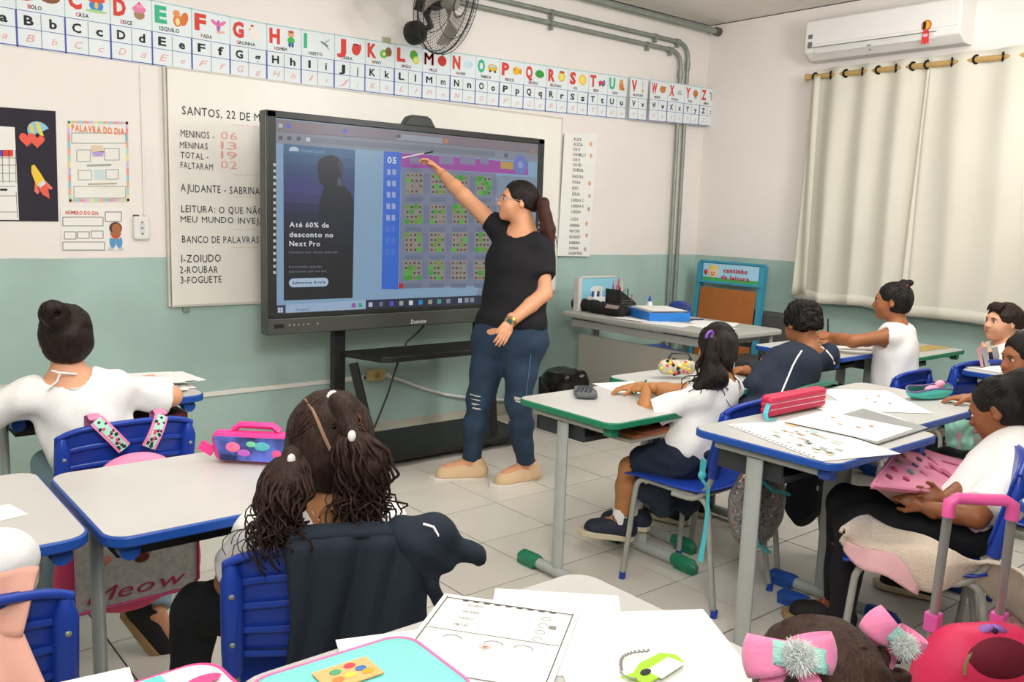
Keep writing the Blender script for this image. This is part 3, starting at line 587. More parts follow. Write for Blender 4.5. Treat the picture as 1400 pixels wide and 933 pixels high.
for r_ in range(4):
    for c_ in range(4):
        xs=[(683,760),(797,865),(898,966),(1004,1070)][c_]; ys=[(287,385),(432,522),(560,650),(688,778)][r_]
        dy=(c_*6 if r_==0 else 0); X0,X1=xs[0]-3*r_,xs[1]-3*r_; Y0,Y1=ys[0]+dy,ys[1]+dy*.3
        sp(m,[(X0,Y0),(X0,Y1),(X1,Y1),(X1,Y0)],'98938A',3)
        for a in range(4):
            for b in range(4):
                x_=X0+(a+.3)*(X1-X0)/4; y_=Y0+(b+.3)*(Y1-Y0)/4
                if rs.rand()<.72: sp(m,[(x_,y_),(x_,y_+10),(x_+9,y_+10),(x_+9,y_)],['5A4638','6E4A38','8A6A40','4A4038'][rs.randint(4)],4)
                elif rs.rand()<.8:
                    x_+=4;y_+=4; sp(m,[(x_+13*math.cos(2*PI*q/8),y_+13*math.sin(2*PI*q/8)) for q in range(8)],['4FA040','62B04A','7A9A50'][rs.randint(3)],5)
        for q in range(5): 
            x_=X1+10+q*5; sp(m,[(x_,Y0+4),(x_,Y1-4),(x_+1.6,Y1-4),(x_+1.6,Y0+4)],'6A7088',4)
        sp(m,[(X0,Y1+14),(X0,Y1+34),(X1,Y1+34),(X1,Y1+14)],'727A92',4)
sp(m,[(650,792),(650,815),(672,815),(672,792)],'C02840',5)
m.build('game_map',scn,world=True)
m=MB(); sp(m,[(86,893),(86,933),(135,930),(135,890)],'3A4468',2); sp(m,[(136,890),(136,929),(500,915),(500,868)],'A8C0DC',2); sp(m,[(500,868),(500,916),(1250,884),(1240,838)],'2C3048',2)
for a,b in ((100,903),(112,903),(100,915),(112,915)): sp(m,[(a,b),(a,b+10),(a+10,b+10),(a+10,b)],'D8E0F0',3)
st('Pesquisar',182,918,12,62,'5A6A88',0)
for x_,hx in ((445,'A05AB0'),(475,'50B080'),(522,'C8D0E0'),(570,'707890'),(618,'6A50D8'),(662,'A8B0A0'),(706,'E8E8F0'),(750,'3A90E0'),(794,'A8A890'),(835,'58A0A0'),(877,'8A90A8'),(930,'C0C8D8'),(960,'9098A8'),(985,'9098A8')):
    yy=893-(x_-445)*.045; sp(m,[(x_-9,yy-10),(x_-9,yy+10),(x_+9,yy+9),(x_+9,yy-11)],hx,3)
m.build('task_bar',scn,world=True)
m=MB()
for q in range(18):
    v=250+29*q; P=px(*S(75,v),y=TVY-.0075); m.box((P[0]+.012,TVY-.0075,P[2]),(.015,.001,.015),flat('A8A8A8'))
    if 6<q<14: m.box((x1-.03,TVY-.0075,P[2]+.1),(.012,.001,.014),flat('8A8A8A'))
m.build('side_icons',tv,world=True)
# stand
st_m=M('stand_black','1C1B1A',.5,var=.08)
for xx in (2.46,3.50):
    m=MB(); m.box((xx,4.53,.62),(.075,.05,1.16),st_m); m.build('stand_post',tv,world=True,bevel=.004)
    m=MB(); A=V(xx+(.03 if xx<3 else .0),4.40,.60); B=V(xx+(.12 if xx<3 else -.03),4.30,.07); m.tube([A,B],.032,st_m,4); m.build('stand_strut',tv,world=True,bevel=.003)
m=MB(); m.prism([(2.47,4.50),(2.56,4.20),(2.62,4.18),(3.36,4.18),(3.44,4.20),(3.52,4.50)],.625,.66,st_m); m.build('shelf',tv,world=True,bevel=.006)
m=MB(); m.prism([(2.40,4.72),(2.44,4.17),(3.66,4.17),(3.72,4.72)],.045,.08,st_m); m.build('base_plate',tv,world=True,bevel=.006)
for xx in (2.5,3.62):
    for yy in (4.24,4.66): m=MB(); m.cyl((xx-.02,yy,.024),(xx+.02,yy,.024),.024,blk); m.build('caster',tv,world=True,smooth=40)
m=MB(); P=[px(u,v,y=4.44) for u,v in ((580,445),(570,456),(556,468),(548,485),(541,505),(530,540),(512,585))]; m.tube(P,.006,blk,6); m.build('power_cable',tv,world=True,smooth=60)
# ================================================================ RIGHT WALL
def pxr(u,v,x): return px(u,v,x=x)
ac=thing('air_conditioner','white split air conditioner high on the right wall, above the curtain rod','air conditioner',(RWX,3.4,2.85))
acm=M('ac_white','E8E5E0',.35,var=.015); ax=5.975
a=pxr(1100,60,ax); b=pxr(1312,40,ax); ya,yb=a[1],b[1]; zt_=2.955; zb_=2.70
def acsec(y_): return None
m=MB(); prof=[(0,0),(-.12,0),(-.20,.05),(-.215,.10),(-.215,.27),(-.19,.29),(0,.29)]
prof=[(-q[0],q[1]) for q in prof]
m.prism([(-p[0],p[1]) for p in prof][::-1],-(ya-yb)/2,(ya-yb)/2,acm,R=np.array([[1,0,0],[0,0,1],[0,1,0]]).astype(float),o=(RWX,(ya+yb)/2,zb_)); o=m.build('casing',ac,world=True,bevel=.006)
m=MB(); m.box((RWX-.217,(ya+yb)/2-.0,zb_+.185),(.008,ya-yb-.02,.165),acm); o=m.build('front_panel',ac,world=True,bevel=.003)
m=MB(); m.box((RWX-.205,(ya+yb)/2+.04,zb_+.062),(.012,(ya-yb)*.78,.05),M('ac_louvre','DAD7D2',.4),R=Ry(-.25)); m.build('louvre',ac,world=True,bevel=.002)
m=MB(); m.box((RWX-.216,(ya+yb)/2+.04,zb_+.080),(.006,(ya-yb)*.8,.006),flat('77756F')); m.build('gap_line',ac,world=True)
m=MB(); yy=ya-.05
for z_,h_ in ((2.86,.03),(2.80,.045)): m.box((RWX-.2225,yy,z_),(.001,.035,h_),flat('6F6F6F'))
q0=pxr(1188,64,5.97); m.box((RWX-.2225,q0[1],q0[2]+.01),(.001,.03,.008),flat('777777')); m.box((RWX-.2225,q0[1]-.01,q0[2]-.02),(.001,.02,.008),flat('777777')); m.build('printed_marks',ac,world=True)
q0=pxr(1266,42,5.967); m=MB()
m.lathe([(.034,0),(.034,.002)],(RWX-.2225,q0[1],q0[2]+.035),flat('C03028'),18,Ry(-PI/2)); m.lathe([(.027,0),(.027,.003)],(RWX-.2225,q0[1],q0[2]+.035),flat('E0A830'),18,Ry(-PI/2)); m.box((RWX-.226,q0[1]+.012,q0[2]+.035),(.001,.02,.046),flat('201A18'))
m.prism([(-.02,0),(.02,0),(.026,-.09),(.013,-.078),(0,-.09),(-.013,-.078),(-.026,-.09)][::-1],0,.002,flat('D03838'),R=np.array([[0,0,-1],[1,0,0],[0,1,0]]).astype(float),o=(RWX-.2225,q0[1],q0[2])); m.box((RWX-.2255,q0[1],q0[2]-.03),(.001,.03,.018),flat('E8B8C0')); m.build('award_sticker',ac,world=True)
rodx=6.07; rz=2.585
rd=thing('curtain_rod','long brass-coloured curtain rod on the right wall under the air conditioner','curtain rod',(rodx,2.4,rz))
brass=M('brass_rod','C2A066',.35,.3); m=MB(); m.cyl((rodx,3.85,rz),(rodx,.3,rz-.01),.02,brass); m.build('rod',rd,world=True,smooth=50)
m=MB(); m.lathe([(.02,0),(.026,.01),(.026,.03),(.015,.035)],(rodx,3.85,rz),brass,14,Rx(-PI/2)); m.build('finial',rd,world=True,smooth=50)
m=MB(); m.box((6.13,3.82,rz-.02),(.12,.02,.02),brass); m.build('wall_bracket',rd,world=True)
cur_m=M('curtain_cloth','CDC9B9',.85,var=.03,vs=2,bump=.12,bs=300,sheen=.1)
def curtain(label,y0,y1,zhem0,zhem1,nf,amp,seed,grom):
    t=thing('curtain',label,'curtain',(rodx,(y0+y1)/2,rz),group=None); rs=np.random.RandomState(seed); ph=rs.rand(3)*6
    def f(u,v):
        y_=y0+(y1-y0)*u; zh=zhem0+(zhem1-zhem0)*u+.012*math.sin(9*u+ph[0]); z_=zh+(rz+.055-zh)*v
        a=amp*(.5+.5*v**.5)
        return V(rodx+a*math.sin(2*PI*nf*u+.5*math.sin(5*v+ph[1])*(1-v))+.012*math.sin(23*u+ph[2])*(1-v)-.03*(1-v)-.0, y_+.02*math.sin(2*PI*nf*u+1)*(1-v),z_)
    m=MB(); m.grid(f,170,26,cur_m,.002); m.build('cloth',t,smooth=180,world=True)
    m=MB()
    def g(u,v): p=f(u,.0+.045*v); return p+V(-.004,0,0)
    m.grid(g,150,2,cur_m,.003); m.build('hem',t,smooth=180,world=True)
    for i in range(grom):
        u=(i+.5)/(2*nf)*1.0; 
        if u>1: break
        yy=y0+(y1-y0)*((i)*.5+.0+.0)/nf
        m=MB(); R=Rz(.5 if i%2 else -.5); m.tube([V(rodx,yy,rz)+R@V(.026*math.cos(q),0,.026*math.sin(q)) for q in np.linspace(0,2*PI,17)],.0075,M('grommet','1A1816',.3,.4),6,cap=False); m.build('ring',t,smooth=60,world=True)
    return t
curtain('cream curtain panel nearest the corner, left edge folded, ends behind the navy-jacket boy',3.80,2.93,.91,.88,3.5,.020,1,8)
curtain('cream curtain panel at the right edge of the picture, behind the staring boy',2.955,1.2,.87,.84,5.5,.022,4,12)
m=MB()
def ff(u,v): return V(6.02+.015*math.sin(5*u+2*v)-.02*(1-v),3.80+.015*(1-v)-.13*u*(1.0-.5*v),.935+.02*u+(rz-.03-.93)*v)
m.grid(ff,14,20,cur_m,.002); o=m.build('curtain_flap',None,smooth=180); tag(o,'narrow turned-back fold at the left edge of the curtain nearest the corner','curtain')
# reading corner display shelf
tq=M('turquoise_paint','3E95AE',.5,var=.06); brn=M('kraft_cloth','A8642E',.75,var=.08,bump=.1,bs=120)
rc=thing('reading_display','turquoise display frame with brown fabric pockets and a CANTINHO DA LEITURA sign','display shelf',(6.0,4.5,0))
def R_(u,v,x=5.98): return px(u,v,x=x)
fa,fb=R_(957,360),R_(1040,366); ytop,ybot=fa[1],fb[1]; 
yL=fa[1]-.0; yR=fb[1]; zt2=1.135
for yy in (yL+.02,yR-.0):
    m=MB(); m.prism([(0,0),(.05,0),(.13,zt2),(.07,zt2)],-.02,.02,tq,R=np.array([[1,0,0],[0,0,1],[0,1,0]]).astype(float),o=(5.93,yy,0)); m.build('side_post',rc,world=True,bevel=.003)
ym=(yL+yR)/2; w_=abs(yL-yR)
m=MB(); m.box((6.02,ym,1.06),(.03,w_,.17),tq); m.box((6.0,ym,.975),(.05,w_+.02,.02),tq); m.box((6.02,ym,1.145),(.05,w_+.03,.018),tq); sg=m.build('sign_board',rc,world=True,bevel=.003)
m=MB(); m.box((6.0,ym,1.06),(.004,w_-.05,.14),flat('A8D4EC')); m.box((5.9975,ym,1.0),(.002,w_-.05,.03),flat('4AA860'))
c=V(5.996,yL-.13,1.055); m.ell(c,(.004,.052,.042),flat('F0C8A0')); m.ell(c+V(.001,0,.035),(.004,.048,.028),flat('E8C860')); m.ell(c+V(-.001,.075,-.0),(.004,.018,.024),flat('C83030')); m.ell(c+V(-.004,.012,.0),(.002,.006,.007),ink); m.ell(c+V(-.004,-.014,0),(.002,.006,.007),ink); m.ell(c+V(-.004,0,-.018),(.002,.014,.005),flat('C83030'))
text(m,'cantinho',V(5.994,yL-.235,1.065),V(0,-1,0),EZ,.038,flat('C02838'),.035,width=.24); text(m,'da leitura',V(5.994,yL-.215,1.008),V(0,-1,0),EZ,.034,flat('C02838'),.035,width=.28)
m.build('printed_sign',sg,world=True)
for zz0,zz1,xx in ((.52,.93,5.97),(.06,.48,5.94)):
    m=MB()
    def pk(u,v): return V(xx-.02+.035*v-.012*math.sin(PI*u),yL-.02-(w_-.05)*u,zz0+(zz1-zz0)*v)
    m.grid(pk,10,6,brn,.006); m.build('fabric_pocket',rc,world=True,smooth=60)
m=MB(); m.box((5.95,yL-.1,.55),(.02,.16,.09),flat('3E9A4A')); m.build('green_trim',rc,world=True)
gc=thing('upholstered_armchair','dark grey padded seat back against the right wall behind the navy-jacket boy','armchair',(6.0,3.95,0)); ug=M('grey_leatherette','4A4846',.6,var=.08)
m=MB(); m.box((6.06,3.93,.57),(.1,.56,.42),ug,R=Ry(.08)); m.build('backrest',gc,world=True,bevel=.03)
m=MB(); m.box((5.86,3.93,.38),(.42,.54,.1),ug); m.build('seat',gc,world=True,bevel=.03)
for a in (5.70,6.02):
    for b in (3.72,4.14): m=MB(); m.cyl((a,b,0),(a,b,.34),.014,galv); m.build('leg',gc,world=True)
# ================================================================ FURNITURE
lam=M('white_laminate','C4C2BC',.32,var=.03,vs=5); blu=M('blue_plastic','1E4C9C',.35,var=.04); grp=M('green_plastic','1F7A56',.4,var=.05); steel=M('grey_steel','A9AEA8',.4,.05,var=.05,vs=20); trayb=M('tray_black','333537',.6)
cblu=M('chair_blue','1F3F9E',.32,var=.05); cgrn=M('chair_green','1C6B55',.35,var=.05); tubeg=M('chair_tube','A3A59C',.4,.1,var=.12,vs=25)
def rrect(w,d,r,n=6):
    P=[]
    for cx,cy,a0 in ((w-r,d-r,0),(-w+r,d-r,PI/2),(-w+r,-d+r,PI),(w-r,-d+r,1.5*PI)):
        for i in range(n+1): a=a0+PI/2*i/n; P.append((cx+r*math.cos(a),cy+r*math.sin(a)))
    return P
def desk(label,x0,x1,y0,y1,h,col,group='pupils desks',rz=0,edge=None,name='school_desk'):
    w_,d=(x1-x0)/2,(y1-y0)/2; edge=edge or col
    t=thing(name,label,'desk',((x0+x1)/2,(y0+y1)/2,0),rz,group)
    m=MB(); m.prism(rrect(w_,d,.055),h-.026,h-.001,edge); m.build('edge_band',t,bevel=.004,smooth=40)
    m=MB(); m.prism(rrect(w_-.006,d-.006,.05),h-.02,h,lam); m.build('tabletop',t,smooth=40)
    for s in (-1,1):
        x=s*(w_-.055); 
        m=MB(); m.prism([(.015*math.cos(a),.031*math.sin(a)) for a in [2*PI*i/14 for i in range(14)]],.05,h-.06,steel,o=(x,.04,0)); m.build('leg',t,smooth=40)
        m=MB(); m.tube([V(x,-d+.06,h-.045),V(x,d-.08,h-.045)],.019,steel,10,flat_=.8); m.build('top_rail',t,smooth=50)
        m=MB(); m.tube([V(x,-d+.05,.034),V(x,d-.05,.034)],.023,steel,12); f=m.build('foot',t,smooth=50)
        for e in (-1,1):
            m=MB(); y_=e*(d-.06); m.tube([V(x,y_-e*.07,.036),V(x,y_-e*.055,.037),V(x,y_+e*.03,.034),V(x,y_+e*.055,.026)],[.026,.029,.029,.016],col,12); m.box((x,y_-e*.0,.012),(.04,.1,.02),col); m.build('foot_cap',f,smooth=50)
        m=MB(); m.tube([V(x,-d+.075,h-.047),V(x,-d+.035,h-.045)],.022,col,10); m.build('rail_cap',t,smooth=50)
    m=MB(); zt_=h-.125; m.box((0,.075,zt_),(2*w_-.16,2*d-.29,.008),trayb); m.box((0,d-.07,zt_+.03),(2*w_-.16,.01,.06),trayb)
    for s in (-1,1): m.box((s*(w_-.08),.075,zt_+.03),(.01,2*d-.29,.07),trayb)
    m.box((0,-d+.22,zt_+.008),(2*w_-.16,.012,.022),trayb); m.build('book_tray',t,bevel=.002)
    return t
def chair(label,x,y,rz,col=cblu,h=.46,group='pupils chairs',name='school_chair'):
    t=thing(name,label,'chair',(x,y,0),rz,group)
    m=MB()
    def sf(u,v): a=2*u-1; b=v; return V(.20*a,-.19+.40*b,h+.012*a*a*(1-.3*b)-.03*max(0,b-.8)**1*2-.008*math.sin(PI*b)+.02*max(0,.1-b)*5)
    m.grid(sf,14,12,col,.007); m.build('seat',t,smooth=180)
    m=MB(); zt_=h+.345; zb_=h+.11
    def y_of(a,v): return -.215-.05*v+.035*(1-a*a)*-1+.03
    def bf(u,v):
        a=2*u-1; top=zt_+.018*(1-a*a)-.02*abs(a)**6; return V(.205*a,y_of(a,v),zb_+(top-zb_)*v)
    m.grid(bf,18,10,col,.008)
    br=m.build('backrest',t,smooth=180)
    m=MB()
    for v in (.02,.26,.5,.74): 
        P=[bf(u,v)+V(0,-.007,0) for u in np.linspace(.09,.91,13)]; m.tube(P,.0045,col,5,flat_=1.6)
    P=[bf(u,1)+V(0,-.006,-.004) for u in np.linspace(.02,.98,19)]; m.tube(P,.009,col,8)
    m.build('back_rib',br,smooth=60)
    for s in (-1,1):
        m=MB(); m.tube([bf(.5+s*.455,0)+V(0,-.012,-.035),bf(.5+s*.455,.1)+V(0,-.014,0),bf(.5+s*.455,.8)+V(0,-.014,0),bf(.5+s*.455,.95)+V(0,-.006,0)],[.021,.023,.022,.010],col,12); m.build('tube_socket',br,smooth=60)
        m=MB()
        for v in (.18,.68):
            p=bf(.5+s*.455,v)+V(0,-.036,0); m.lathe([(.006,0),(.006,.002),(.003,.004)],p,galv,8,Rx(PI/2))
        each(m,'rivet',br)
        x=s*.172
        m=MB(); P=[V(x*1.12,.20,.0),V(x,.17,h-.07)]+bend((x,.168,h-.06),(x,.16,h-.018),(x,.11,h-.018),5)+[V(x,-.1,h-.02)]+bend((x,-.12,h-.02),(x,-.17,h-.02),(x*1.03,-.185,h-.06),5)+[V(x*1.14,-.255,0)]
        m.tube(P,.0115,tubeg,10); sfm=m.build('side_frame',t,smooth=60)
        m=MB(); P=[V(x*1.04,-.02,h-.035)]+bend((x*1.04,-.09,h-.035),(x*1.05,-.165,h-.03),(x*1.07,-.195,h+.06),6)+[bf(.5+s*.455,.5)+V(0,-.012,0)]; m.tube(P,.0115,tubeg,10); m.build('back_post',t,smooth=60)
        m=MB(); 
        for q in (V(x*1.12,.2,0),V(x*1.14,-.255,0)): m.cyl(q,q+V(0,-.003,.03),.0135,col)
        each(m,'foot_tip',t,smooth=40)
    for yy in (.12,-.13): m=MB(); m.cyl((-.172,yy,h-.028),(.172,yy,h-.028),.009,tubeg,n=8); m.build('cross_bar',t,smooth=50)
    return t
G='pupils desks'
d_D=desk('blue-edged desk with a pink pencil pouch, before the girl with curly pigtails',.475,1.085,1.85,2.40,.79,blu)
d_L=desk('blue-edged desk at the left edge of the picture with red ribbon and paper on it',-.20,.462,1.90,2.46,.79,blu)
d_T=desk('blue-edged desk stacked with worksheets, nearest the teal wall on the left',.50,1.17,3.14,3.68,.79,blu)
d_G=desk('green-edged desk with a calculator where the girl in navy skirt writes',2.31,2.93,2.17,2.73,.73,grp)
d_G2=desk('green-edged desk behind, where the boy in navy jacket writes',3.0,3.62,2.32,2.88,.73,grp)
d_R=desk('blue-edged desk with painted sheets and red pencil case in the right foreground',2.33,3.01,1.29,1.83,.79,blu)
d_R2=desk('blue-edged desk with the open teal pencil case',3.04,3.71,1.40,1.97,.79,blu)
d_S=desk('blue-edged desk by the right wall where the sleeveless girl writes',4.36,5.02,2.45,3.01,.77,blu)
d_E=desk('green-edged desk under the curtains with a brown paper on it',5.06,5.75,2.36,2.90,.73,grp)
d_s3=desk('small blue-edged desk at the right edge in front of the staring boy',4.5,5.16,1.32,1.88,.79,blu)
d_n=desk('blue-edged desk corner at the far right edge beside the pink trolley handle',2.42,3.0,.30,.84,.79,blu)
d_F=desk('large pale desk in the foreground strewn with worksheets and a mint pencil case',.46,1.185,.60,1.18,.79,M('pale_edge','C6C2BA',.4))
d_F2=desk('pale desk at the bottom left corner under a white pencil case',-.30,.44,.66,1.215,.79,MATS['pale_edge'])
c_fg=chair('blue chair with a navy jacket hung on it, in the left foreground',.905,1.755,-.40)
c_bun=chair('blue chair with patterned backpack straps looped on it, of the girl with a bun',.775,3.01,.02)
c_lb=chair('blue chair at the left edge under a peach cloth',.17,1.88,-.05)
c_g=chair('blue chair hung with turquoise backpack straps, of the girl in navy skirt',2.80,2.15,.05)
c_by=chair('green chair of the boy in the navy jacket',3.33,2.22,.05,cgrn)
c_p=chair('blue chair with a fleece towel on its seat, of the girl with the paint case',2.76,1.235,.5)
c_s=chair('blue chair of the girl in the white sleeveless top',4.70,2.44,0,h=.36)
c_b3=chair('blue chair hung with striped straps, of the staring boy at the right edge',4.82,2.10,-.3)
c_g8=chair('blue chair at the right edge of the girl resting her chin on her hand',3.50,1.10,.1)
c_n=chair('blue chair cut off by the bottom right corner of the picture',1.72,.58,.5)
c_bow=chair('blue chair of the girl with pink bows, below the picture edge',.93,.42,-.05)
c_tb=chair('blue adult chair behind the teacher desk',5.03,4.40,1.05,h=.50)
# ---------------------------------------------------------------- teacher's desk
tgm=M('desk_grey','A7A59D',.45,var=.03,vs=4); pan=M('panel_beige','ABA59A',.5,var=.03,vs=3)
TH=.80
td=thing('teacher_desk','grey teacher desk with front panel and blue paper tray, in the far corner','desk',(4.62,3.95,0))
m=MB(); m.prism([(4.31,3.20),(4.96,3.20),(4.99,3.24),(4.99,4.60),(4.35,4.62),(4.30,4.58)],TH-.034,TH,tgm); m.build('desktop',td,world=True,bevel=.008)
m=MB(); m.box((4.37,3.92,TH-.075),(.03,1.25,.05),tgm); m.build('apron',td,world=True,bevel=.003)
m=MB(); m.box((4.43,3.92,.42),(.02,1.22,.44),pan); m.build('front_panel',td,world=True,bevel=.003)
for yy in (3.32,4.54):
    m=MB(); m.box((4.60,yy,.40),(.06,.03,.72),steel); m.build('leg',td,world=True,bevel=.006)
    m=MB(); m.box((4.62,yy,.02),(.5,.04,.04),steel); m.build('foot',td,world=True,bevel=.006)
    m=MB(); m.box((4.62,yy,TH-.06),(.5,.03,.04),steel); m.build('top_rail',td,world=True,bevel=.004)
m=MB(); m.tube([V(4.90,3.24,TH-.04),V(4.95,3.24,.0)],.013,steel,8); m.build('side_brace',td,world=True,smooth=50)
# trash bin
tb=thing('trash_bin','black bin lined with a black bag, behind the teacher beside her desk','bin',(4.13,4.36,0)); bagm=M('bin_bag','161514',.25,var=.2,bump=.5,bs=25)
m=MB(); m.prism(rrect(.13,.15,.05),0,.36,M('bin_plastic','1E1D1C',.5),o=(4.13,4.36,0)); m.build('bin_body',tb,world=True)
m=SB(); m.sdf([C_((4.10,4.28,.39),(4.10,4.42,.385),.055,k=.05),C_((4.19,4.28,.385),(4.19,4.44,.38),.055,k=.05),C_((4.13,4.36,.20),(4.13,4.36,.34),.13,.155,k=.04),PL((4.1,4.3,.425),(0,0,1),k=.03)],.012,bagm,.012,30,3); m.build('bag_liner',tb,world=True,smooth=180)
# ================================================================ PEOPLE
def skin(name,hx): return M('skin_'+name,hx,.5,var=.05,vs=9,spec=.35)
def hairm(name,hx): return M('hair_'+name,hx,.55,var=.4,vs=30,bump=.45,bs=70,stretch=(3,3,.5),spec=.22)
def cloth(name,hx,**k):
    k.setdefault('bump',.12); k.setdefault('bs',90); k.setdefault('var',.04); return M('cloth_'+name,hx,.85,**k)
white_c=cloth('white','E9E7E2'); navy=cloth('navy','1C2636'); blackc=cloth('black','17171A')
sclera=M('eye_white','E6E2DC',.25); lipm=M('lips','B8685C',.45)
def lerp(a,b,t): return np.asarray(a,float)*(1-t)+np.asarray(b,float)*t
def hand_prims(w,d,n,ts,L,curl=.35,rw=.02,tc=.3,spread=.06,ths=.62):
    d=nrm(d); n=nrm(np.asarray(n,float)-d*np.dot(n,d)); t=np.cross(d,n)*ts; P=[]
    P.append(C_(w-d*.03,w+d*.22*L,rw,.13*L,k=.02)); P.append(E_(w+d*.3*L,(.22*L,.29*L,.095*L),np.array([t,d,n]).T,k=.012))
    for i in range(4):
        b=w+d*.5*L+t*(.155-.103*i)*L; ln_=(.43,.48,.45,.34)[i]*L; a=curl*.5; p=b; dd=nrm(d+t*spread*(1.5-i)); r=(.052,.054,.05,.044)[i]*L
        P.append(C_(w+d*.3*L+t*(.13-.09*i)*L,b,r*1.2,r,k=.008))
        for s_,sg in enumerate((.45,.3,.25)):
            v=dd*math.cos(a)+n*math.sin(a); q=p+v*ln_*sg; P.append(C_(p,q,r,r*.88,k=.003)); r*=.88; p=q; a+=curl*(1.1 if s_==0 else .8)
    b=w+d*.14*L+t*.14*L; v=nrm(d*.75+t*ths+n*tc); q=b+v*.26*L; P.append(C_(b,q,.075*L,.06*L,k=.008)); v=nrm(d*.95+t*.1+n*(tc+curl*.5)); P.append(C_(q,q+v*.2*L,.058*L,.045*L,k=.004))
    return P
def head_prims(c,R,s,ft=1,neckto=None,rn=.045):
    h=lambda x,y,z: np.asarray(c)+R@(np.array([x,y,z])*s)
    e=lambda x,y,z,a,b,d,k=.03,op='u': E_(h(x,y,z),(a*s,b*s,d*s),R,k=k*s*5,op=op)
    P=[e(0,-.07,.13,.345,.425,.365),e(0,.12,-.10,.275,.28,.34),e(0,.17,-.30,.2,.2,.15),e(0,.30,-.42,.075,.07,.06),e(-.15,.25,-.15,.12,.11,.13),e(.15,.25,-.15,.12,.11,.13),
       e(0,.33,.09,.2,.07,.08,.02),e(-.14,.43,.02,.07,.07,.045,.014,'s'),e(.14,.43,.02,.07,.07,.045,.014,'s')]
    P+=[C_(h(0,.375,.02),h(0,.47,-.12),.028*s,.048*s,k=.02*s*3),C_(h(-.045,.43,-.13),h(.045,.43,-.13),.036*s,k=.01),e(0,.385,-.235,.085,.05,.022,.006),e(0,.378,-.272,.072,.05,.026,.006),
        C_(h(-.06,.43,-.253),h(.06,.43,-.253),.006*s,k=.004,op='s')]
    for q in (-1,1): P+=[E_(h(q*.35,-.04,-.03),(.035*s,.08*s,.12*s),R@Rz(-q*.45),k=.01),E_(h(q*.385,-.02,-.01),(.02*s,.045*s,.07*s),R,k=.006,op='s')]
    if neckto is not None: P+=[C_(neckto,h(0,-.12,-.22),rn*1.15,rn,k=.03)]
    return P
def headR(f,u=(0,0,1)): return fr(f,u)
def person(label,root,J,S=1,sk=None,HS=.195,eyes='3A281E',hand=.125,curl=(.4,.4),group=None,fat=1,legs=True,facem=True,brow='2A1E18',rnk=.043,hh=.0035):
    t=thing('person',label,'person',root,0,group); R=headR(J['hf'],J.get('hu',(0,0,1))); c=np.asarray(J['head'],float)
    m=SB(); tf=nrm(J['tf']); up=nrm(np.asarray(J['neck'],float)-J['pel']); TR=fr(tf-up*np.dot(tf,up),up); r=.034*S
    ch=lerp(J['pel'],J['neck'],.66); be=lerp(J['pel'],J['neck'],.28)
    P=[E_(ch,(.115*S*fat,.08*S*fat,.15*S),TR,k=.05),E_(be,(.10*S*fat,.08*S*fat,.13*S),TR,k=.05),E_(J['pel'],(.12*S*fat,.095*S*fat,.09*S),TR,k=.05),C_(J['shl'],J['shr'],.038*S,k=.05),C_(lerp(J['pel'],J['neck'],.85),J['neck'],.05*S,rnk*1.1,k=.04),C_(J['neck'],c+R@V(0,-.12,-.2)*HS,rnk*1.1,rnk,k=.03)]
    for q in 'lr':
        P+=[C_(J['sh'+q],J['el'+q],r*1.12,r*.92,k=.02),C_(J['el'+q],lerp(J['el'+q],J['wr'+q],.4),r*.92,r*.88,k=.02),C_(lerp(J['el'+q],J['wr'+q],.4),J['wr'+q],r*.88,r*.62,k=.015)]
        if legs: P+=[C_(J['hip'+q],J['kn'+q],.068*S*fat,.047*S,k=.03),C_(J['kn'+q],lerp(J['kn'+q],J['an'+q],.35),.046*S,.047*S,k=.02),C_(lerp(J['kn'+q],J['an'+q],.35),J['an'+q],.047*S,.029*S,k=.02),C_(J['an'+q],np.asarray(J['an'+q])+nrm(J['toe'+q])*.1*S+V(0,0,-.03),.028*S,.022*S,k=.02)]
    m.sdf(P,.009*S,sk)
    m.sdf(head_prims(c,R,HS,neckto=lerp(J['neck'],c+R@V(0,-.12,-.2)*HS,.3),rn=rnk),.0042*S,sk)
    for i,q in enumerate('lr'):
        if 'hd'+q in J: m.sdf(hand_prims(np.asarray(J['wr'+q],float),J['hd'+q],J['hn'+q],J.get('ts'+q,1),hand,curl[i],r*.62,J.get('tc'+q,.3),J.get('sp'+q,.06),J.get('ths'+q,.62)),hh,sk)
    m.build('body',t,smooth=180,world=True)
    if facem:
        h=lambda x,y,z: c+R@(V(x,y,z)*HS)
        for q in (-1,1):
            m=MB(); m.ell(h(q*.14,.335,.015),(.062*HS,.055*HS,.04*HS),sclera,R,14,10); m.ell(h(q*.14-.008,.385,.015),(.027*HS,.012*HS,.03*HS),M('iris_'+eyes,eyes,.2),R,12,8); m.build('eye',t,smooth=180,world=True)
            m=MB(); m.tube([h(q*.05,.405,.085),h(q*.13,.405,.108),h(q*.22,.345,.085)],[.010*HS,.014*HS,.006*HS],M('brow_'+brow,brow,.8),6); m.tube([h(q*.08,.392,.045),h(q*.14,.402,.06),h(q*.205,.365,.042)],[.005*HS,.008*HS,.004*HS],MATS['brow_'+brow],5); m.build('eyebrow',t,smooth=180,world=True)
        m=MB(); m.ell(h(0,.408,-.238),(.075*HS,.032*HS,.017*HS),lipm,R,12,8); m.ell(h(0,.402,-.272),(.062*HS,.032*HS,.020*HS),lipm,R,12,8); m.build('lips',t,smooth=180,world=True)
    return t,R,c
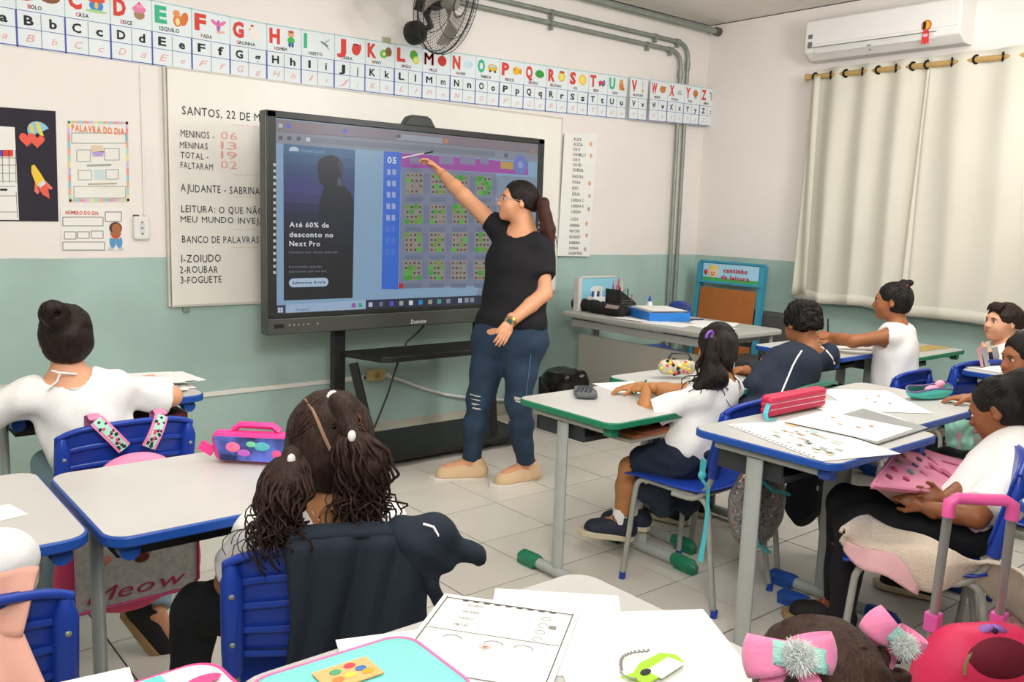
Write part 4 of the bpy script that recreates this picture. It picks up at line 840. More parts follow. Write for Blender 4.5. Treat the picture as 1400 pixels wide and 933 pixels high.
def shirt(t,J,S,mt,fat=1,slv=.55,name='shirt',hem=-.02,neckr=.058,wr=.006,slr=.046,seed=1,sleeves=True,neckd=0,long=False):
    up=nrm(np.asarray(J['neck'],float)-J['pel']); tf=nrm(J['tf']); TR=fr(tf-up*np.dot(tf,up),up); ch=lerp(J['pel'],J['neck'],.64); be=lerp(J['pel'],J['neck'],.28)
    P=[E_(ch,(.132*S*fat,.097*S*fat,.165*S),TR,k=.05),E_(be,(.125*S*fat,.10*S*fat,.15*S),TR,k=.05),E_(np.asarray(J['pel'])+up*hem*.5,(.137*S*fat,.115*S*fat,.12*S),TR,k=.05),C_(J['shl'],J['shr'],.051*S,k=.045)]
    for q in 'lr':
        if not sleeves: continue
        if long: P+=[C_(J['sh'+q],J['el'+q],slr*S,slr*.95*S,k=.03),C_(J['el'+q],lerp(J['el'+q],J['wr'+q],.93),slr*.9*S,slr*.72*S,k=.02,cb=True)]
        else: P+=[C_(J['sh'+q],lerp(J['sh'+q],J['el'+q],slv),.047*S,slr*1.08*S,k=.03,cb=True)]
    if not sleeves:
        for q in 'lr': P+=[E_(lerp(J['sh'+q],J['el'+q],.22),(.055*S,.055*S,.06*S),TR,k=.01,op='s')]
    P+=[C_(np.asarray(J['neck'])+up*.0-tf*.0,np.asarray(J['neck'])+up*.12+tf*neckd,neckr,neckr*1.1,k=.01,op='s'),PL(np.asarray(J['pel'])+up*hem,-up,k=.006,c=J['pel'],rad=.22*S)]
    m=SB(); m.sdf(P,.008*S,mt,wr,26,seed); return m.build(name,t,smooth=180,world=True)
def trousers(t,J,S,mt,fat=1,to=.9,name='trousers',rk=.056,ra=.04,wr=.005,seed=2,rt=.08):
    up=nrm(np.asarray(J['neck'],float)-J['pel']); tf=nrm(J['tf']); TR=fr(tf-up*np.dot(tf,up),up)
    P=[E_(J['pel'],(.135*S*fat,.11*S*fat,.10*S),TR,k=.05)]
    for q in 'lr':
        if to>1.01 or to>=.5:
            P+=[C_(J['hip'+q],J['kn'+q],rt*S*fat,rk*S,k=.03),C_(J['kn'+q],lerp(J['kn'+q],J['an'+q],to),rk*S,ra*S,k=.02,cb=True)]
        else: P+=[C_(J['hip'+q],lerp(J['hip'+q],J['kn'+q],to*2),rt*S*fat,rk*1.25*S,k=.03,cb=True)]
    P+=[PL(np.asarray(J['pel'])+up*.07*S,up,k=.006,c=J['pel'],rad=.2*S)]
    m=SB(); m.sdf(P,.008*S,mt,wr,28,seed); return m.build(name,t,smooth=180,world=True)
def shoe(t,an,toe,S,mt,sole,up=None,laces=None,name='shoe'):
    f=nrm(toe); u=V(0,0,1) if up is None else np.asarray(up,float); u=nrm(u-f*np.dot(f,u)); R=np.array([np.cross(f,u),f,u]).T; o=np.asarray(an,float)-u*.062*S
    pts=[(.030,-.055),(.040,.02),(.047,.09),(.036,.145),(.0,.165),(-.036,.145),(-.045,.09),(-.038,.02),(-.030,-.055),(0,-.072)]; pts=[(a*S,b*S) for a,b in pts]
    m=MB(); m.prism(pts,-.012*S,.012*S,sole,R=R,o=o); so=m.build(name,t,smooth=50,world=True,bevel=.004*S)
    L=lambda a,b,c: o+R@V(a,b,c)*S
    m=SB(); m.sdf([C_(L(0,-.035,.03),L(0,.1,.012),.037*S,.038*S,k=.02),C_(L(0,-.03,.035),L(0,-.02,.075),.036*S,.034*S,k=.02),C_(L(0,.02,.05),L(0,.1,.02),.028*S,.03*S,k=.02),C_(L(0,-.02,.07),L(0,-.01,.12),.026*S,k=.008,op='s'),PL(L(0,0,.008),-u,k=.003),PL(L(0,0,.088),u,k=.003)],.0055*S,mt); m.build('shoe_upper',so,smooth=180,world=False) if False else None
    o2=m.build('shoe_upper',so,smooth=180,world=True)
    if laces is not None:
        m=MB()
        for q in range(4):
            y_=.03+.018*q; z_=.083-.017*q; m.tube([L(-.022,y_,z_-.012),L(0,y_,z_+.004),L(.022,y_,z_-.012)],.0035*S,laces,5)
        m.build('shoelaces',so,smooth=60,world=True)
    return so
def ik(a,c,l1,l2,hint):
    a=np.asarray(a,float);c=np.asarray(c,float); d=c-a; D=min(np.linalg.norm(d),(l1+l2)*.995); d=nrm(d); x=(l1*l1-l2*l2+D*D)/(2*D); h_=math.sqrt(max(l1*l1-x*x,0)); hv=np.asarray(hint,float); hv=nrm(hv-d*np.dot(hv,d)); return a+d*x+hv*h_
def seatJ(cx,cy,yaw,head,hf,handl,handr,S=1,seat=.47,hu=(0,0,1),tyaw=None,kn=.36,spread=.085,HS=.195,feet=None,hintl=None,hintr=None,shw=.125,elz=-1):
    Rm=Rz(yaw); f=Rm@V(0,1,0); rt=Rm@V(1,0,0); J={}
    J['pel']=V(cx,cy,seat+.085*S); J['head']=np.asarray(head,float); J['hf']=hf; J['hu']=hu
    R=headR(hf,hu); J['neck']=J['head']+R@V(0,-.16,-.66)*HS
    TRm=Rz(yaw if tyaw is None else tyaw); J['tf']=TRm@V(0,1,0); tr=TRm@V(1,0,0); up=nrm(J['neck']-J['pel'])
    J['shr']=J['neck']+tr*shw*S-up*.048*S; J['shl']=J['neck']-tr*shw*S-up*.048*S
    for q,hd in (('l',handl),('r',handr)):
        J['wr'+q]=np.asarray(hd,float); s_=-1 if q=='l' else 1
        hn=(hintl if q=='l' else hintr)
        if hn is None: hn=tr*s_*.5+V(0,0,elz)-J['tf']*.2
        el=ik(J['sh'+q],J['wr'+q],.20*S,.185*S,hn); J['el'+q]=el
        dd=J['wr'+q]-el
        if np.linalg.norm(dd)>.2*S: J['wr'+q]=el+nrm(dd)*.19*S
        J['hip'+q]=J['pel']+rt*s_*.065*S-V(0,0,.015); J['kn'+q]=J['pel']+rt*s_*spread*S+f*kn*S-V(0,0,.02)
        ft=f*(kn+.0) if feet is None else f*feet[0 if q=='l' else 1]
        J['an'+q]=V(*(J['pel']+rt*s_*(spread+.01)*S+ft)[:2],.085*S); J['toe'+q]=f+rt*s_*.15
    return J
def locks(mb,P0,P1,P2,n,rad,r,curl,mt,seed,turns=3,fl=1.0,pts=16,lv=.25):
    rs=np.random.RandomState(seed); P0,P1,P2=[np.asarray(p,float) for p in (P0,P1,P2)]
    for i in range(n):
        a0=rs.rand()*2*PI; rr=math.sqrt(rs.rand()); ph=rs.rand()*2*PI; L=1-lv*rs.rand(); tw=turns*(.7+.6*rs.rand()); P=[]; dr=rs.normal(size=3)*rad*.4
        for k in range(pts):
            t=k/(pts-1)*L; p=(1-t)**2*P0+2*t*(1-t)*P1+t*t*P2; g=rad*rr*(math.sin(PI*min(1,t*1.25+.12))**.7 if t<.7 else 1-.35*(t-.7)/.3)*fl
            c_=curl*t**.8; P.append(p+V(math.cos(a0)*g+c_*math.cos(ph+tw*2*PI*t),math.sin(a0)*g+c_*math.sin(ph+tw*2*PI*t),.4*c_*math.sin(ph+tw*2*PI*t))+dr*t)
        mb.tube(P,[r*(.9-.55*k/(pts-1)) for k in range(pts)],mt,5)
def cap(P,c,R,s,th=.03,fa=.0,low=-.25,top=0,side=.0):
    """hair prims over a skull: scalp shell minus the face opening"""
    h=lambda x,y,z: c+R@(V(x,y,z)*s)
    P+=[E_(h(0,-.08,.14+top),((.345+th)*s,(.43+th)*s,(.375+th+top)*s),R,k=.01),E_(h(0,-.2,-.1),((.30+th)*s,(.28+th)*s,(.3)*s),R,k=.04),
        E_(h(0,.48,-.1+fa),(.30*s,.42*s,.40*s),R,k=.02,op='s'),E_(h(.40,.12,-.22),(.13*s,.30*s,.24*s),R,k=.012,op='s'),E_(h(-.40,.12,-.22),(.13*s,.30*s,.24*s),R,k=.012,op='s'),PL(h(0,0,low),R@V(0,.15,-1),k=.02)]
    return P
def strands(m,c,R,s,to,mt,n,seed,r=.0022,th=.03):
    """fine hair running over the scalp toward the tie point"""
    rs=np.random.RandomState(seed)
    for i in range(n):
        a=rs.uniform(-1.9,1.9)-PI/2*0; el=rs.uniform(-.2,1.2)
        d=V(math.sin(a)*math.cos(el),math.cos(a)*math.cos(el),math.sin(el))
        if d[1]>.35 and d[2]<.75: continue
        P=[]
        for k in range(9):
            t=k/8; q=nrm(d*(1-t)+nrm(to)*t); P.append(c+R@((V(0,-.08,.14)+q*V(.345+th,.43+th,.375+th)*1.0)*s))
        m.tube(P,r,mt,4)
# ---------------------------------------------------------------- the teacher
tan=skin('tan','D69A74'); light=skin('light','DBA07C'); brownS=skin('brown','9C623E'); brown2=skin('warm_brown','B07848'); fair=skin('fair','D8A07E')
J=dict(pel=px(697,458,y=3.68),neck=px(716,316,y=3.74),head=px(707,276,y=3.76),hf=(-.86,.40,.12),tf=(-.82,-.50,.05),
 shr=px(684,316,y=3.88),shl=px(739,339,y=3.60),elr=px(634,268,y=4.08),wrr=px(603,236,y=4.26),ell=px(744,402,y=3.52),wrl=px(697,441,y=3.44),
 hipr=px(675,468,y=3.76),hipl=px(714,470,y=3.62),knr=px(655,548,y=3.77),knl=px(709,550,y=3.56),anr=px(643,634,y=3.80),anl=px(718,642,y=3.58))
J['toer']=px(598,655,z=.03)-px(650,654,z=.03); J['toel']=px(680,668,z=.03)-px(728,660,z=.03)
J['anr'][2]=.085; J['anl'][2]=.085
J['thsl']=.22; J['spl']=.02; J['tcl']=.15; J['hdr']=px(571,208,y=4.37)-J['wrr']; J['hnr']=V(-.3,-.3,-1); J['tsr']=1; J['hdl']=px(684,470,y=3.40)-J['wrl']; J['hnl']=V(.35,.6,.1); J['tsl']=-1
tch,R,c=person('woman in black T-shirt and ripped jeans pointing a pen at the screen',(3.0,3.66,0),J,S=1.36,sk=tan,HS=.222,hand=.155,curl=(.3,.45),fat=1.22,rnk=.058,hh=.004)
t=tch; up=nrm(J['neck']-J['pel']); TR=fr(V(*J['tf']),up); bl=M('tshirt_black','141316',.85,var=.15,bump=.1,bs=80)
P=[E_(lerp(J['pel'],J['neck'],.68),(.20,.145,.19),TR,k=.07),E_(lerp(J['pel'],J['neck'],.66)+V(*J['tf'])*.07,(.155,.105,.11),TR,k=.06),E_(lerp(J['pel'],J['neck'],.36),(.185,.155,.17),TR,k=.07),E_(lerp(J['pel'],J['neck'],.12),(.205,.165,.13),TR,k=.05),C_(J['shl'],J['shr'],.066,k=.06),
 C_(J['shl'],lerp(J['shl'],J['ell'],.60),.068,.072,k=.04,cb=True),C_(J['shr'],lerp(J['shr'],J['elr'],.30),.066,.068,k=.04,cb=True),
 C_(J['neck']+V(*J['tf'])*.045+V(0,0,-.02),J['neck']+up*.14,.078,.09,k=.012,op='s'),PL(lerp(J['pel'],J['neck'],.015),-up,k=.008,c=J['pel'],rad=.3)]
m=SB(); m.sdf(P,.0095,bl,.007,17,4); m.build('tshirt',t,smooth=180,world=True)
jean=M('denim','25394F',.8,var=.22,vs=5,bump=.2,bs=150)
P=[E_(J['pel']+V(0,0,-.03),(.205,.165,.13),TR,k=.06),E_(lerp(J['hipr'],J['hipl'],.5)-V(*J['tf'])*.05,(.2,.14,.13),TR,k=.06)]
for q in 'lr': P+=[C_(J['hip'+q],J['kn'+q],.122,.071,k=.04),C_(J['kn'+q],lerp(J['kn'+q],J['an'+q],.35),.069,.068,k=.03),C_(lerp(J['kn'+q],J['an'+q],.35),lerp(J['kn'+q],J['an'+q],.93),.07,.05,k=.02,cb=True)]
P+=[E_(lerp(J['pel'],J['neck'],.12),(.20,.162,.12),TR,k=.04),PL(lerp(J['pel'],J['neck'],.22),up,k=.008,c=J['pel'],rad=.35)]
m=SB(); m.sdf(P,.0095,jean,.006,26,5); jo=m.build('jeans',t,smooth=180,world=True)
rip=M('frayed_thread','D8D2C6',.9); seam=M('jean_seam','5A7896',.8)
for q,dzs in (('r',(.035,.012,-.012,-.035)),('l',(.03,.012))):
    m=MB(); f=nrm(V(-.72,-.55,0)) if q=='r' else nrm(V(-.5,-.8,0)); sd=V(-f[1],f[0],0); 
    for i,dz in enumerate(dzs):
        for k in range(3): m.tube([J['kn'+q]+f*(.073+.002*k)*1.0+sd*a+V(0,0,dz+.004*k-.002*k*(a/.03)) -f*a*a*8 for a in np.linspace(-.034+.006*i,.034-.004*k,6)],.0022,rip,4)
    m.build('knee_rip',jo,world=True,smooth=60)
m=MB(); vd=nrm(V(-.42,-.9,0)); P=[J['hipl']+V(.03,0,.1)+vd*.128,lerp(J['hipl'],J['knl'],.35)+V(.02,0,0)+vd*.118,lerp(J['hipl'],J['knl'],.75)+V(.02,0,0)+vd*.09,J['knl']+V(.03,0,-.03)+vd*.07,lerp(J['knl'],J['anl'],.5)+V(.03,0,0)+vd*.056,lerp(J['knl'],J['anl'],.9)+V(.02,0,0)+vd*.045]; m.tube(P,.0022,seam,4); m.build('side_seam',jo,world=True)
bei=M('beige_canvas','D8B890',.8,var=.05,bump=.15,bs=120); wso=M('sole_white','D8D2C6',.6)
for q in 'lr': shoe(t,J['an'+q],J['toe'+q]*V(1,1,0),1.42,bei,wso)
hb=hairm('dark_brown','1E1512'); hb2=hairm('ponytail_brown','40231B')
m=SB(); hp=cap([],c,R,.222,th=.035,fa=.02,low=-.12); hp+=[E_(c+R@V(0,-.5,.12)*.222,(.028,.03,.028),k=.02)]; m.sdf(hp,.005,hb,.002,60,1); strands(m,c,R,.222,V(0,-1,.05),hb,90,3,.0018,.034); m.build('hair',t,smooth=180,world=True)
pa=px(742,280,y=3.64); pb=px(756,344,y=3.54); m=SB(); m.sdf([C_(c+R@V(0,-.52,.12)*.222,pa,.022,.03,k=.03),C_(pa,lerp(pa,pb,.5),.036,.040,k=.03),C_(lerp(pa,pb,.5),pb,.040,.010,k=.02)],.005,hb2,.004,45,2)
locks(m,pa+V(0,0,.02),lerp(pa,pb,.5)+V(.015,0,0),pb,40,.028,.0035,.004,hb2,4,turns=1); m.build('ponytail',t,smooth=180,world=True)
m=MB(); h=lambda x,y_,z_: c+R@(V(x,y_,z_)*.222); gl=M('glasses_frame','C8B8B0',.3,.6)
for q in (-1,1): m.tube([h(q*.15+.105*math.cos(a),.46,.01+.085*math.sin(a)) for a in np.linspace(0,2*PI,17)],.0016,gl,5); m.tube([h(q*.25,.45,.04),h(q*.33,.3,.035),h(q*.37,-.02,.02)],.0016,gl,5)
m.tube([h(-.045,.46,.02),h(.045,.46,.02)],.0016,gl,5); m.build('glasses',t,smooth=60,world=True)
m=MB(); w_=J['wrl']; ax_=nrm(J['wrl']-J['ell']); gold=M('gold_metal','B89858',.3,.8); 
m.tube([w_-ax_*.018,w_-ax_*.0,w_+ax_*.002],[.032,.033,.032],gold,18); vv=nrm(-RT*0.2-FW); k0=w_-ax_*.009+vv*.031; m.tube([k0-vv*.003,k0+vv*.006],.021,gold,18); m.tube([k0+vv*.006,k0+vv*.007],.016,M('watch_dial','3E5A58',.3),16); m.build('wristwatch',t,smooth=50,world=True)
m=MB(); w_=J['wrr']; ax_=nrm(J['wrr']-J['elr']); m.tube([w_-ax_*.03,w_-ax_*.026],.031,gold,16); m.build('bracelet',t,smooth=50,world=True)
m=MB(); nk=J['neck']+V(*J['tf'])*.135+V(0,0,-.062); m.ell(nk,.012,M('pendant_white','E8E4DC',.3)); m.build('pendant',t,smooth=180,world=True)
pn=thing('pointer_pen','slim pale pen held by the woman against the screen','pen',px(565,214,y=4.36)); m=MB(); m.tube([px(550,216,y=4.385),px(588,208,y=4.345)],.004,M('pen_pale','D8D0C0',.4),8); m.build('barrel',pn,world=True,smooth=60); m=MB(); m.tube([px(580,210,y=4.352),px(592,207.5,y=4.34)],.0048,blk,8); m.build('grip',pn,world=True)
# ---------------------------------------------------------------- kids
def bun_hair(m,c,R,s,mt,bun,br,seed=1): pass
# girl with a bun (left)
hd=px(90,462,y=3.04); blk_h=hairm('black_brown','241913')
J=seatJ(.78,3.00,.0,hd,(.17,1,.06),(.44,3.26,.835),(1.0,3.28,.835),S=1.08,feet=(-.05,-.12),hintl=V(-1,-.3,-.35),hintr=V(1,-.3,-.35))
J['hdl']=V(.1,1,-.1);J['hnl']=V(0,0,-1);J['tsl']=-1;J['hdr']=V(-.2,1,-.1);J['hnr']=V(0,0,-1);J['tsr']=1
J['knr']=V(.98,3.20,.50);J['anl']=V(.66,3.3,.09);J['anr']=px(212,838,y=2.86); J['toer']=V(.42,-.35,-.65); J['toel']=V(-.2,.9,0)
t,R,c=person('girl with a dark hair bun and white shirt seen from behind at the left',(.78,3.00,0),J,S=1.08,sk=light,HS=.205)
shirt(t,J,1.08,white_c,neckr=.074,slv=.8,hem=-.03,wr=.009,slr=.056); lj=cloth('light_jeans','8FA9B4'); trousers(t,J,1.08,lj,to=.98,ra=.05)
m=MB(); st=np.array([px(u,v,y=2.93) for u,v in ((70,507),(82,510),(78,522),(66,532))]); m.tube([st[0]+V(-.0,0,0),st[1],st[2],st[3]],.004,white_c,6); m.tube([st[1],px(104,512,y=2.95)],.004,white_c,6); m.build('neck_tie',t,world=True,smooth=60)
for q in 'lr': shoe(t,J['an'+q],J['toe'+q],1.15,M('shoe_black','1E1C1C',.7,bump=.2),M('sole_tan','A08458',.6),up=V(.5,-.42,.6) if q=='r' else None)
m=SB(); hp=cap([],c,R,.205,th=.035,low=-.3); b0=px(74,432,y=2.95); hp+=[E_(b0,(.043,.035,.046),k=.02),E_(b0+V(-.012,-.02,.025),(.03,.025,.03),k=.015),E_(b0+V(0,-.035,.01),(.010,.02,.010),k=.008,op='s')]; m.sdf(hp,.0045,blk_h,.003,70,2)
strands(m,c,R,.205,V(-.12,-.75,.55),blk_h,80,5,.0016,.033)
m.tube([b0+V(.038*math.cos(a),-.006-.012*math.sin(a*2),.04*math.sin(a)) for a in np.linspace(0,4*PI,40)],[.009]*40,blk_h,6); m.build('hair',t,smooth=180,world=True)
# girl with pigtails (foreground)
hd=px(452,612,y=1.72); br_h=hairm('curly_brown','2E1E17')
J=seatJ(.88,1.86,-.42,hd,(.52,.85,-.05),(.86,2.06,.66),(1.06,2.0,.66),S=1.05,hu=(0,0,1),HS=.222)
J['hdl']=V(.1,1,-.1);J['hnl']=V(0,0,-1);J['tsl']=-1;J['hdr']=V(-.2,1,-.1);J['hnr']=V(0,0,-1);J['tsr']=1
t,R,c=person('girl with curly brown pigtails and white shirt seen from behind in the foreground',(.88,1.86,0),J,S=1.05,sk=brown2,HS=.222,curl=(.3,.3))
J['knl']=px(268,832,z=.49); J['anl']=J['knl']*V(1,1,0)+V(-.02,.06,.09)
shirt(t,J,1.05,white_c,neckr=.046,slv=.75,hem=-.13,wr=.009,slr=.055,seed=7); trousers(t,J,1.05,blackc,to=.9)
for q in 'lr': shoe(t,J['an'+q],J['toe'+q],1.1,MATS['shoe_black'],MATS['sole_tan'])
h=lambda x,y_,z_: c+R@(V(x,y_,z_)*.222)
m=SB(); hp=cap([],c,R,.222,th=.085,low=-.36,top=.0); hp+=[C_(h(.0,.3,.6),h(.02,-.2,.62),.004,k=.008,op='s'),C_(h(0.02,-.2,.61),h(.06,-.5,.3),.004,k=.008,op='s'),C_(h(.06,-.52,.3),h(.05,-.5,-.12),.004,k=.008,op='s')]; m.sdf(hp,.004,br_h,.0035,60,3)
strands(m,c,R,.222,V(-.8,-.6,.0),br_h,60,8,.0018,.083); strands(m,c,R,.222,V(.85,-.5,.15),br_h,60,9,.0018,.083); hr=m.build('hair',t,smooth=180,world=True)
m=MB(); P=[onsurf(hr,u_,v_,.0045) for u_,v_ in ((417,546),(428,562),(436,580),(443,597),(450,612),(456,626),(460,637))]; m.tube([p for p in P if p is not None],[.0022,.003,.0038,.0038,.0038,.003,.002][:len([p for p in P if p is not None])],M('parting','8E6E58',.8),5); m.build('hair_parting',hr,world=True,smooth=60)
el=M('elastic_white','D8D4CC',.5)
lp=px(397,628,y=1.60); rp=px(483,596,y=1.52)
for k,(p0,p1,p2,nn,sd) in enumerate(((lp,px(385,690,y=1.56),px(378,760,y=1.56),70,11),(rp,px(508,650,y=1.52),px(492,735,y=1.54),75,12))):
    m=SB(); m.sdf([C_(p0,lerp(p0,p1,.6),.018,.034,k=.03),C_(lerp(p0,p1,.6),lerp(p1,p2,.6),.036,.018,k=.03)],.006,br_h,.010,40,sd)
    locks(m,p0,p1,p2,nn+60,.055,.0052,.012,br_h,sd,turns=2.6,pts=26); locks(m,p0,p1,p2+V(-.03,.02,.0),26,.058,.0026,.018,br_h,sd+30,turns=4,pts=26)
    pg=m.build('pigtail',t,smooth=180,world=True)
    m=MB(); 
    for w2 in (lerp(p0,p1,.02),lerp(p0,p1,.5)): m.ell(w2+V(-.012,-.03,.01) if k==0 else w2+V(-.02,-.028,.01),(.009,.006,.012),el)
    m.build('hair_elastic',pg,world=True,smooth=180)
m=SB(); kn_=px(470,552,y=1.56); m.sdf([C_(kn_,rp,.020,.018,k=.02),E_(kn_,(.024,.026,.02),k=.02)],.005,br_h,.005,50,4); locks(m,kn_,lerp(kn_,rp,.5)+V(.012,-.02,0),rp,18,.018,.004,.004,hairm('reddish_brown','4A2A20'),5); m.build('hair_twist',t,smooth=180,world=True)
m=MB(); 
for uu,vv in ((455,543),(392,578)):
    q_=onsurf(hr,uu,vv,.004)
    if q_ is not None: m.tube([q_+V(.011*math.cos(a),0,.011*math.sin(a)) for a in np.linspace(0,2*PI,12)],.004,el,5)
m.build('hair_elastic',t,world=True,smooth=60)
# jacket over the chair back (local to the chair)
jm=cloth('jacket_navy','18222E'); jk=thing('hoodie','dark navy school jacket draped over the foreground chair back','jacket',(.905,1.755,0),-.40)
def jp(u,v):
    x=-.085+.29*u; top=.824+.016*(1-(x/.2)**2)
    if v<.12: a_=PI*(1-v/.12)/1.0; return V(x,-.262-.03*math.cos(a_)*-1,top+.022*math.sin(a_))
    if v<.12: return
    s_=(v-.12)/.88; return V(x*(1+.05*s_)+.01*math.sin(5*s_+u*3),-.292-.02*s_-.014*math.sin(10*u+2*s_)*(.3+s_)-.008*math.sin(23*u+4*s_),top-(.385+.02*math.sin(7*u))*s_)
m=MB(); m.grid(jp,40,44,jm,.010); m.build('jacket_back',jk,smooth=180)
def jq(u,v):
    x=-.07+.27*u; return V(x,-.228+.01*v+.006*math.sin(9*u),.828-.13*v-.03*v*math.sin(5*u))
m=MB(); m.grid(jq,20,8,jm,.010); m.build('jacket_front_edge',jk,smooth=180)
m=SB(); m.sdf([C_((.15,-.26,.825),(.215,-.27,.822),.032,.036,k=.03),C_((.215,-.27,.822),(.285,-.28,.785),.034,.022,k=.03),C_((.18,-.28,.78),(.235,-.29,.66),.03,.014,k=.04),C_((.18,-.28,.80),(.24,-.285,.77),.04,.022,k=.03),C_((.285,-.28,.785),(.305,-.28,.777),.027,.025,k=.012)],.006,jm,.010,30,9); m.build('jacket_sleeve',jk,smooth=180)
m=MB(); m.tube([V(.185,-.300,.862),V(.205,-.308,.857),V(.215,-.312,.838)],.003,white_c,5); m.build('piping',jk,smooth=60)
# left edge child
J=seatJ(.14,2.02,0,(.02,1.98,1.05),(-.1,1,-.1),(-.1,2.2,.80),(.22,2.2,.80),S=1.05)
J['hdl']=V(.1,1,-.1);J['hnl']=V(0,0,-1);J['tsl']=-1;J['hdr']=V(-.3,1,-.1);J['hnr']=V(0,0,-1);J['tsr']=1
J['shr']=px(4,768,y=1.84); J['elr']=px(14,800,y=1.93)
t,R,c=person('child in a white shirt cut off by the left edge of the picture',(.14,2.02,0),J,S=1.05,sk=light,facem=False)
shirt(t,J,1.05,white_c,slv=.9,wr=.008,slr=.052,seed=9,hem=-.05); trousers(t,J,1.05,blackc)
m=SB(); m.sdf(cap([],c,R,.195,th=.04,low=-.3),.006,blk_h,.003,60,2); m.build('hair',t,smooth=180,world=True)
pc=M('peach_cloth','DBA592',.8,var=.04,bump=.1,bs=80,sheen=.2); pk_=thing('peach_jacket','peach cloth jacket hanging over the chair at the left edge','jacket',(.1,1.8,0))
def pf(u,v):
    A=lerp(px(-60,790,y=1.66),px(55,777,y=1.64),u); B=lerp(px(-60,880,y=1.60),px(29,868,y=1.60),u); return lerp(A,B,v)+V(0,-.01*math.sin(6*u+2*v),0)
m=MB(); m.grid(pf,14,10,pc,.012); m.build('jacket_panel',pk_,smooth=180,world=True)
def pf2(u,v):
    A=lerp(px(-60,880,y=1.60),px(29,868,y=1.60),u); B=lerp(px(-60,1000,y=1.50),px(70,960,y=1.50),u); return lerp(A,B,v)+V(.0,-.025*math.sin(7*u+1)*v,0)
m=MB(); m.grid(pf2,16,10,pc,.012); m.build('jacket_skirt',pk_,smooth=180,world=True)
# girl with navy skirt at the green desk
hd=px(980,478,y=2.20); 
J=seatJ(2.83,2.20,.05,hd,(.58,.78,-.25),(2.60,2.42,.765),(2.80,2.50,.765),S=1.0,HS=.2,tyaw=.12,kn=.33,feet=(.27,.20),hintl=V(-.3,-.25,-1))
J['ell']=px(880,572,y=2.30); J['wrl']=px(905,525,y=2.50)+V(0,0,.0); J['wrl']=px(884,530,y=2.42); J['knl']=px(862,640,y=2.42); J['anl']=px(848,712,y=2.44); J['knr']=px(880,628,y=2.62); J['anr']=px(868,700,y=2.50)
J['toel']=V(-.75,.62,.10); J['toer']=V(-.7,.65,.05)
J['hdl']=V(-.1,.6,-.1);J['hnl']=V(.5,0,-1);J['tsl']=-1;J['hdr']=V(-.7,.5,-.1);J['hnr']=V(0,0,-1);J['tsr']=1
t,R,c=person('girl in white shirt and navy skirt writing at the green-edged desk',(2.83,2.20,0),J,S=1.0,sk=brown2,HS=.2,curl=(.9,.4))
shirt(t,J,1.0,white_c,slv=.78,wr=.008,slr=.056,seed=11,hem=-.02,fat=1.05)
up=nrm(J['neck']-J['pel']); 
P=[E_(J['pel'],(.145,.125,.10),fr(V(*J['tf']),up),k=.05)]
for q in 'lr': P+=[C_(J['hip'+q],lerp(J['hip'+q],J['kn'+q],.80),.088,.075,k=.04,cb=True),C_(J['hip'+q]+V(0,0,-.05),lerp(J['hip'+q],J['kn'+q],.62)+V(.0,0,-.11),.07,.05,k=.05)]
P+=[C_(J['hipl']+V(.0,.05,-.05),px(905,690,y=2.30),.06,.045,k=.05),C_(J['hipr']+V(.0,.05,-.05),px(940,690,y=2.25),.06,.05,k=.05),PL(J['pel']+up*.05,up,k=.006,c=J['pel'],rad=.2)]
m=SB(); m.sdf(P,.008,navy,.012,32,12); m.build('skirt',t,smooth=180,world=True)
nvs=M('shoe_navy','232838',.7,bump=.2); cso=M('sole_cream','CFC3A4',.6)
for q in 'lr':
    m=MB(); m.tube([J['an'+q]+V(0,0,.055),J['an'+q]+V(0,0,-.01)],[.034,.036],white_c,12); m.build('sock',t,smooth=60,world=True)
    shoe(t,J['an'+q],J['toe'+q],1.08,nvs,cso,laces=M('lace_navy','11131C',.8))
h=lambda x,y_,z_: c+R@(V(x,y_,z_)*.2); dk=hairm('dark_wavy','1F1613')
m=SB(); hp=cap([],c,R,.2,th=.05,low=-.36); hp+=[C_(h(0,-.5,.05),h(.0,-.5,-.3),.03,.035,k=.04)]; m.sdf(hp,.0045,dk,.003,60,5); strands(m,c,R,.2,V(-.05,-.95,.25),dk,90,8,.0018,.048); m.build('hair',t,smooth=180,world=True)
m=SB(); tp_=px(973,470,y=2.13); P1=px(975,515,y=2.10); locks(m,tp_,P1,px(945,535,y=2.16),40,.045,.005,.012,dk,3,turns=2.2,pts=22); locks(m,tp_,P1,px(985,560,y=2.10),36,.038,.0045,.014,dk,4,turns=2.5,pts=24,lv=.5); locks(m,tp_,px(1000,500,y=2.12),px(1000,535,y=2.13),30,.04,.005,.01,dk,6,turns=2,pts=20)
m.sdf([C_(tp_,P1,.035,.05,k=.03),C_(P1,px(955,530,y=2.13),.045,.025,k=.03),C_(P1,px(990,530,y=2.11),.04,.02,k=.03)],.006,dk,.009,40,7); m.build('half_ponytail',t,smooth=180,world=True)
m=MB(); m.tube([px(970,459,y=2.10)+V(.018*math.cos(a),-.006*math.sin(a),.018*math.sin(a)) for a in np.linspace(-.5,3.6,14)],.0055,M('purple_tie','8A58B8',.6),8); m.build('hair_tie',t,smooth=60,world=True)
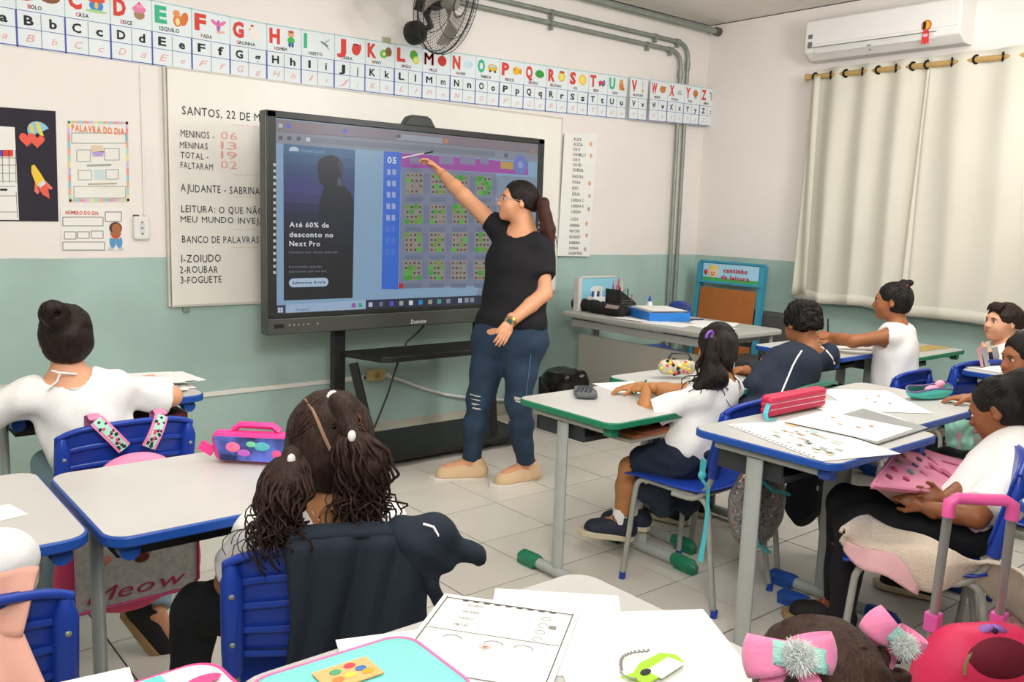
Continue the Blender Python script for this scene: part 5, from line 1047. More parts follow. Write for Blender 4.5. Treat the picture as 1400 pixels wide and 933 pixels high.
# boy in navy jacket
hd=px(1096,443,y=2.36); 
J=seatJ(3.42,2.30,.05,hd,(.36,.90,-.28),(3.10,2.52,.76),(3.55,2.55,.76),S=1.05,HS=.2,tyaw=-.32,shw=.142)
J['hdl']=V(.1,.8,.1);J['hnl']=V(.6,0,-.6);J['tsl']=-1;J['hdr']=V(-.5,1,-.1);J['hnr']=V(0,0,-1);J['tsr']=1
J['wrl']=px(1052,500,y=2.50); J['ell']=px(1030,530,y=2.33)
t,R,c=person('boy with short curly hair in a navy jacket with white stripes, writing',(3.42,2.30,0),J,S=1.05,sk=brownS,HS=.2,curl=(1.0,.4))
jkt=shirt(t,J,1.05,navy,long=True,wr=.008,slr=.052,seed=13,hem=-.05,fat=1.08,name='jacket'); trousers(t,J,1.05,navy)
for q in 'lr': shoe(t,J['an'+q],J['toe'+q],1.12,MATS['shoe_black'],MATS['sole_cream'] if 'sole_cream' in MATS else cso)
up=nrm(J['neck']-J['pel'])
for q,dd in (('l',((1096,480),(1090,489),(1084,500),(1079,512),(1074,524),(1068,538))),('r',((1122,474),(1130,480),(1137,488),(1141,498),(1143,510),(1144,522)))):
    m=MB(); ctr=lerp(J['pel'],J['neck'],.6)
    P=[]
    for (u,v) in dd:
        p=onsurf(jkt,u,v,.001)
        if p is not None: P.append(p)
    if len(P)>1: m.tube(P,.0045,white_c,6); m.build('stripe',t,smooth=60,world=True)
m=SB(); ah=hairm('curly_black','17120F'); hp=cap([],c,R,.2,th=.075,low=-.16,fa=.0); m.sdf(hp,.004,ah,.008,150,6); m.build('hair',t,smooth=180,world=True)
# girl in sleeveless top
hd=px(1219,412,y=2.42)
J=seatJ(4.80,2.34,.0,hd,(-.38,.90,-.06),(4.36,2.64,.83),(4.62,2.66,.82),S=1.12,seat=.385,HS=.205,tyaw=.15,hintl=V(-.2,-.3,-1))
J['ell']=px(1166,467,y=2.50); J['wrl']=px(1136,460,y=2.66)
J['hdl']=V(-.6,.8,0);J['hnl']=V(.6,.2,-.5);J['tsl']=-1;J['hdr']=V(-.6,.8,-.1);J['hnr']=V(0,0,-1);J['tsr']=1
t,R,c=person('girl in a white sleeveless top writing with both arms stretched on the desk',(4.80,2.34,0),J,S=1.12,sk=brownS,HS=.205,curl=(.9,.5))
shirt(t,J,1.12,white_c,sleeves=False,neckr=.055,wr=.008,seed=15,hem=-.10,fat=1.08,name='sleeveless_top'); trousers(t,J,1.12,navy)
for q in 'lr': shoe(t,J['an'+q],J['toe'+q],1.15,MATS['shoe_black'],MATS['sole_tan'])
m=SB(); hp=cap([],c,R,.205,th=.03,low=-.3); b0=px(1236,388,y=2.37); hp+=[E_(b0,(.028,.03,.026),k=.012),E_(b0+V(.035,-.01,.004),(.020,.022,.018),k=.008)]; m.sdf(hp,.0045,ah,.004,90,7); strands(m,c,R,.205,V(.1,-.8,.6),ah,50,5,.0013,.026); m.build('hair',t,smooth=180,world=True)
m=MB(); m.tube([b0+V(-.012,0,-.012)+V(.022*math.cos(a)*.5,-.022*math.sin(a),.022*math.cos(a)) for a in np.linspace(0,2*PI,14)],.008,M('burgundy_tie','7A2838',.7),8); m.build('hair_tie',t,smooth=60,world=True)
# staring boy at the right edge
hd=px(1371,441,y=2.06)
J=seatJ(5.10,1.98,.2,hd,(-.85,.52,.05),(4.95,2.05,.86),(5.15,2.15,.84),S=1.1,HS=.205,tyaw=.5)
J['head']=px(1371,441,y=1.95); c0=J['head']; J['pel']=V(c0[0]+.02,c0[1]-.02,.56); J['neck']=c0+V(.03,-.02,-.135)
tf=nrm(V(-.72,.62,0)); tr=V(tf[1],-tf[0],0); J['tf']=tf; J['shl']=J['neck']-tr*.125-V(0,0,.05); J['shr']=J['neck']+tr*.125-V(0,0,.05)
J['wrl']=px(1372,470,y=1.85)+V(-.03,.0,-.02); J['ell']=J['shl']+V(-.02,-.02,-.19); J['wrl']=px(1375,482,y=1.90)+tf*.10; J['wrr']=J['neck']+tf*.17+V(0,0,-.12)-tr*.02; J['elr']=ik(J['shr'],J['wrr'],.21,.2,V(0,0,-1)+tr*.5)
for q,s_ in (('l',-1),('r',1)): J['hip'+q]=J['pel']+tr*s_*.07; J['kn'+q]=J['pel']+tr*s_*.1+tf*.38; J['an'+q]=(J['kn'+q])*V(1,1,0)+V(0,0,.09); J['toe'+q]=tf
J['hdl']=tr*.9+V(0,0,.2);J['hnl']=-tf;J['tsl']=1;J['hdr']=-tr+V(0,0,.2);J['hnr']=-tf;J['tsr']=1
t,R,c=person('boy with short dark hair and white shirt staring at the board, right edge',(c0[0],c0[1],0),J,S=1.08,sk=fair,HS=.205,curl=(.6,.6))
shirt(t,J,1.08,white_c,neckr=.066,slv=.7,wr=.008,seed=17,hem=-.04,neckd=.05); trousers(t,J,1.08,navy)
for q in 'lr': shoe(t,J['an'+q],J['toe'+q],1.12,MATS['shoe_black'],MATS['sole_tan'])
m=SB(); bh=hairm('short_brown','2A1D16'); hp=cap([],c,R,.205,th=.045,low=-.1,fa=-.02); m.sdf(hp,.0042,bh,.004,80,9); h=lambda x,y_,z_: c+R@(V(x,y_,z_)*.205)
for i in range(22): a_=-.24+.48*i/21; m.tube([h(a_*.9,.16,.515),h(a_,.29,.43),h(a_*1.0-.02,.365,.31-.02*(i%3))],[.005,.005,.002],bh,5)
m.build('hair',t,smooth=180,world=True)
# girl at the right edge, chin on hand
hd=px(1402,489,y=1.36)
J=seatJ(3.60,1.16,.1,hd,(-.75,.62,-.15),(3.42,1.42,.86),(3.62,1.45,.82),S=1.02,HS=.2)
J['wrl']=px(1392,520,y=1.42); J['ell']=J['wrl']+V(.06,.02,-.13)
J['hdl']=px(1368,503,y=1.46)-J['wrl'];J['hnl']=V(.2,0,.6);J['tsl']=-1;J['hdr']=V(-.5,1,-.1);J['hnr']=V(0,0,-1);J['tsr']=1
t,R,c=person('brown-skinned girl at the right edge resting her mouth on her hand',(3.60,1.16,0),J,S=1.02,sk=brownS,HS=.2,curl=(.8,.4))
shirt(t,J,1.02,white_c,seed=19); trousers(t,J,1.02,blackc)
for q in 'lr': shoe(t,J['an'+q],J['toe'+q],1.1,MATS['shoe_black'],MATS['sole_cream'] if 'sole_cream' in MATS else cso)
m=SB(); m.sdf(cap([],c,R,.2,th=.04,low=-.3),.005,ah,.004,70,3); m.build('hair',t,smooth=180,world=True)
# girl with the paint case
hd=px(1366,560,y=1.14)
Rm=Rz(-.42); f_=Rm@V(0,1,0); 
J=seatJ(2.89,1.13,.5,hd,(-.12,.90,-.42),px(1262,695,z=.63),px(1285,684,z=.64),S=1.02,HS=.205,tyaw=.45,hintl=V(-.1,-.5,-1))
J['ell']=px(1335,708,z=.63); J['wrl']=px(1264,694,z=.63); J['wrr']=px(1292,682,z=.655); J['knl']=px(1168,712,z=.50); J['anl']=J['knl']*V(1,1,0)+V(0,.02,.09); J['knr']=J['knl']+V(.16,.12,0); J['anr']=J['knr']*V(1,1,0)+V(0.02,.02,.09)
J['hdl']=px(1236,678,z=.655)-J['wrl'];J['hnl']=V(.5,.4,-.3);J['tsl']=1;J['hdr']=px(1245,676,z=.66)-J['wrr'];J['hnr']=V(-.2,-.5,.2);J['tsr']=1
J['toel']=V(-.5,.8,0);J['toer']=V(-.3,.9,0)
t,R,c=person('girl in white shirt and black leggings with clasped hands beside the pink paint case',(2.89,1.13,0),J,S=1.02,sk=skin('deep_brown','84502F'),HS=.205,curl=(.9,.9))
shirt(t,J,1.02,white_c,slv=.85,slr=.062,wr=.009,seed=21,hem=-.06,fat=1.08); trousers(t,J,1.02,blackc,to=.93,name='leggings',rk=.062)
for q in 'lr': shoe(t,J['an'+q],J['toe'+q],1.15,MATS['shoe_black'],MATS['sole_tan'],laces=M('lace_coral','D85A58',.8))
m=SB(); hp=cap([],c,R,.205,th=.03,low=-.28,fa=.03); hp+=[E_(c+R@V(.05,-.5,.35)*.205,(.045,.045,.04),k=.03)]; m.sdf(hp,.0045,ah,.004,60,4); strands(m,c,R,.205,V(0,-.8,.5),ah,90,7,.0014,.028); m.build('hair',t,smooth=180,world=True)
# girl with bows (bottom)
hd=px(1112,962,y=.60); gh=hairm('warm_brown','3A271D')
J=seatJ(.96,.56,-.1,hd,(.35,.93,-.1),(.90,.78,.60),(1.03,.78,.60),S=1.05,HS=.21)
J['hdl']=V(.1,1,-.1);J['hnl']=V(0,0,-1);J['tsl']=-1;J['hdr']=V(-.2,1,-.1);J['hnr']=V(0,0,-1);J['tsr']=1
t,R,c=person('girl with brown hair and two pink bows, only her crown showing at the bottom',(.96,.56,0),J,S=1.05,sk=light,HS=.225)
shirt(t,J,1.05,white_c,seed=23); trousers(t,J,1.05,navy)
m=SB(); m.sdf(cap([],c,R,.225,th=.05,low=-.3),.0045,gh,.003,60,6); strands(m,c,R,.225,V(-.8,-.1,.5),gh,90,2,.0016,.048); strands(m,c,R,.225,V(.8,-.1,.5),gh,90,3,.0016,.048)
p3=px(1190,893,y=.62); m.tube([p3+V(.028*math.cos(a)*(1-a/30),.02*math.sin(a),.012*math.cos(a)-.002*a) for a in np.linspace(0,5*PI,50)],.010,gh,7); m.tube([p3+V(.04,-.02,-.02)+V(.02*math.cos(a),.02*math.sin(a),.004*a*-1) for a in np.linspace(0,4*PI,36)],.009,gh,7); hr=m.build('hair',t,smooth=180,world=True)
m=MB(); 
for uu,vv,cc in ((1166,877,'A8D8E0'),(1186,890,'E8E0C0')): m.ell(px(uu,vv,y=.585),.0055,M('bead_'+cc,cc,.2))
m.build('hair_bead',t,world=True,smooth=180)
bowp=M('bow_pink','EC86AE',.7,var=.03,bump=.2,bs=150,sheen=.3); mint=M('bow_mint','A9DDD0',.6,var=.08,bump=.5,bs=300); fur=M('pompom_fur','DDE2DC',.9,var=.1)
def bow(label,cc,ex,ez,S):
    b=thing('hair_bow',label,'hair bow',cc,0,None); ex=nrm(ex); ez=nrm(ez-ex*np.dot(ez,ex)); ey=np.cross(ex,ez)   # ey toward the viewer side
    for s_ in (-1,1):
        m=MB()
        def lp_(u,v,s_=s_):
            a=2*PI*u; w_=(.020+.012*math.sin(a/2)**2)*S; x_=s_*(.036-.036*math.cos(a))*S*(1-.12*(2*v-1)**2); y_=.030*math.sin(a)*S
            return np.asarray(cc)+ex*x_+ey*(y_)+ez*((2*v-1)*w_+.006*S*s_*math.sin(a/2))
        m.grid(lp_,26,5,bowp,.0015); m.build('bow_loop',b,smooth=180,world=True)
    for s_ in (-1,1):
        m=MB(); P=[np.asarray(cc)-ey*.0,np.asarray(cc)+ex*s_*.03*S-ez*.03*S-ey*.002,np.asarray(cc)+ex*s_*.04*S-ez*.062*S+ey*.005]; 
        def tl(u,v,P=P): p=(1-v)**2*P[0]+2*v*(1-v)*P[1]+v*v*P[2]; return p+ex*(u-.5)*.036*S+ey*.004*math.sin(3*v)
        m.grid(tl,4,8,bowp,.0015); m.build('bow_tail',b,smooth=180,world=True)
    m=MB()
    def rb(u,v): x_=(2*u-1)*.050*S; return np.asarray(cc)+ex*x_+ey*(.037-.010*abs(2*u-1)**2)*S+ez*((2*v-1)*.018-.006*(2*u-1))*S
    m.grid(rb,10,3,mint,.0015); m.build('glitter_ribbon',b,smooth=180,world=True)
    m=MB(); rs=np.random.RandomState(4); o=np.asarray(cc)+ey*.040*S; m.ell(o,.012*S,fur)
    for i in range(1100):
        d=nrm(rs.normal(size=3)); m.tube([o+d*.008*S,o+d*.018*S+rs.normal(size=3)*.002,o+d*(.022+.006*rs.rand())*S+rs.normal(size=3)*.003],[.0007*S,.0006*S,.0003*S],fur,3)
    m.build('pompom',b,kind='stuff',world=True)
    return b
up_=V(0,0,1)
bow('pink bow with mint ribbon and grey pompom, left one on the brown-haired crown',px(1080,895,y=.56),V(.77,-.64,-.04),up_*.9+FW*.35,.82)
bow('pink bow with mint ribbon and pompom, right one leaning sideways on the crown',px(1222,868,y=.60),V(.62,-.35,-.62),up_*.6+V(.77,-.64,0)*.6,.76)
# ================================================================ THINGS ON DESKS AND CHAIRS
pap=M('sheet_white','EEEDE8',.6,var=.012); gl_ink=flat('8E8C88')
def sheet_obj(name,label,cat,c,w_,d,rz,z,mt=None,curl=0,prints=None,seed=0,corner=None,group=None,parent=None):
    t=parent if parent is not None else thing(name,label,cat,(c[0],c[1],z),rz,group); mt=mt or pap
    def f(u,v):
        x=(u-.5)*w_; y=(v-.5)*d; zz=curl*(.5+.5*math.sin(3*u+2*v+seed))*.5
        if corner: zz+=corner*max(0,u+v-1.35)**2*4
        return V(x,y,zz)
    m=MB(); m.grid(f,8,8,mt,.0008)
    if parent is not None:
        o=m.build('sheet',t,smooth=60); o.location=(c[0],c[1],z); o.rotation_euler=(0,0,rz); base=o
    else: o=m.build('sheet',t,smooth=60); base=o
    if prints:
        m=MB(); prints(m,lambda x,y,w2,h2,mt2,zz=.0016: m.box((x*w_,y*d,zz+curl*.5),(w2*w_,h2*d,.0005),mt2)); 
        if m.v: m.build('print',base)
    return t
# big desk worksheets
def pr_main(m,bx_):
    k=flat('55534F')
    for x,y,w2,h2 in ((0,.44,.92,.006),(0,-.47,.92,.006),(-.46,0,.006,.91),(.46,0,.006,.91),(0,.02,.9,.003)): bx_(x,y,w2,h2,k)
    for i in range(9): 
        c0=(-.40+.1*i); m.prism([(c0*.2-.007,.44*.28),(c0*.2+.007,.44*.28),(c0*.2+.004,.425*.28),(c0*.2-.004,.425*.28)][::-1],.001,.0018,k)
    for i,w0 in enumerate(('CONCERT','GRAMA','VIDRO','METAL')): text(m,w0 if i else 'TECIDO',V((-.36-.0*i)*.2,(.36-.09*i)*.28,.0022),V(1,0,0),V(0,1,0),.006,gl_ink,.02)
    for q in range(4):
        x,y=.37*.2,(.33-.09*q)*.28; m.tube([V(x+.008*math.cos(a),y+.007*math.sin(a),.002) for a in np.linspace(0,5 if q%2 else 6.2,9)],.0005,gl_ink,3)
    bx_(.36,.235,.05,.035,gl_ink)
    for x in (-.3,.05,.3): m.tube([V(x*.2+.016*math.cos(a),-.08*.28+.012*math.sin(a),.002) for a in np.linspace(0,PI,9)],.0007,gl_ink,3)
    for q in range(12): a=q*.52; m.tube([V(0,-.12*.28,.002),V(.012*math.cos(a),-.12*.28+.012*math.sin(a),.002)],.0004,flat('C89080'),3)
c=(px(690,870,z=.795)+px(660,900,z=.795))/2
a=px(575,868,z=.795);b=px(795,838,z=.795); tl=px(608,812,z=.795); tr=px(793,838,z=.795); bl_=px(575,925,z=.795)
ang=math.atan2(tr[1]-tl[1],tr[0]-tl[0]); ex=nrm((tr-tl)*V(1,1,0)); ey=V(-ex[1],ex[0],0); W=np.linalg.norm(tr-tl); c=tl+ex*W/2-ey*.14
sheet_obj('worksheet','printed worksheet with a thin black frame and bunting, in the middle of the foreground desk','paper',c,.2*W/.2*1.0 if W<.3 else .22,.28,ang,.7955,prints=pr_main)
for i,(u,v,rz,w_,d,lab) in enumerate([(760,860,-.75,.23,.30,'blank white sheet lying partly under the framed worksheet, far side'),(880,885,-.55,.30,.26,'wide blank white sheet at the right end of the foreground desk'),(560,905,-.35,.2,.2,'blank sheet between the mint pencil case and the framed worksheet')]):
    q=px(u,v,z=.793); sheet_obj('paper_sheet',lab,'paper',q,w_,d,rz,.7912+.0009*i,curl=.001)
# lime paper cut-out with scribbled chain
q=px(890,915,z=.797); t=thing('lime_cutout','lime green paper cut-out with a scribbled chain on the foreground desk','cut-out',q,.2)
lime=flat('A8D838'); m=MB(); m.prism([(-.05,-.02),(.05,-.03),(.062,-.01),(.05,.012),(.0,.02),(-.035,.012),(-.055,.02),(-.045,0)],.0,.003,lime); m.build('body',t); m=MB(); m.prism([(-.02,-.03),(.045,-.035),(.045,-.005),(-.015,.0)],.003,.004,pap); m.build('label_piece',t)
m=MB(); m.ell((-.02,-.002,.004),(.012,.007,.001),ink); P=[V(-.04+.085*(k/40),.028+.022*math.sin(PI*k/40)+.002*math.sin(k*2.1),.003+.002*math.cos(k*2.1)) for k in range(41)]; m.tube(P,.0016,gl_ink,4); P=[V(-.045-.006*math.sin(PI*k/10),.028-.03*k/10,.003) for k in range(11)]; m.tube(P,.0016,gl_ink,4); m.build('chain',t)
# pencil cases
def rcase(name,label,c,w_,d,h_,rz,mt,pip,cat='pencil case',r=.04):
    t=thing(name,label,cat,c,rz); m=MB(); P=rrect(w_/2,d/2,r)
    k=len(P); vs=[];
    for z_,s_ in ((0,.96),(.15*h_,1.0),(.7*h_,1.0),(.93*h_,.965),(h_,.9),(h_*1.03,.5)): vs+=[(p[0]*s_,p[1]*s_,z_) for p in P]
    f=[(i*k+j,i*k+(j+1)%k,(i+1)*k+(j+1)%k,(i+1)*k+j) for i in range(5) for j in range(k)]+[tuple(range(k-1,-1,-1)),tuple(range(5*k,6*k))]
    m.add(vs,f,mt); body=m.build('case_body',t,smooth=60)
    m=MB(); m.tube([V(p[0]*.975,p[1]*.975,.9*h_) for p in P+P[:1]],.0035,pip,6,cap=False); m.build('piping',t,smooth=60)
    m=MB(); m.tube([V(p[0]*1.0,p[1]*1.0,.5*h_) for p in P+P[:1]],.0025,M('zip_navy','2A3A6A',.5),5,cap=False); m.build('zip',t,smooth=60)
    return t
mintc=M('mint_fabric','86DDD4',.6,var=.07,vs=14,bump=.2,bs=60)
c=V(.578,.992,.792)
t=rcase('pencil_case','mint pencil case with pink piping and an orange patch on the foreground desk',c,.27,.205,.042,-.03,mintc,M('piping_pink','E878B0',.5))
m=MB(); m.box((-.005,.03,.0468),(.085,.055,.002),flat('F0B878')); 
for (x,y,hx) in ((.005,.045,'D84858'),(-.02,.04,'58A878'),(-.025,.02,'F08848'),(.015,.03,'4878B8'),(.02,.018,'F0A838'),(-.005,.022,'E8D858')): m.ell((x,y,.0485),(.009,.007,.0015),flat(hx))
m.build('patch',t)
t=rcase('pencil_case','white pencil case with mint and pink blots, at the bottom left corner',V(.335,1.118,.79),.22,.13,.045,.03,M('case_white','E8E6EA',.5,var=.02),M('piping_hot','EE4A90',.5))
m=MB(); m.box((.0,.035,.0505),(.055,.022,.002),flat('70E0D0')); m.ell((-.05,.02,.051),(.02,.01,.002),flat('F090B8')); m.ell((.07,.0,.051),(.025,.012,.002),flat('F0508C')); m.build('blots',t)
sheet_obj('paper_sheet','corner of a white sheet at the bottom edge, left of the white pencil case','paper',px(100,945,z=.80),.16,.1,-.15,.7915)
# pink mermaid pouch
q=px(338,612,z=.84); t=thing('pencil_pouch','hot pink zip pouch printed in blue and violet, on the blue-edged desk','pencil case',V(.955,2.22,.79),-.75)
hp_=M('hot_pink','E83C8C',.45,var=.04)
def pz(m,s_,mt,off): 
    pts=[(-.11*s_,0),(-.085*s_,-.0),(.08*s_,0),(.12*s_,.03),(.11*s_,.085),(-.1*s_,.085),(-.12*s_,.05)]
m=SB(); m.sdf([C_((-.085,0,.03),(.085,0,.03),.028,k=.02),C_((-.095,0,.065),(.095,0,.065),.024,k=.02)],.005,hp_); m.build('pouch_body',t,smooth=180)
m=MB(); m.prism([(-.085,.012),(.085,.012),(.105,.078),(-.105,.078)],.0,.004,M('mermaid_print','4A5AA8',.4,var=.9,vs=16),R=Rx(PI/2),o=(0,-.027,0)); o=m.build('printed_panel',t,bevel=.001)
m=MB(); 
for x,z_,rx,rz_,hx in ((-.05,.05,.02,.014,'E87098'),(-.02,.035,.018,.01,'B860C0'),(.03,.055,.022,.012,'58B0B8'),(.07,.035,.014,.012,'D85890'),(.0,.06,.014,.008,'78C898')): m.ell((x,-.032,z_),(rx,.0015,rz_),flat(hx))
m.box((-.06,-.032,.02),(.04,.002,.012),flat('1E2858')); m.build('print',o)
m=MB(); m.box((-.135,0,.035),(.04,.01,.026),hp_,R=Ry(.5)); m.tube([V(-.06,.0,.09),V(-.04,0,.105),V(.05,0,.105),V(.07,0,.09)],.01,hp_,6); m.build('tab',t,smooth=60)
# left desk bits
t=thing('red_ribbon','short crimson ribbon loop on the desk at the left edge','ribbon',px(8,664,z=.79)); m=MB(); m.tube([px(-20,655,z=.795),px(4,656,z=.80),px(18,669,z=.795),px(8,672,z=.795),px(-4,662,z=.795)],.005,M('crimson','C8285A',.5),5,flat_=.3); m.build('ribbon',t,smooth=60)
sheet_obj('paper_sheet','white sheet corner on the desk at the left edge','paper',px(-14,706,z=.79),.12,.1,.2,.7915)
# worksheets stack on the wall desk
t=thing('worksheet_stack','untidy stack of printed worksheets on the desk nearest the teal wall','papers',(1.02,3.40,.79)); rs=np.random.RandomState(8)
for i in range(14):
    c=(-.04+rs.uniform(-.03,.03)+(.06 if i%3==0 else 0),rs.uniform(-.04,.04)-(.04 if i<6 else 0)); 
    def pp(m,bx_):
        hx=['D8B098','A8C8B8','D89888','C8B8A0']
        for q in range(10): bx_(rs.uniform(-.35,.35),rs.uniform(-.4,.4),rs.uniform(.1,.25),rs.uniform(.06,.14),flat(hx[rs.randint(4)]))
        for q in range(6): bx_(-.38,.4-.07*q,.12,.015,gl_ink)
    sheet_obj('',None,None,c,.30 if i>8 else .21,.21 if i>8 else .28,rs.uniform(-.35,.1),.002+.0022*i,curl=.004,prints=pp if i==13 else None,seed=i,parent=t)
t=thing('maroon_folder','dark maroon folder in the tray of the desk nearest the teal wall','folder',(.95,3.35,.70)); m=MB(); m.box((.95,3.33,.695),(.34,.24,.04),M('maroon','5A1C26',.6)); m.build('folder',t,world=True,bevel=.003)
# ---- backpack with cat face
bg=thing('cat_backpack','grey and pink Meow cat-face backpack hung on the chair of the girl with a bun','backpack',(.74,2.62,.42))
gf=M('heather_grey','BAB8B0',.85,var=.16,vs=60,bump=.1); pkf=M('backpack_pink','D8406C',.6,var=.05); leo=M('mint_fabric_straps','A8DCC8',.7,var=.05); lpk=M('strap_pink','E88CB0',.6)
m=SB(); m.sdf([E_((.745,2.66,.44),(.20,.07,.19),k=.03),C_((.61,2.66,.37),(.88,2.66,.37),.065,k=.06),C_((.61,2.66,.55),(.88,2.66,.55),.06,k=.06)],.008,pkf,.004,20,3); m.build('bag_body',bg,smooth=180,world=True)
m=MB(); P=[(-.175,-.125),(.15,-.125),(.175,-.10),(.178,.14),(-.178,.14),(-.178,-.10)]; fy=2.575
m.prism(P,0,.012,gf,R=Rx(PI/2),o=(.745,fy+.012,.44)); fp=m.build('front_pocket',bg,world=True,bevel=.005)
m=MB(); m.tube([V(.745+p[0],fy-.002,.44+p[1]) for p in P+P[:1]],.0045,M('piping_magenta','B83068',.5),6,cap=False); m.build('piping',bg,world=True,smooth=60)
m=MB(); dp_=M('meow_ink','A82848',.6); text(m,'Meow',V(.60,fy-.002,.338),EX,EZ,.044,dp_,.0,width=.27,slant=.25); 
for x,z_,rx,rz_,hx in ((.645,.46,.028,.017,'C88878'),(.862,.475,.030,.017,'C88878'),(.755,.445,.022,.014,'6A2A20'),(.755,.474,.018,.009,'7A4A30')): m.ell((x,fy-.001,z_),(rx,.002,rz_),flat(hx))
for s_ in (-1,1): m.tube([V(.755,fy-.002,.469),V(.755+s_*.02,fy-.002,.455),V(.755+s_*.042,fy-.002,.469)],.0012,ink,4)
for k in range(3): m.tube([V(.88,fy-.002,.485-.008*k),V(.925,fy-.002,.49-.012*k)],.0012,ink,4)
m.build('printed_face',fp,world=True)
def strapq(A,B,w_,lab,bgx):
    A=np.array(A,float);B=np.array(B,float); d=nrm(B-A); sd=nrm(V(d[2],0,-d[0])); m=MB()
    def f(u,v): return lerp(A,B,v)+sd*(u-.5)*w_+V(0,-.004-.01*math.sin(PI*v),0)
    m.grid(f,2,8,lpk,.006); so=m.build('shoulder_strap',bgx,world=True,smooth=60)
    m=MB()
    def g(u,v): return lerp(A,B,v)+sd*(u-.5)*w_*.62+V(0,-.0065-.01*math.sin(PI*v),0)
    m.grid(g,2,8,leo,.001); rs=np.random.RandomState(3)
    for q in range(22): p=g(rs.rand(),rs.rand()); m.ell(p,(.004+.003*rs.rand(),.0015,.004+.003*rs.rand()),flat('1E3A30') if q%3 else flat('D85078'),n=7,k=4)
    m.build('pattern_inlay',so,world=True)
ty=2.735
strapq(px(131,574,y=ty),px(170,613,y=ty-.02),.042,'',bg); strapq(px(221,567,y=ty),px(203,612,y=ty-.02),.042,'',bg)
m=MB(); 
for u,z_ in ((131,574),(221,567)): p=px(u,z_,y=ty); m.tube([p,p+V(0,.03,.010),p+V(0,.06,0),p+V(0,.07,-.06)],.018,lpk,6,flat_=.2)
m.build('strap_loop',bg,world=True,smooth=60)
m=SB(); m.sdf([E_(px(186,652,y=2.685),(.115,.045,.075),k=.03)],.007,lpk); m.build('bag_top',bg,smooth=180,world=True)
# ---- sequin backpack on the skirt girl's chair
sb=thing('sequin_backpack','silver sequin backpack with turquoise trim, hung on the skirt girl chair','backpack',(2.87,1.86,.42)); tq2=M('turquoise_fabric','4CB4BC',.65,var=.05); sqm=M('sequin_base','8A8682',.4,.3,var=.5,vs=90)
m=SB(); m.sdf([E_((2.795,1.85,.43),(.155,.07,.18),k=.03)],.007,sqm,.006,30,3); m.build('bag_body',sb,smooth=180,world=True)
m=MB(); rs=np.random.RandomState(9); sc_=[M('sequin_'+h_,h_,.2,.6) for h_ in ('C8C8C8','8A9098','C87858','5A8AA8','B88898','70584A')]
for i in range(900):
    th=rs.uniform(PI,2*PI); ph=rs.uniform(-1.2,1.3); n_=V(math.cos(th)*math.cos(ph),math.sin(th)*math.cos(ph),math.sin(ph)); p=V(2.795,1.85,.43)+n_*V(.157,.072,.182); n2=nrm(n_/V(.155,.07,.18)+rs.normal(size=3)*.4); a_=nrm(np.cross(n2,V(.3,.2,1))); b_=np.cross(n2,a_); r_=.0045
    m.add([p+a_*r_,p+b_*r_,p-a_*r_,p-b_*r_],[(0,1,2,3)],sc_[rs.randint(6)])
m.build('sequins',sb,kind='stuff')
sb.children[-1].location=(-2.87,-1.86,-.42)
for P in ([V(2.68,1.80,.55),V(2.665,1.80,.42),V(2.72,1.79,.30),V(2.80,1.79,.25)],[V(2.70,1.80,.56),V(2.78,1.778,.50),V(2.90,1.79,.46)],[V(2.71,1.82,.62),V(2.69,1.80,.55)]):
    m=MB(); m.tube(P,.014,tq2,8,flat_=.5); m.build('trim',sb,world=True,smooth=60)
m=MB(); m.tube([px(1040,548,y=1.94),px(1052,542,y=1.90),px(1060,560,y=1.86),px(1050,600,y=1.86)],[.022]*4,tq2,8,flat_=.3); m.build('top_strap',sb,world=True,smooth=60)
m=MB(); m.tube([px(u,v,y=1.90) for u,v in ((962,628),(959,655),(968,668),(967,700),(963,735),(957,768))],[.014,.012,.009,.008,.010,.013],tq2,6,flat_=.3); m.ell(px(960,650,y=1.90),(.018,.014,.016),tq2); m.build('hanging_strap',sb,world=True,smooth=60)
# dark backpack below
kb=thing('dark_backpack','plain black-navy backpack hanging behind the boy chair, under the desk','backpack',(3.2,1.9,.4)); m=SB(); m.sdf([E_(px(1100,675,y=1.98),(.12,.07,.15),k=.02)],.008,cloth('bag_dark','151922'),.008,30,5); m.build('bag_body',kb,smooth=180,world=True)
m=MB(); p=px(1118,668,y=1.90); m.box(p,(.012,.004,.02),flat('B8B8B8')); m.build('tag',kb,world=True)
mb_=thing('satin_backpack','mint and pink satin backpack hanging behind the teal pencil case desk','backpack',(3.9,1.8,.45)); m=SB(); p=px(1313,592,y=1.80); m.sdf([E_(p,(.10,.06,.12),k=.02)],.008,M('satin_mint','8FC4B0',.3,var=.3,vs=6),.012,40,5); m.build('bag_body',mb_,smooth=180,world=True)
m=SB(); m.sdf([E_(p+V(.06,-.04,.05),(.05,.035,.055),k=.02)],.007,M('satin_pink','C88CA4',.35),.006,40,6); m.sdf([E_(p+V(.10,-.05,.04),(.03,.02,.05),k=.02)],.007,M('satin_red','C02848',.35)); m.build('side_pocket',mb_,smooth=180,world=True)
m=MB(); m.tube([p+V(-.08,-.02,.05),p+V(-.085,-.03,-.06)],.014,M('satin_pink','C88CA4',.35),6,flat_=.4); m.build('strap',mb_,world=True,smooth=60)
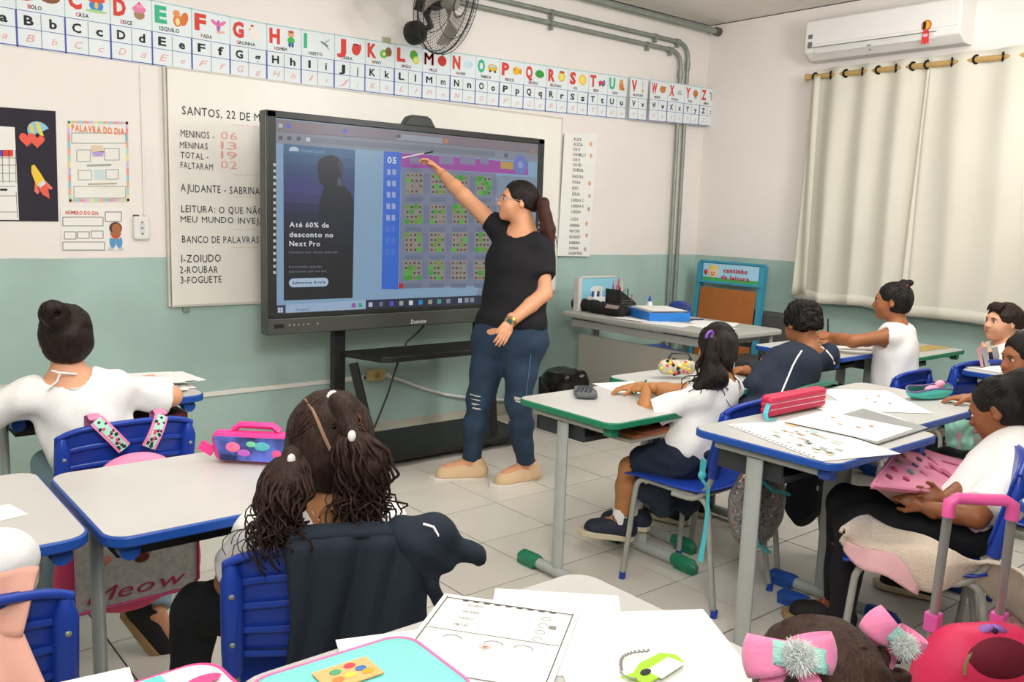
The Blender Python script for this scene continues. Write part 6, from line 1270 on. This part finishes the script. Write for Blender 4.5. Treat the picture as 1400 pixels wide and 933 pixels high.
# ---- green desk things
t=thing('calculator','dark grey rounded calculator on the green-edged desk','calculator',px(800,539,z=.735),-.9); m=MB(); m.prism([(-.045,-.09),(.0,-.1),(.045,-.09),(.05,0),(.042,.09),(0,.1),(-.042,.09),(-.05,0)],0,.018,M('calc_grey','55585C',.4),R=Rz(.2)); m.build('casing',t,bevel=.006)
m=MB(); m.box((-.01,.055,.0185),(.06,.035,.002),flat('2E3438'),R=Rz(.2)); 
for i in range(4):
    for j in range(4): m.box((-.03+.018*i+.0,.02-.022*j,.019),(.011,.012,.003),flat('3A3D42'))
each(m,'key',t)
sheet_obj('paper_sheet','white sheet the skirt girl is writing on','paper',px(862,532,z=.73),.22,.30,-.25,.7315)
t=thing('book','brown-covered books lying in the green-edged desk tray','books',(2.62,2.30,.61)); 
for i,(dz,hx,rz) in enumerate(((0,'A8A090',.03),(.014,'B0683A',-.02),(.026,'8A4A2E',.05))):
    m=MB(); m.box((2.64+.03*i,2.34,.622+dz),(.30,.20,.012),M('book_'+hx,hx,.6),R=Rz(rz)); m.build('book_block',t,world=True)
t=thing('floral_pencil_case','yellow and green floral pencil case with open black zip, on the farther green-edged desk','pencil case',px(925,508,z=.74)); p=px(925,512,z=.75)
m=SB(); m.sdf([C_(p+V(-.05,.03,.035),p+V(.05,-.03,.035),.036,k=.02)],.006,M('floral','B9B49A',.6,var=.3,vs=25)); m.build('case_body',t,smooth=180,world=True); rs=np.random.RandomState(2)
m=MB()
for i in range(60):
    n_=nrm(V(*(rs.normal(size=3)-V(.5,.5,0)))); b_=lerp(p+V(-.05,.03,.035),p+V(.05,-.03,.035),rs.rand()); m.ell(b_+n_*.036,.007+.005*rs.rand(),flat(['D84868','4A9A58','E8C838','202020','E8C838','E8A048'][rs.randint(6)]),n=7,k=5)
m.build('flower_print',t,world=True,kind='stuff'); m=MB(); m.tube([p+V(-.04,.03,.065),p+V(-.02,.02,.10),p+V(.05,-.02,.10),p+V(.07,-.03,.07)],.008,blk,6,flat_=.5); m.build('zip_flap',t,world=True,smooth=60)
# ---- right desks
rs=np.random.RandomState(12)
def pr_paint(m,bx_):
    for x,y,hx in ((-.2,.2,'E8A070'),(.15,.15,'D87848'),(-.05,-.05,'E8C060'),(.1,-.02,'E89878')): m.ell((x*.42,y*.3,.0022),(.010,.006,.0006),flat(hx))
def pr_map(m,bx_):
    for q in range(46): bx_(rs.uniform(-.3,.42),rs.uniform(-.35,.2),rs.uniform(.02,.09),rs.uniform(.01,.05),flat(['D8B8A0','C8D0B8','B8A898','E0C8A8','A8B0A8'][rs.randint(5)]))
    bx_(-.35,.2,.1,.08,flat('E8C090')); bx_(-.15,.25,.08,.05,flat('A8DCD8'))
    for q in range(20): bx_(-.45+.045*q,-.47,.02,.02,gl_ink)
def quad_sheet(name,label,pix,z,prints=None,mt=None):
    P=[px(u,v,z=z) for u,v in pix]; c=sum(P)/4; ex=nrm((P[3]-P[0])+(P[2]-P[1])); W=(np.linalg.norm(P[3]-P[0])+np.linalg.norm(P[2]-P[1]))/2; D=(np.linalg.norm(P[1]-P[0])+np.linalg.norm(P[2]-P[3]))/2
    ey=V(-ex[1],ex[0],0); sgn=1 if np.dot(P[0]-P[1],ey)>0 else -1
    return sheet_obj(name,label,'paper',c,W,D,math.atan2(ex[1],ex[0]),z,mt=mt,prints=prints)
quad_sheet('worksheet','dotted-edge worksheet with faint coloured drawings at the near corner of the right desk',[(1075,572),(1015,583),(1137,640),(1215,612)],.7925,pr_map)
quad_sheet('painted_sheet','white sheet with orange paint dabs lying on the clear folder',[(1112,562),(1085,576),(1200,607),(1245,583)],.800,pr_paint)
q=px(1225,592,z=.795); t=thing('plastic_folder','clear grey plastic folder under the paint-dabbed sheet','folder',q,-.0); P=[px(u,v,z=.795) for u,v in ((1110,580),(1200,608),(1268,586),(1180,560))]; m=MB(); m.add([p for p in P]+[p+V(0,0,.004) for p in P],[(3,2,1,0),(4,5,6,7),(0,1,5,4),(1,2,6,5),(2,3,7,6),(3,0,4,7)],M('clear_grey','9EA09E',.2,var=.05)); m.build('folder',t,world=True)
quad_sheet('painted_sheet','large white painted sheet across the open teal pencil case desk, near half',[(1205,532),(1125,534),(1165,557),(1284,571)],.7925,pr_paint)
quad_sheet('paper_sheet','blank white sheet spanning the gap between the two right desks',[(1150,545),(1098,552),(1180,580),(1235,575)],.7935)
t=thing('paper_scrap','small torn paper scraps beside the open teal pencil case','scraps',px(1300,552,z=.79)); m=MB()
for i in range(6): p=px(1288+rs.randint(30),548+rs.randint(7),z=.7915); m.box(p,(.05,.012,.0012),pap,R=Rz(rs.rand()*3))
m.build('scrap_pile',t,kind='stuff',world=True)
t=thing('open_pencil_case','open teal pencil case with purple zip showing pink things inside','pencil case',px(1270,540,z=.79)); p=px(1270,543,z=.795); tl_=M('teal_case','4FB8A8',.5,var=.08)
ax1=nrm(px(1302,538,z=.8)-px(1238,544,z=.8)); 
ay1=V(-ax1[1],ax1[0],0)
def oc(u,v):
    a=2*PI*u; rr=(1,1.06,.98,.75)[0]; z_=.055*v; k=.75+.32*math.sin(PI*.5*min(1,v*1.3)); return p+ax1*.128*math.cos(a)*k+ay1*.055*math.sin(a)*k*(1-.45*v)+V(0,0,z_*.65+.012*max(0,math.sin(a))*v+.006*v*math.sin(3*a))
m=MB(); m.grid(oc,28,6,tl_,.003); m.prism([(.09*math.cos(a),.036*math.sin(a)) for a in np.linspace(0,2*PI,16,endpoint=False)],.0,.004,tl_,R=np.array([ax1,ay1,V(0,0,1)]).T,o=p); m.build('case_body',t,smooth=180,world=True)
m=MB(); m.tube([oc(u,1) for u in np.linspace(0,1,29)],.004,M('zip_purple','7A6A98',.5),6,cap=False); m.build('zip',t,smooth=60,world=True)
m=MB(); m.prism([(.11*math.cos(a),.042*math.sin(a)) for a in np.linspace(0,2*PI,16,endpoint=False)],.018,.02,M('dark_lining','3A1E38',.8),R=np.array([ax1,ay1,V(0,0,1)]).T,o=p); m.build('lining',t,world=True)
m=MB(); m.ell(p+V(0,0,.035)-ay1*.01,(.04,.02,.016),flat('EFA0B8'),R=np.array([ax1,ay1,V(0,0,1)]).T); m.ell(p+ax1*.06+V(0,0,.05),(.028,.018,.018),flat('F0A8C0')); each(m,'eraser',t,smooth=60,world=True)
t=thing('red_pencil_case','stacked double-zip red pencil case at the back left of the right desk','pencil case',px(1075,562,z=.79)); rc_=M('case_red','C82C50',.4,var=.06); a=px(1052,570,z=.795); b=px(1122,556,z=.795)
for k,zz in enumerate((.016,.038,.058)): m=SB(); m.sdf([C_(a+V(0,0,zz),b+V(0,0,zz+.002),.0165,.0165,k=.01),C_(a+V(.015,.03,zz),b+V(.015,.03,zz),.0165,k=.01)],.005,rc_); m.build('compartment',t,smooth=180,world=True)
m=MB(); 
for zz in (.027,.048): m.tube([a+V(-.012,-.012,zz),b+V(-.0,-.014,zz)],.0022,M('zip_pale','E8B8C0',.5),5)
m.build('zip',t,world=True); m=MB(); q=px(1046,574,z=.80); m.tube([a+V(-.01,0,.05),q+V(0,0,.02),q+V(.0,-.01,0),q+V(.04,-.02,0)],.009,tq2,5,flat_=.3); m.build('pull_strap',t,world=True,smooth=60)
quad_sheet('paper_sheet','white sheet under the hands of the sleeveless girl',[(1165,455),(1125,462),(1145,480),(1192,482)],.772)
quad_sheet('brown_paper','piece of brown paper on the green-edged desk below the curtains',[(1262,470),(1245,478),(1270,482),(1292,474)],.732,mt=M('kraft','B09A5C',.7))
quad_sheet('paper_sheet','white open booklet on the small desk at the right edge',[(1350,497),(1325,503),(1370,510),(1395,505)],.793)
# ---- paint case (open, held on the lap)
pkp=M('pink_plastic','DC86A2',.35,var=.04)
pc_=thing('paint_case','open pink paint case with round watercolour pans, propped on the desk edge and lap','paint set',(3.0,1.3,.6))
A=px(1232,606,y=1.46); B=px(1330,634,y=1.38); C0=px(1192,664,y=1.24); D0=px(1306,676,y=1.15)
Nn=nrm(np.cross(B-A,C0-A)); Nn=Nn if np.dot(Nn,-FW)>0 else -Nn
A_=lambda u,v: lerp(lerp(A,B,u),lerp(C0,D0,u),v)
fl_=np.dot(np.cross(B-A,C0-A),-FW)>0
m=MB(); m.grid((lambda u,v:A_(u,v)) if fl_ else (lambda u,v:A_(1-u,v)),2,2,pkp,.012); m.tube([A,B,D0,C0,A],.006,pkp,6); tray=m.build('tray',pc_,world=True)
m=MB(); pcs=[('B8862E','A87838','6A7A3A','B03048','6A2838'),('22202E','28284E','3A2A58','3A7A78','8A2848')]
for j in range(2):
    for i in range(5): q=A_(.12+.2*j+.03*i*0,.12+.17*i)+Nn*.001; Rq=np.array([nrm(B-A),nrm(np.cross(Nn,nrm(B-A))),Nn]).T; m.lathe([(.0115,0),(.0115,.004),(.009,.005)],q,flat(pcs[j][i],.4),14,Rq)
o=each(m,'watercolour_pan',pc_,world=True,smooth=40)
m=MB(); Rq=np.array([nrm(B-A),nrm(np.cross(Nn,nrm(B-A))),Nn]).T; dkp=M('pink_recess','B85078',.5)
for (u0,v0,w2,h2) in ((.5,.25,.012,.05),(.5,.62,.012,.04),(.66,.5,.02,.10),(.86,.6,.03,.10),(.72,.18,.08,.012),(.5,.45,.03,.012)): m.box(A_(u0,v0)+Nn*.001,(w2*1.3,h2,.002),dkp,R=Rq)
for k in range(7): m.box(A_(.93,.3+.09*k)+Nn*.003,(.03,.004,.006),pkp,R=Rq)
each(m,'brush_slot',pc_,world=True)
E1=px(1180,658,z=.60); E2=px(1300,680,z=.62); E3=px(1225,692,z=.56); E4=px(1250,694,z=.56)
m=MB(); L0=[C0+V(0,0,-.002),D0+V(0,0,-.002),px(1255,694,z=.575),px(1228,692,z=.575)]; L1=[p+V(0,0,.006) for p in L0]; m.add(L0+L1,[(3,2,1,0),(4,5,6,7),(0,1,5,4),(1,2,6,5),(2,3,7,6),(3,0,4,7)],M('pink_lid','B89A98',.3)); m.tube([C0,D0],.007,pkp,6); m.build('lid',pc_,world=True)
# ---- towel on the seat
tw=M('fleece_cream','DCCDB8',.95,var=.06,bump=.6,bs=120,sheen=.5); twp=M('fleece_pink','E4B4B8',.95,var=.05,bump=.3,bs=120)
tt=thing('fleece_towel','cream fleece towel with pink underside draped over the chair seat','towel',(2.8,1.1,.48))
U=[px(u,v,z=.53) for u,v in ((1150,735),(1185,715),(1240,735),(1300,758),(1350,765),(1400,790),(1440,830))]; Lw=[px(u,v,z=z_) for u,v,z_ in ((1146,742,.49),(1178,768,.45),(1225,790,.42),(1275,806,.40),(1325,800,.38),(1375,830,.30),(1420,880,.25))]
def ip(A,t): t=t*(len(A)-1); i=min(int(t),len(A)-2); return lerp(A[i],A[i+1],t-i)
def twf(u,v): p=lerp(ip(U,u),ip(Lw,u),v); return p+V(-.5,-.6,0)*(.035*math.sin(PI*v)+.025*v)+V(0,0,.012+.012*math.sin(18*u+3*v)+.008*math.sin(9*v+7*u)+.02*math.sin(PI*v))
m=MB(); m.grid(twf,60,16,tw,.010); m.build('towel_body',tt,smooth=180,world=True)
def twg(u,v): return twf(.01+.40*u,1-(.30*math.sin(PI*min(1,u*.9+.08))+.04)*(1-v))+V(-.012,-.014,-.004-.014*v)
m=MB(); m.grid(twg,14,6,twp,.006); m.build('pink_underside',tt,smooth=180,world=True)
m=SB(); m.sdf([C_(px(1375,850,z=.24),px(1440,850,z=.28),.05,.06,k=.03),C_(px(1345,855,z=.20),px(1390,840,z=.26),.03,.05,k=.03)],.008,M('pink_lace','B89090',.9,var=.35,vs=90,bump=.5,bs=90),.012,40,3); m.build('patterned_end',tt,smooth=180,world=True)
# ---- trolley bag
tg=thing('trolley_backpack','hot pink wheeled backpack with raised pink and grey trolley handle, at the bottom right','backpack',(2.2,.8,0)); htp=M('bag_hot_pink','E0305C',.55,var=.06,bump=.15,bs=40); tub=M('handle_grey','9A9894',.35,.4)
hl=px(1298,690,z=.84); hr_=px(1385,694,z=.84); bl2=px(1276,845,z=.50); br2=px(1366,845,z=.50)
for a,b in ((hl,bl2),(hr_,br2)): m=MB(); m.tube([a,b,b+V(0,0,-.35)],[.0115,.0115,.0115],tub,10); m.build('handle_tube',tg,world=True,smooth=60)
ppk=M('handle_pink','E85C9C',.35); m=MB(); m.tube([hl+V(0,0,-.03),hl+V(0,0,.004),lerp(hl,hr_,.12)+V(0,0,.016),lerp(hl,hr_,.88)+V(0,0,.016),hr_+V(0,0,.004),hr_+V(0,0,-.03)],[.016,.016,.014,.014,.016,.016],ppk,8); m.build('grip',tg,world=True,smooth=50)
m=MB(); 
for b in (bl2,br2): m.box(b+V(0,0,-.01),(.035,.035,.05),M('socket_pink','D85CA8',.4))
each(m,'handle_socket',tg,world=True,bevel=.004)
cc=lerp(bl2,br2,.5); ex=nrm((br2-bl2)*V(1,1,0)); ey=V(ex[1],-ex[0],0)   # ey toward the camera
Rb=np.array([ex,ey,V(0,0,1)]).T
bc_=cc+ey*.085+V(0,0,-.19)
P=[C_(bc_-ex*.085+V(0,0,z_),bc_+ex*.085+V(0,0,z_),r_,k=.06) for z_,r_ in ((-.2,.075),(-.1,.085),(0,.085),(.08,.08))]+[C_(bc_-ex*.055+V(0,0,.145),bc_+ex*.055+V(0,0,.145),.065,k=.06)]
m=SB(); m.sdf(P,.0065,htp,.004,20,4); m.build('bag_body',tg,smooth=180,world=True)
m=SB(); m.sdf([E_(bc_+ey*.036+V(0,0,.145),(.105,.058,.058),Rb)],.008,M('bag_lining','6A1026',.8)); m.build('lining',tg,smooth=180,world=True)
m=MB(); m.tube([bc_+ey*(.082-.030*math.sin(a))+ex*.098*math.cos(a)+V(0,0,.125+.070*math.sin(a)) for a in np.linspace(0,PI,18)],.004,M('zip_olive','8A7A50',.6),6); m.build('zip',tg,world=True,smooth=60)
def fpz(u,v): x=(u-.5)*.285; return bc_+ex*x+ey*(.075+.035*math.sin(PI*u)**.6+.012*math.sin(PI*min(v*3,1)))+V(0,0,.085-.30*v-.012*math.sin(PI*u))
m=MB(); m.grid(fpz,12,8,htp,.012); m.build('front_pocket',tg,world=True,smooth=180)
m=MB(); q=bc_+V(0,0,.212)+ey*.02; vp=M('purple_bow','9A68B8',.5); m.ell(q+ex*.018,(.022,.014,.009),vp,R=Rb@Ry(.4)); m.ell(q-ex*.018,(.022,.014,.009),vp,R=Rb@Ry(-.4)); m.ell(q+ey*.012,(.006,.006,.008),ink); m.build('purple_bow',tg,world=True,smooth=180)
# ---- staring boy's chair straps
t=thing('striped_strap','dark bag with grey and pink striped straps over the staring boy chair','backpack',(4.8,1.95,.75)); m=MB()
for u0,u1,hx in ((1338,1343,'D8A0A8'),(1344,1352,'A8A8A8'),(1358,1366,'A8A8A8')): m.add([px(u0-3,476,y=1.84),px(u0+3,502,y=1.83),px(u1+2,502,y=1.83),px(u1-2,474,y=1.84)]+[px(u0-3,476,y=1.85),px(u0+3,502,y=1.84),px(u1+2,502,y=1.84),px(u1-2,474,y=1.85)],[(0,1,2,3),(7,6,5,4),(0,4,5,1),(1,5,6,2),(2,6,7,3),(3,7,4,0)],flat(hx))
each(m,'strap',t,world=True); m=MB(); m.box(px(1352,497,y=1.90),(.16,.05,.12),cloth('bag_dark2','14141E')); m.build('bag_body',t,world=True,bevel=.02)
# ---- teacher desk items
z=TH
t=thing('black_case','long black zipped soft case lying on the left end of the teacher desk','case',(4.50,4.40,z)); m=SB(); m.sdf([C_((4.52,4.66,z+.045),(4.47,4.42,z+.045),.05,.045,k=.03),C_((4.47,4.42,z+.04),(4.45,4.16,z+.035),.045,.038,k=.03),C_((4.58,4.5,z+.04),(4.55,4.2,z+.035),.04,k=.03),PL((0,0,z+.002),(0,0,-1))],.007,blackc,.006,30,2); m.build('case_body',t,smooth=180,world=True)
m=MB(); m.box((4.43,4.22,z+.066),(.03,.12,.004),flat('9A8480'),R=Ry(-.9)); m.build('printed_label',t,world=True)
by=M('tray_blue','2878C8',.4,var=.04); t=thing('blue_paper_tray','bright blue box tray full of papers on the teacher desk','tray',(4.66,4.0,z),-.42)
for c_,d in (((0,0,.004),(.30,.38,.008)),((0,-.19,.03),(.30,.006,.06)),((0,.19,.03),(.30,.006,.06)),((-.15,0,.03),(.006,.38,.06)),((.15,0,.03),(.006,.38,.06))): m=MB(); m.box(c_,d,by); m.build('tray_side',t,bevel=.001)
for i in range(12): sheet_obj('',None,None,(rs.uniform(-.012,.012),rs.uniform(-.012,.012)),.26,.34,rs.uniform(-.04,.04),.012+.0052*i,curl=.003,parent=t,seed=i)
t=thing('picture_binder','light blue binder with a pale cloud print standing at the back of the teacher desk','binder',(4.62,4.56,z)); m=MB(); m.box((4.64,4.575,z+.12),(.36,.02,.24),M('binder_blue','8CC8DC',.4,var=.05)); o=m.build('cover',t,world=True,bevel=.003); m=MB(); m.box((4.44,4.58,z+.12),(.035,.05,.25),M('binder_spine','D0CCC4',.4)); m.box((4.64,4.575,z+.245),(.36,.03,.012),MATS['binder_spine']); m.build('spine',t,world=True,bevel=.002); m=MB(); m.ell((4.62,4.563,z+.15),(.07,.002,.03),flat('D8DCD4')); m.ell((4.56,4.563,z+.07),(.05,.002,.03),flat('C8DCE0')); m.build('print',o,world=True)
t=thing('white_pen_box','small white box of pens beside the black basket on the teacher desk','box',(4.52,4.47,z)); m=MB(); m.box((4.53,4.48,z+.055),(.11,.07,.11),white_pl,taper=1.05); m.build('box',t,world=True,bevel=.003)
for i,hx in enumerate(('2A4878','E8E8E8','384050','D8D8D8')): m=MB(); m.tube([V(4.49+.028*i,4.48,z+.06),V(4.495+.028*i,4.48,z+.15+.01*(i%2))],.008,flat(hx),8); m.build('marker',t,world=True,smooth=50)
t=thing('mesh_basket','black slanted organiser basket full of pens on the teacher desk','basket',(4.70,4.36,z)); m=MB(); pr=[(-.07,0),(.09,0),(.10,.07),(-.075,.17)]
m.prism(pr,-.0,.006,blk,R=Rx(PI/2),o=(4.68,4.32,z)); m.prism(pr,0,.006,blk,R=Rx(PI/2),o=(4.68,4.46,z)); m.box((4.61,4.39,z+.085),(.006,.14,.17),blk); m.box((4.775,4.39,z+.035),(.006,.14,.07),blk); m.box((4.69,4.39,z+.01),(.16,.14,.01),blk); ob=m.build('basket_frame',t,world=True)
m=MB()
for i in range(7):
    for j in range(5): m.box((4.625+.02*i,4.312,z+.02+.018*j),(.008,.002,.008),flat('77736C'))
m.build('mesh_hole',ob,kind='stuff',world=True)
for i in range(14):
    x=4.63+.012*i; hx=['C83058','E878A0','3A4A88','D8D8D0','484848','B86848','70A878'][i%7]; m=MB(); m.tube([V(x,4.36+.04*(i%3),z+.05),V(x+rs.uniform(-.02,.02),4.36+.04*(i%3),z+.23-.007*i+rs.uniform(-.02,.02))],.005,flat(hx),6); m.build('pen',t,world=True)
t=thing('glue_bottle','white glue bottle with blue cap on the teacher desk','bottle',(4.84,4.24,z)); p=px(896,421,z=z); p=V(4.82,4.22,z); m=MB(); m.lathe([(.022,0),(.024,.01),(.024,.07),(.012,.09)],p,white_pl,16); m.build('bottle_body',t,world=True,smooth=50); m=MB(); m.lathe([(.012,.09),(.011,.11),(.004,.13)],p,flat('2A58B8'),12); m.build('cap',t,world=True,smooth=50); m=MB(); m.box(p+V(-.022,-.008,.045),(.003,.02,.02),flat('C86050')); m.build('bottle_label',t,world=True)
for i,(x,y,rz,lab) in enumerate(((4.48,3.75,.3,'loose white sheet at the near left of the blue tray'),(4.62,3.52,-.2,'white sheet in the middle of the teacher desk, nearest the viewer'),(4.80,3.62,.5,'white sheet at the far side of the teacher desk near end'),(4.42,4.0,.1,'narrow white sheet between black case and blue tray'))): sheet_obj('paper_sheet',lab,'paper',(x,y),.22 if i<3 else .12,.30,rz,z+.0008+.0009*i,curl=.002)
t=thing('pen','dark blue pen lying right of the blue tray on the teacher desk','pen',(4.78,3.80,z)); m=MB(); m.tube([V(4.72,3.82,z+.008),V(4.86,3.76,z+.008)],.005,flat('1C2E60'),8); m.build('barrel',t,world=True)
# pencils in hands
for lab,a,b,hx in (('black pencil in the fist of the boy in the navy jacket',px(1036,500,y=2.56),px(1040,483,y=2.53),'26222A'),('dark pencil in the fist of the sleeveless girl',px(1132,466,y=2.70),px(1132,436,y=2.66),'26242E'),('green pencil in the hand of the girl in the navy skirt',px(866,541,z=.735),px(884,520,y=2.45),'3A8A5A')):
    t=thing('pencil',lab,'pencil',a); m=MB(); m.tube([a,a+(b-a)*.12,b],[.001,.0045,.0045],flat(hx),7); m.build('barrel',t,world=True,smooth=50)
t=thing('red_debris','tiny crumpled red wrapper on the floor near the green foot cap','wrapper',px(838,829,z=0)); m=SB(); q=px(838,829,z=.006); m.sdf([E_(q,(.014,.008,.006)),E_(q+V(.01,.008,.002),(.008,.007,.005))],.003,flat('C84848'),.004,90,2); m.build('wrapper',t,world=True,smooth=180)
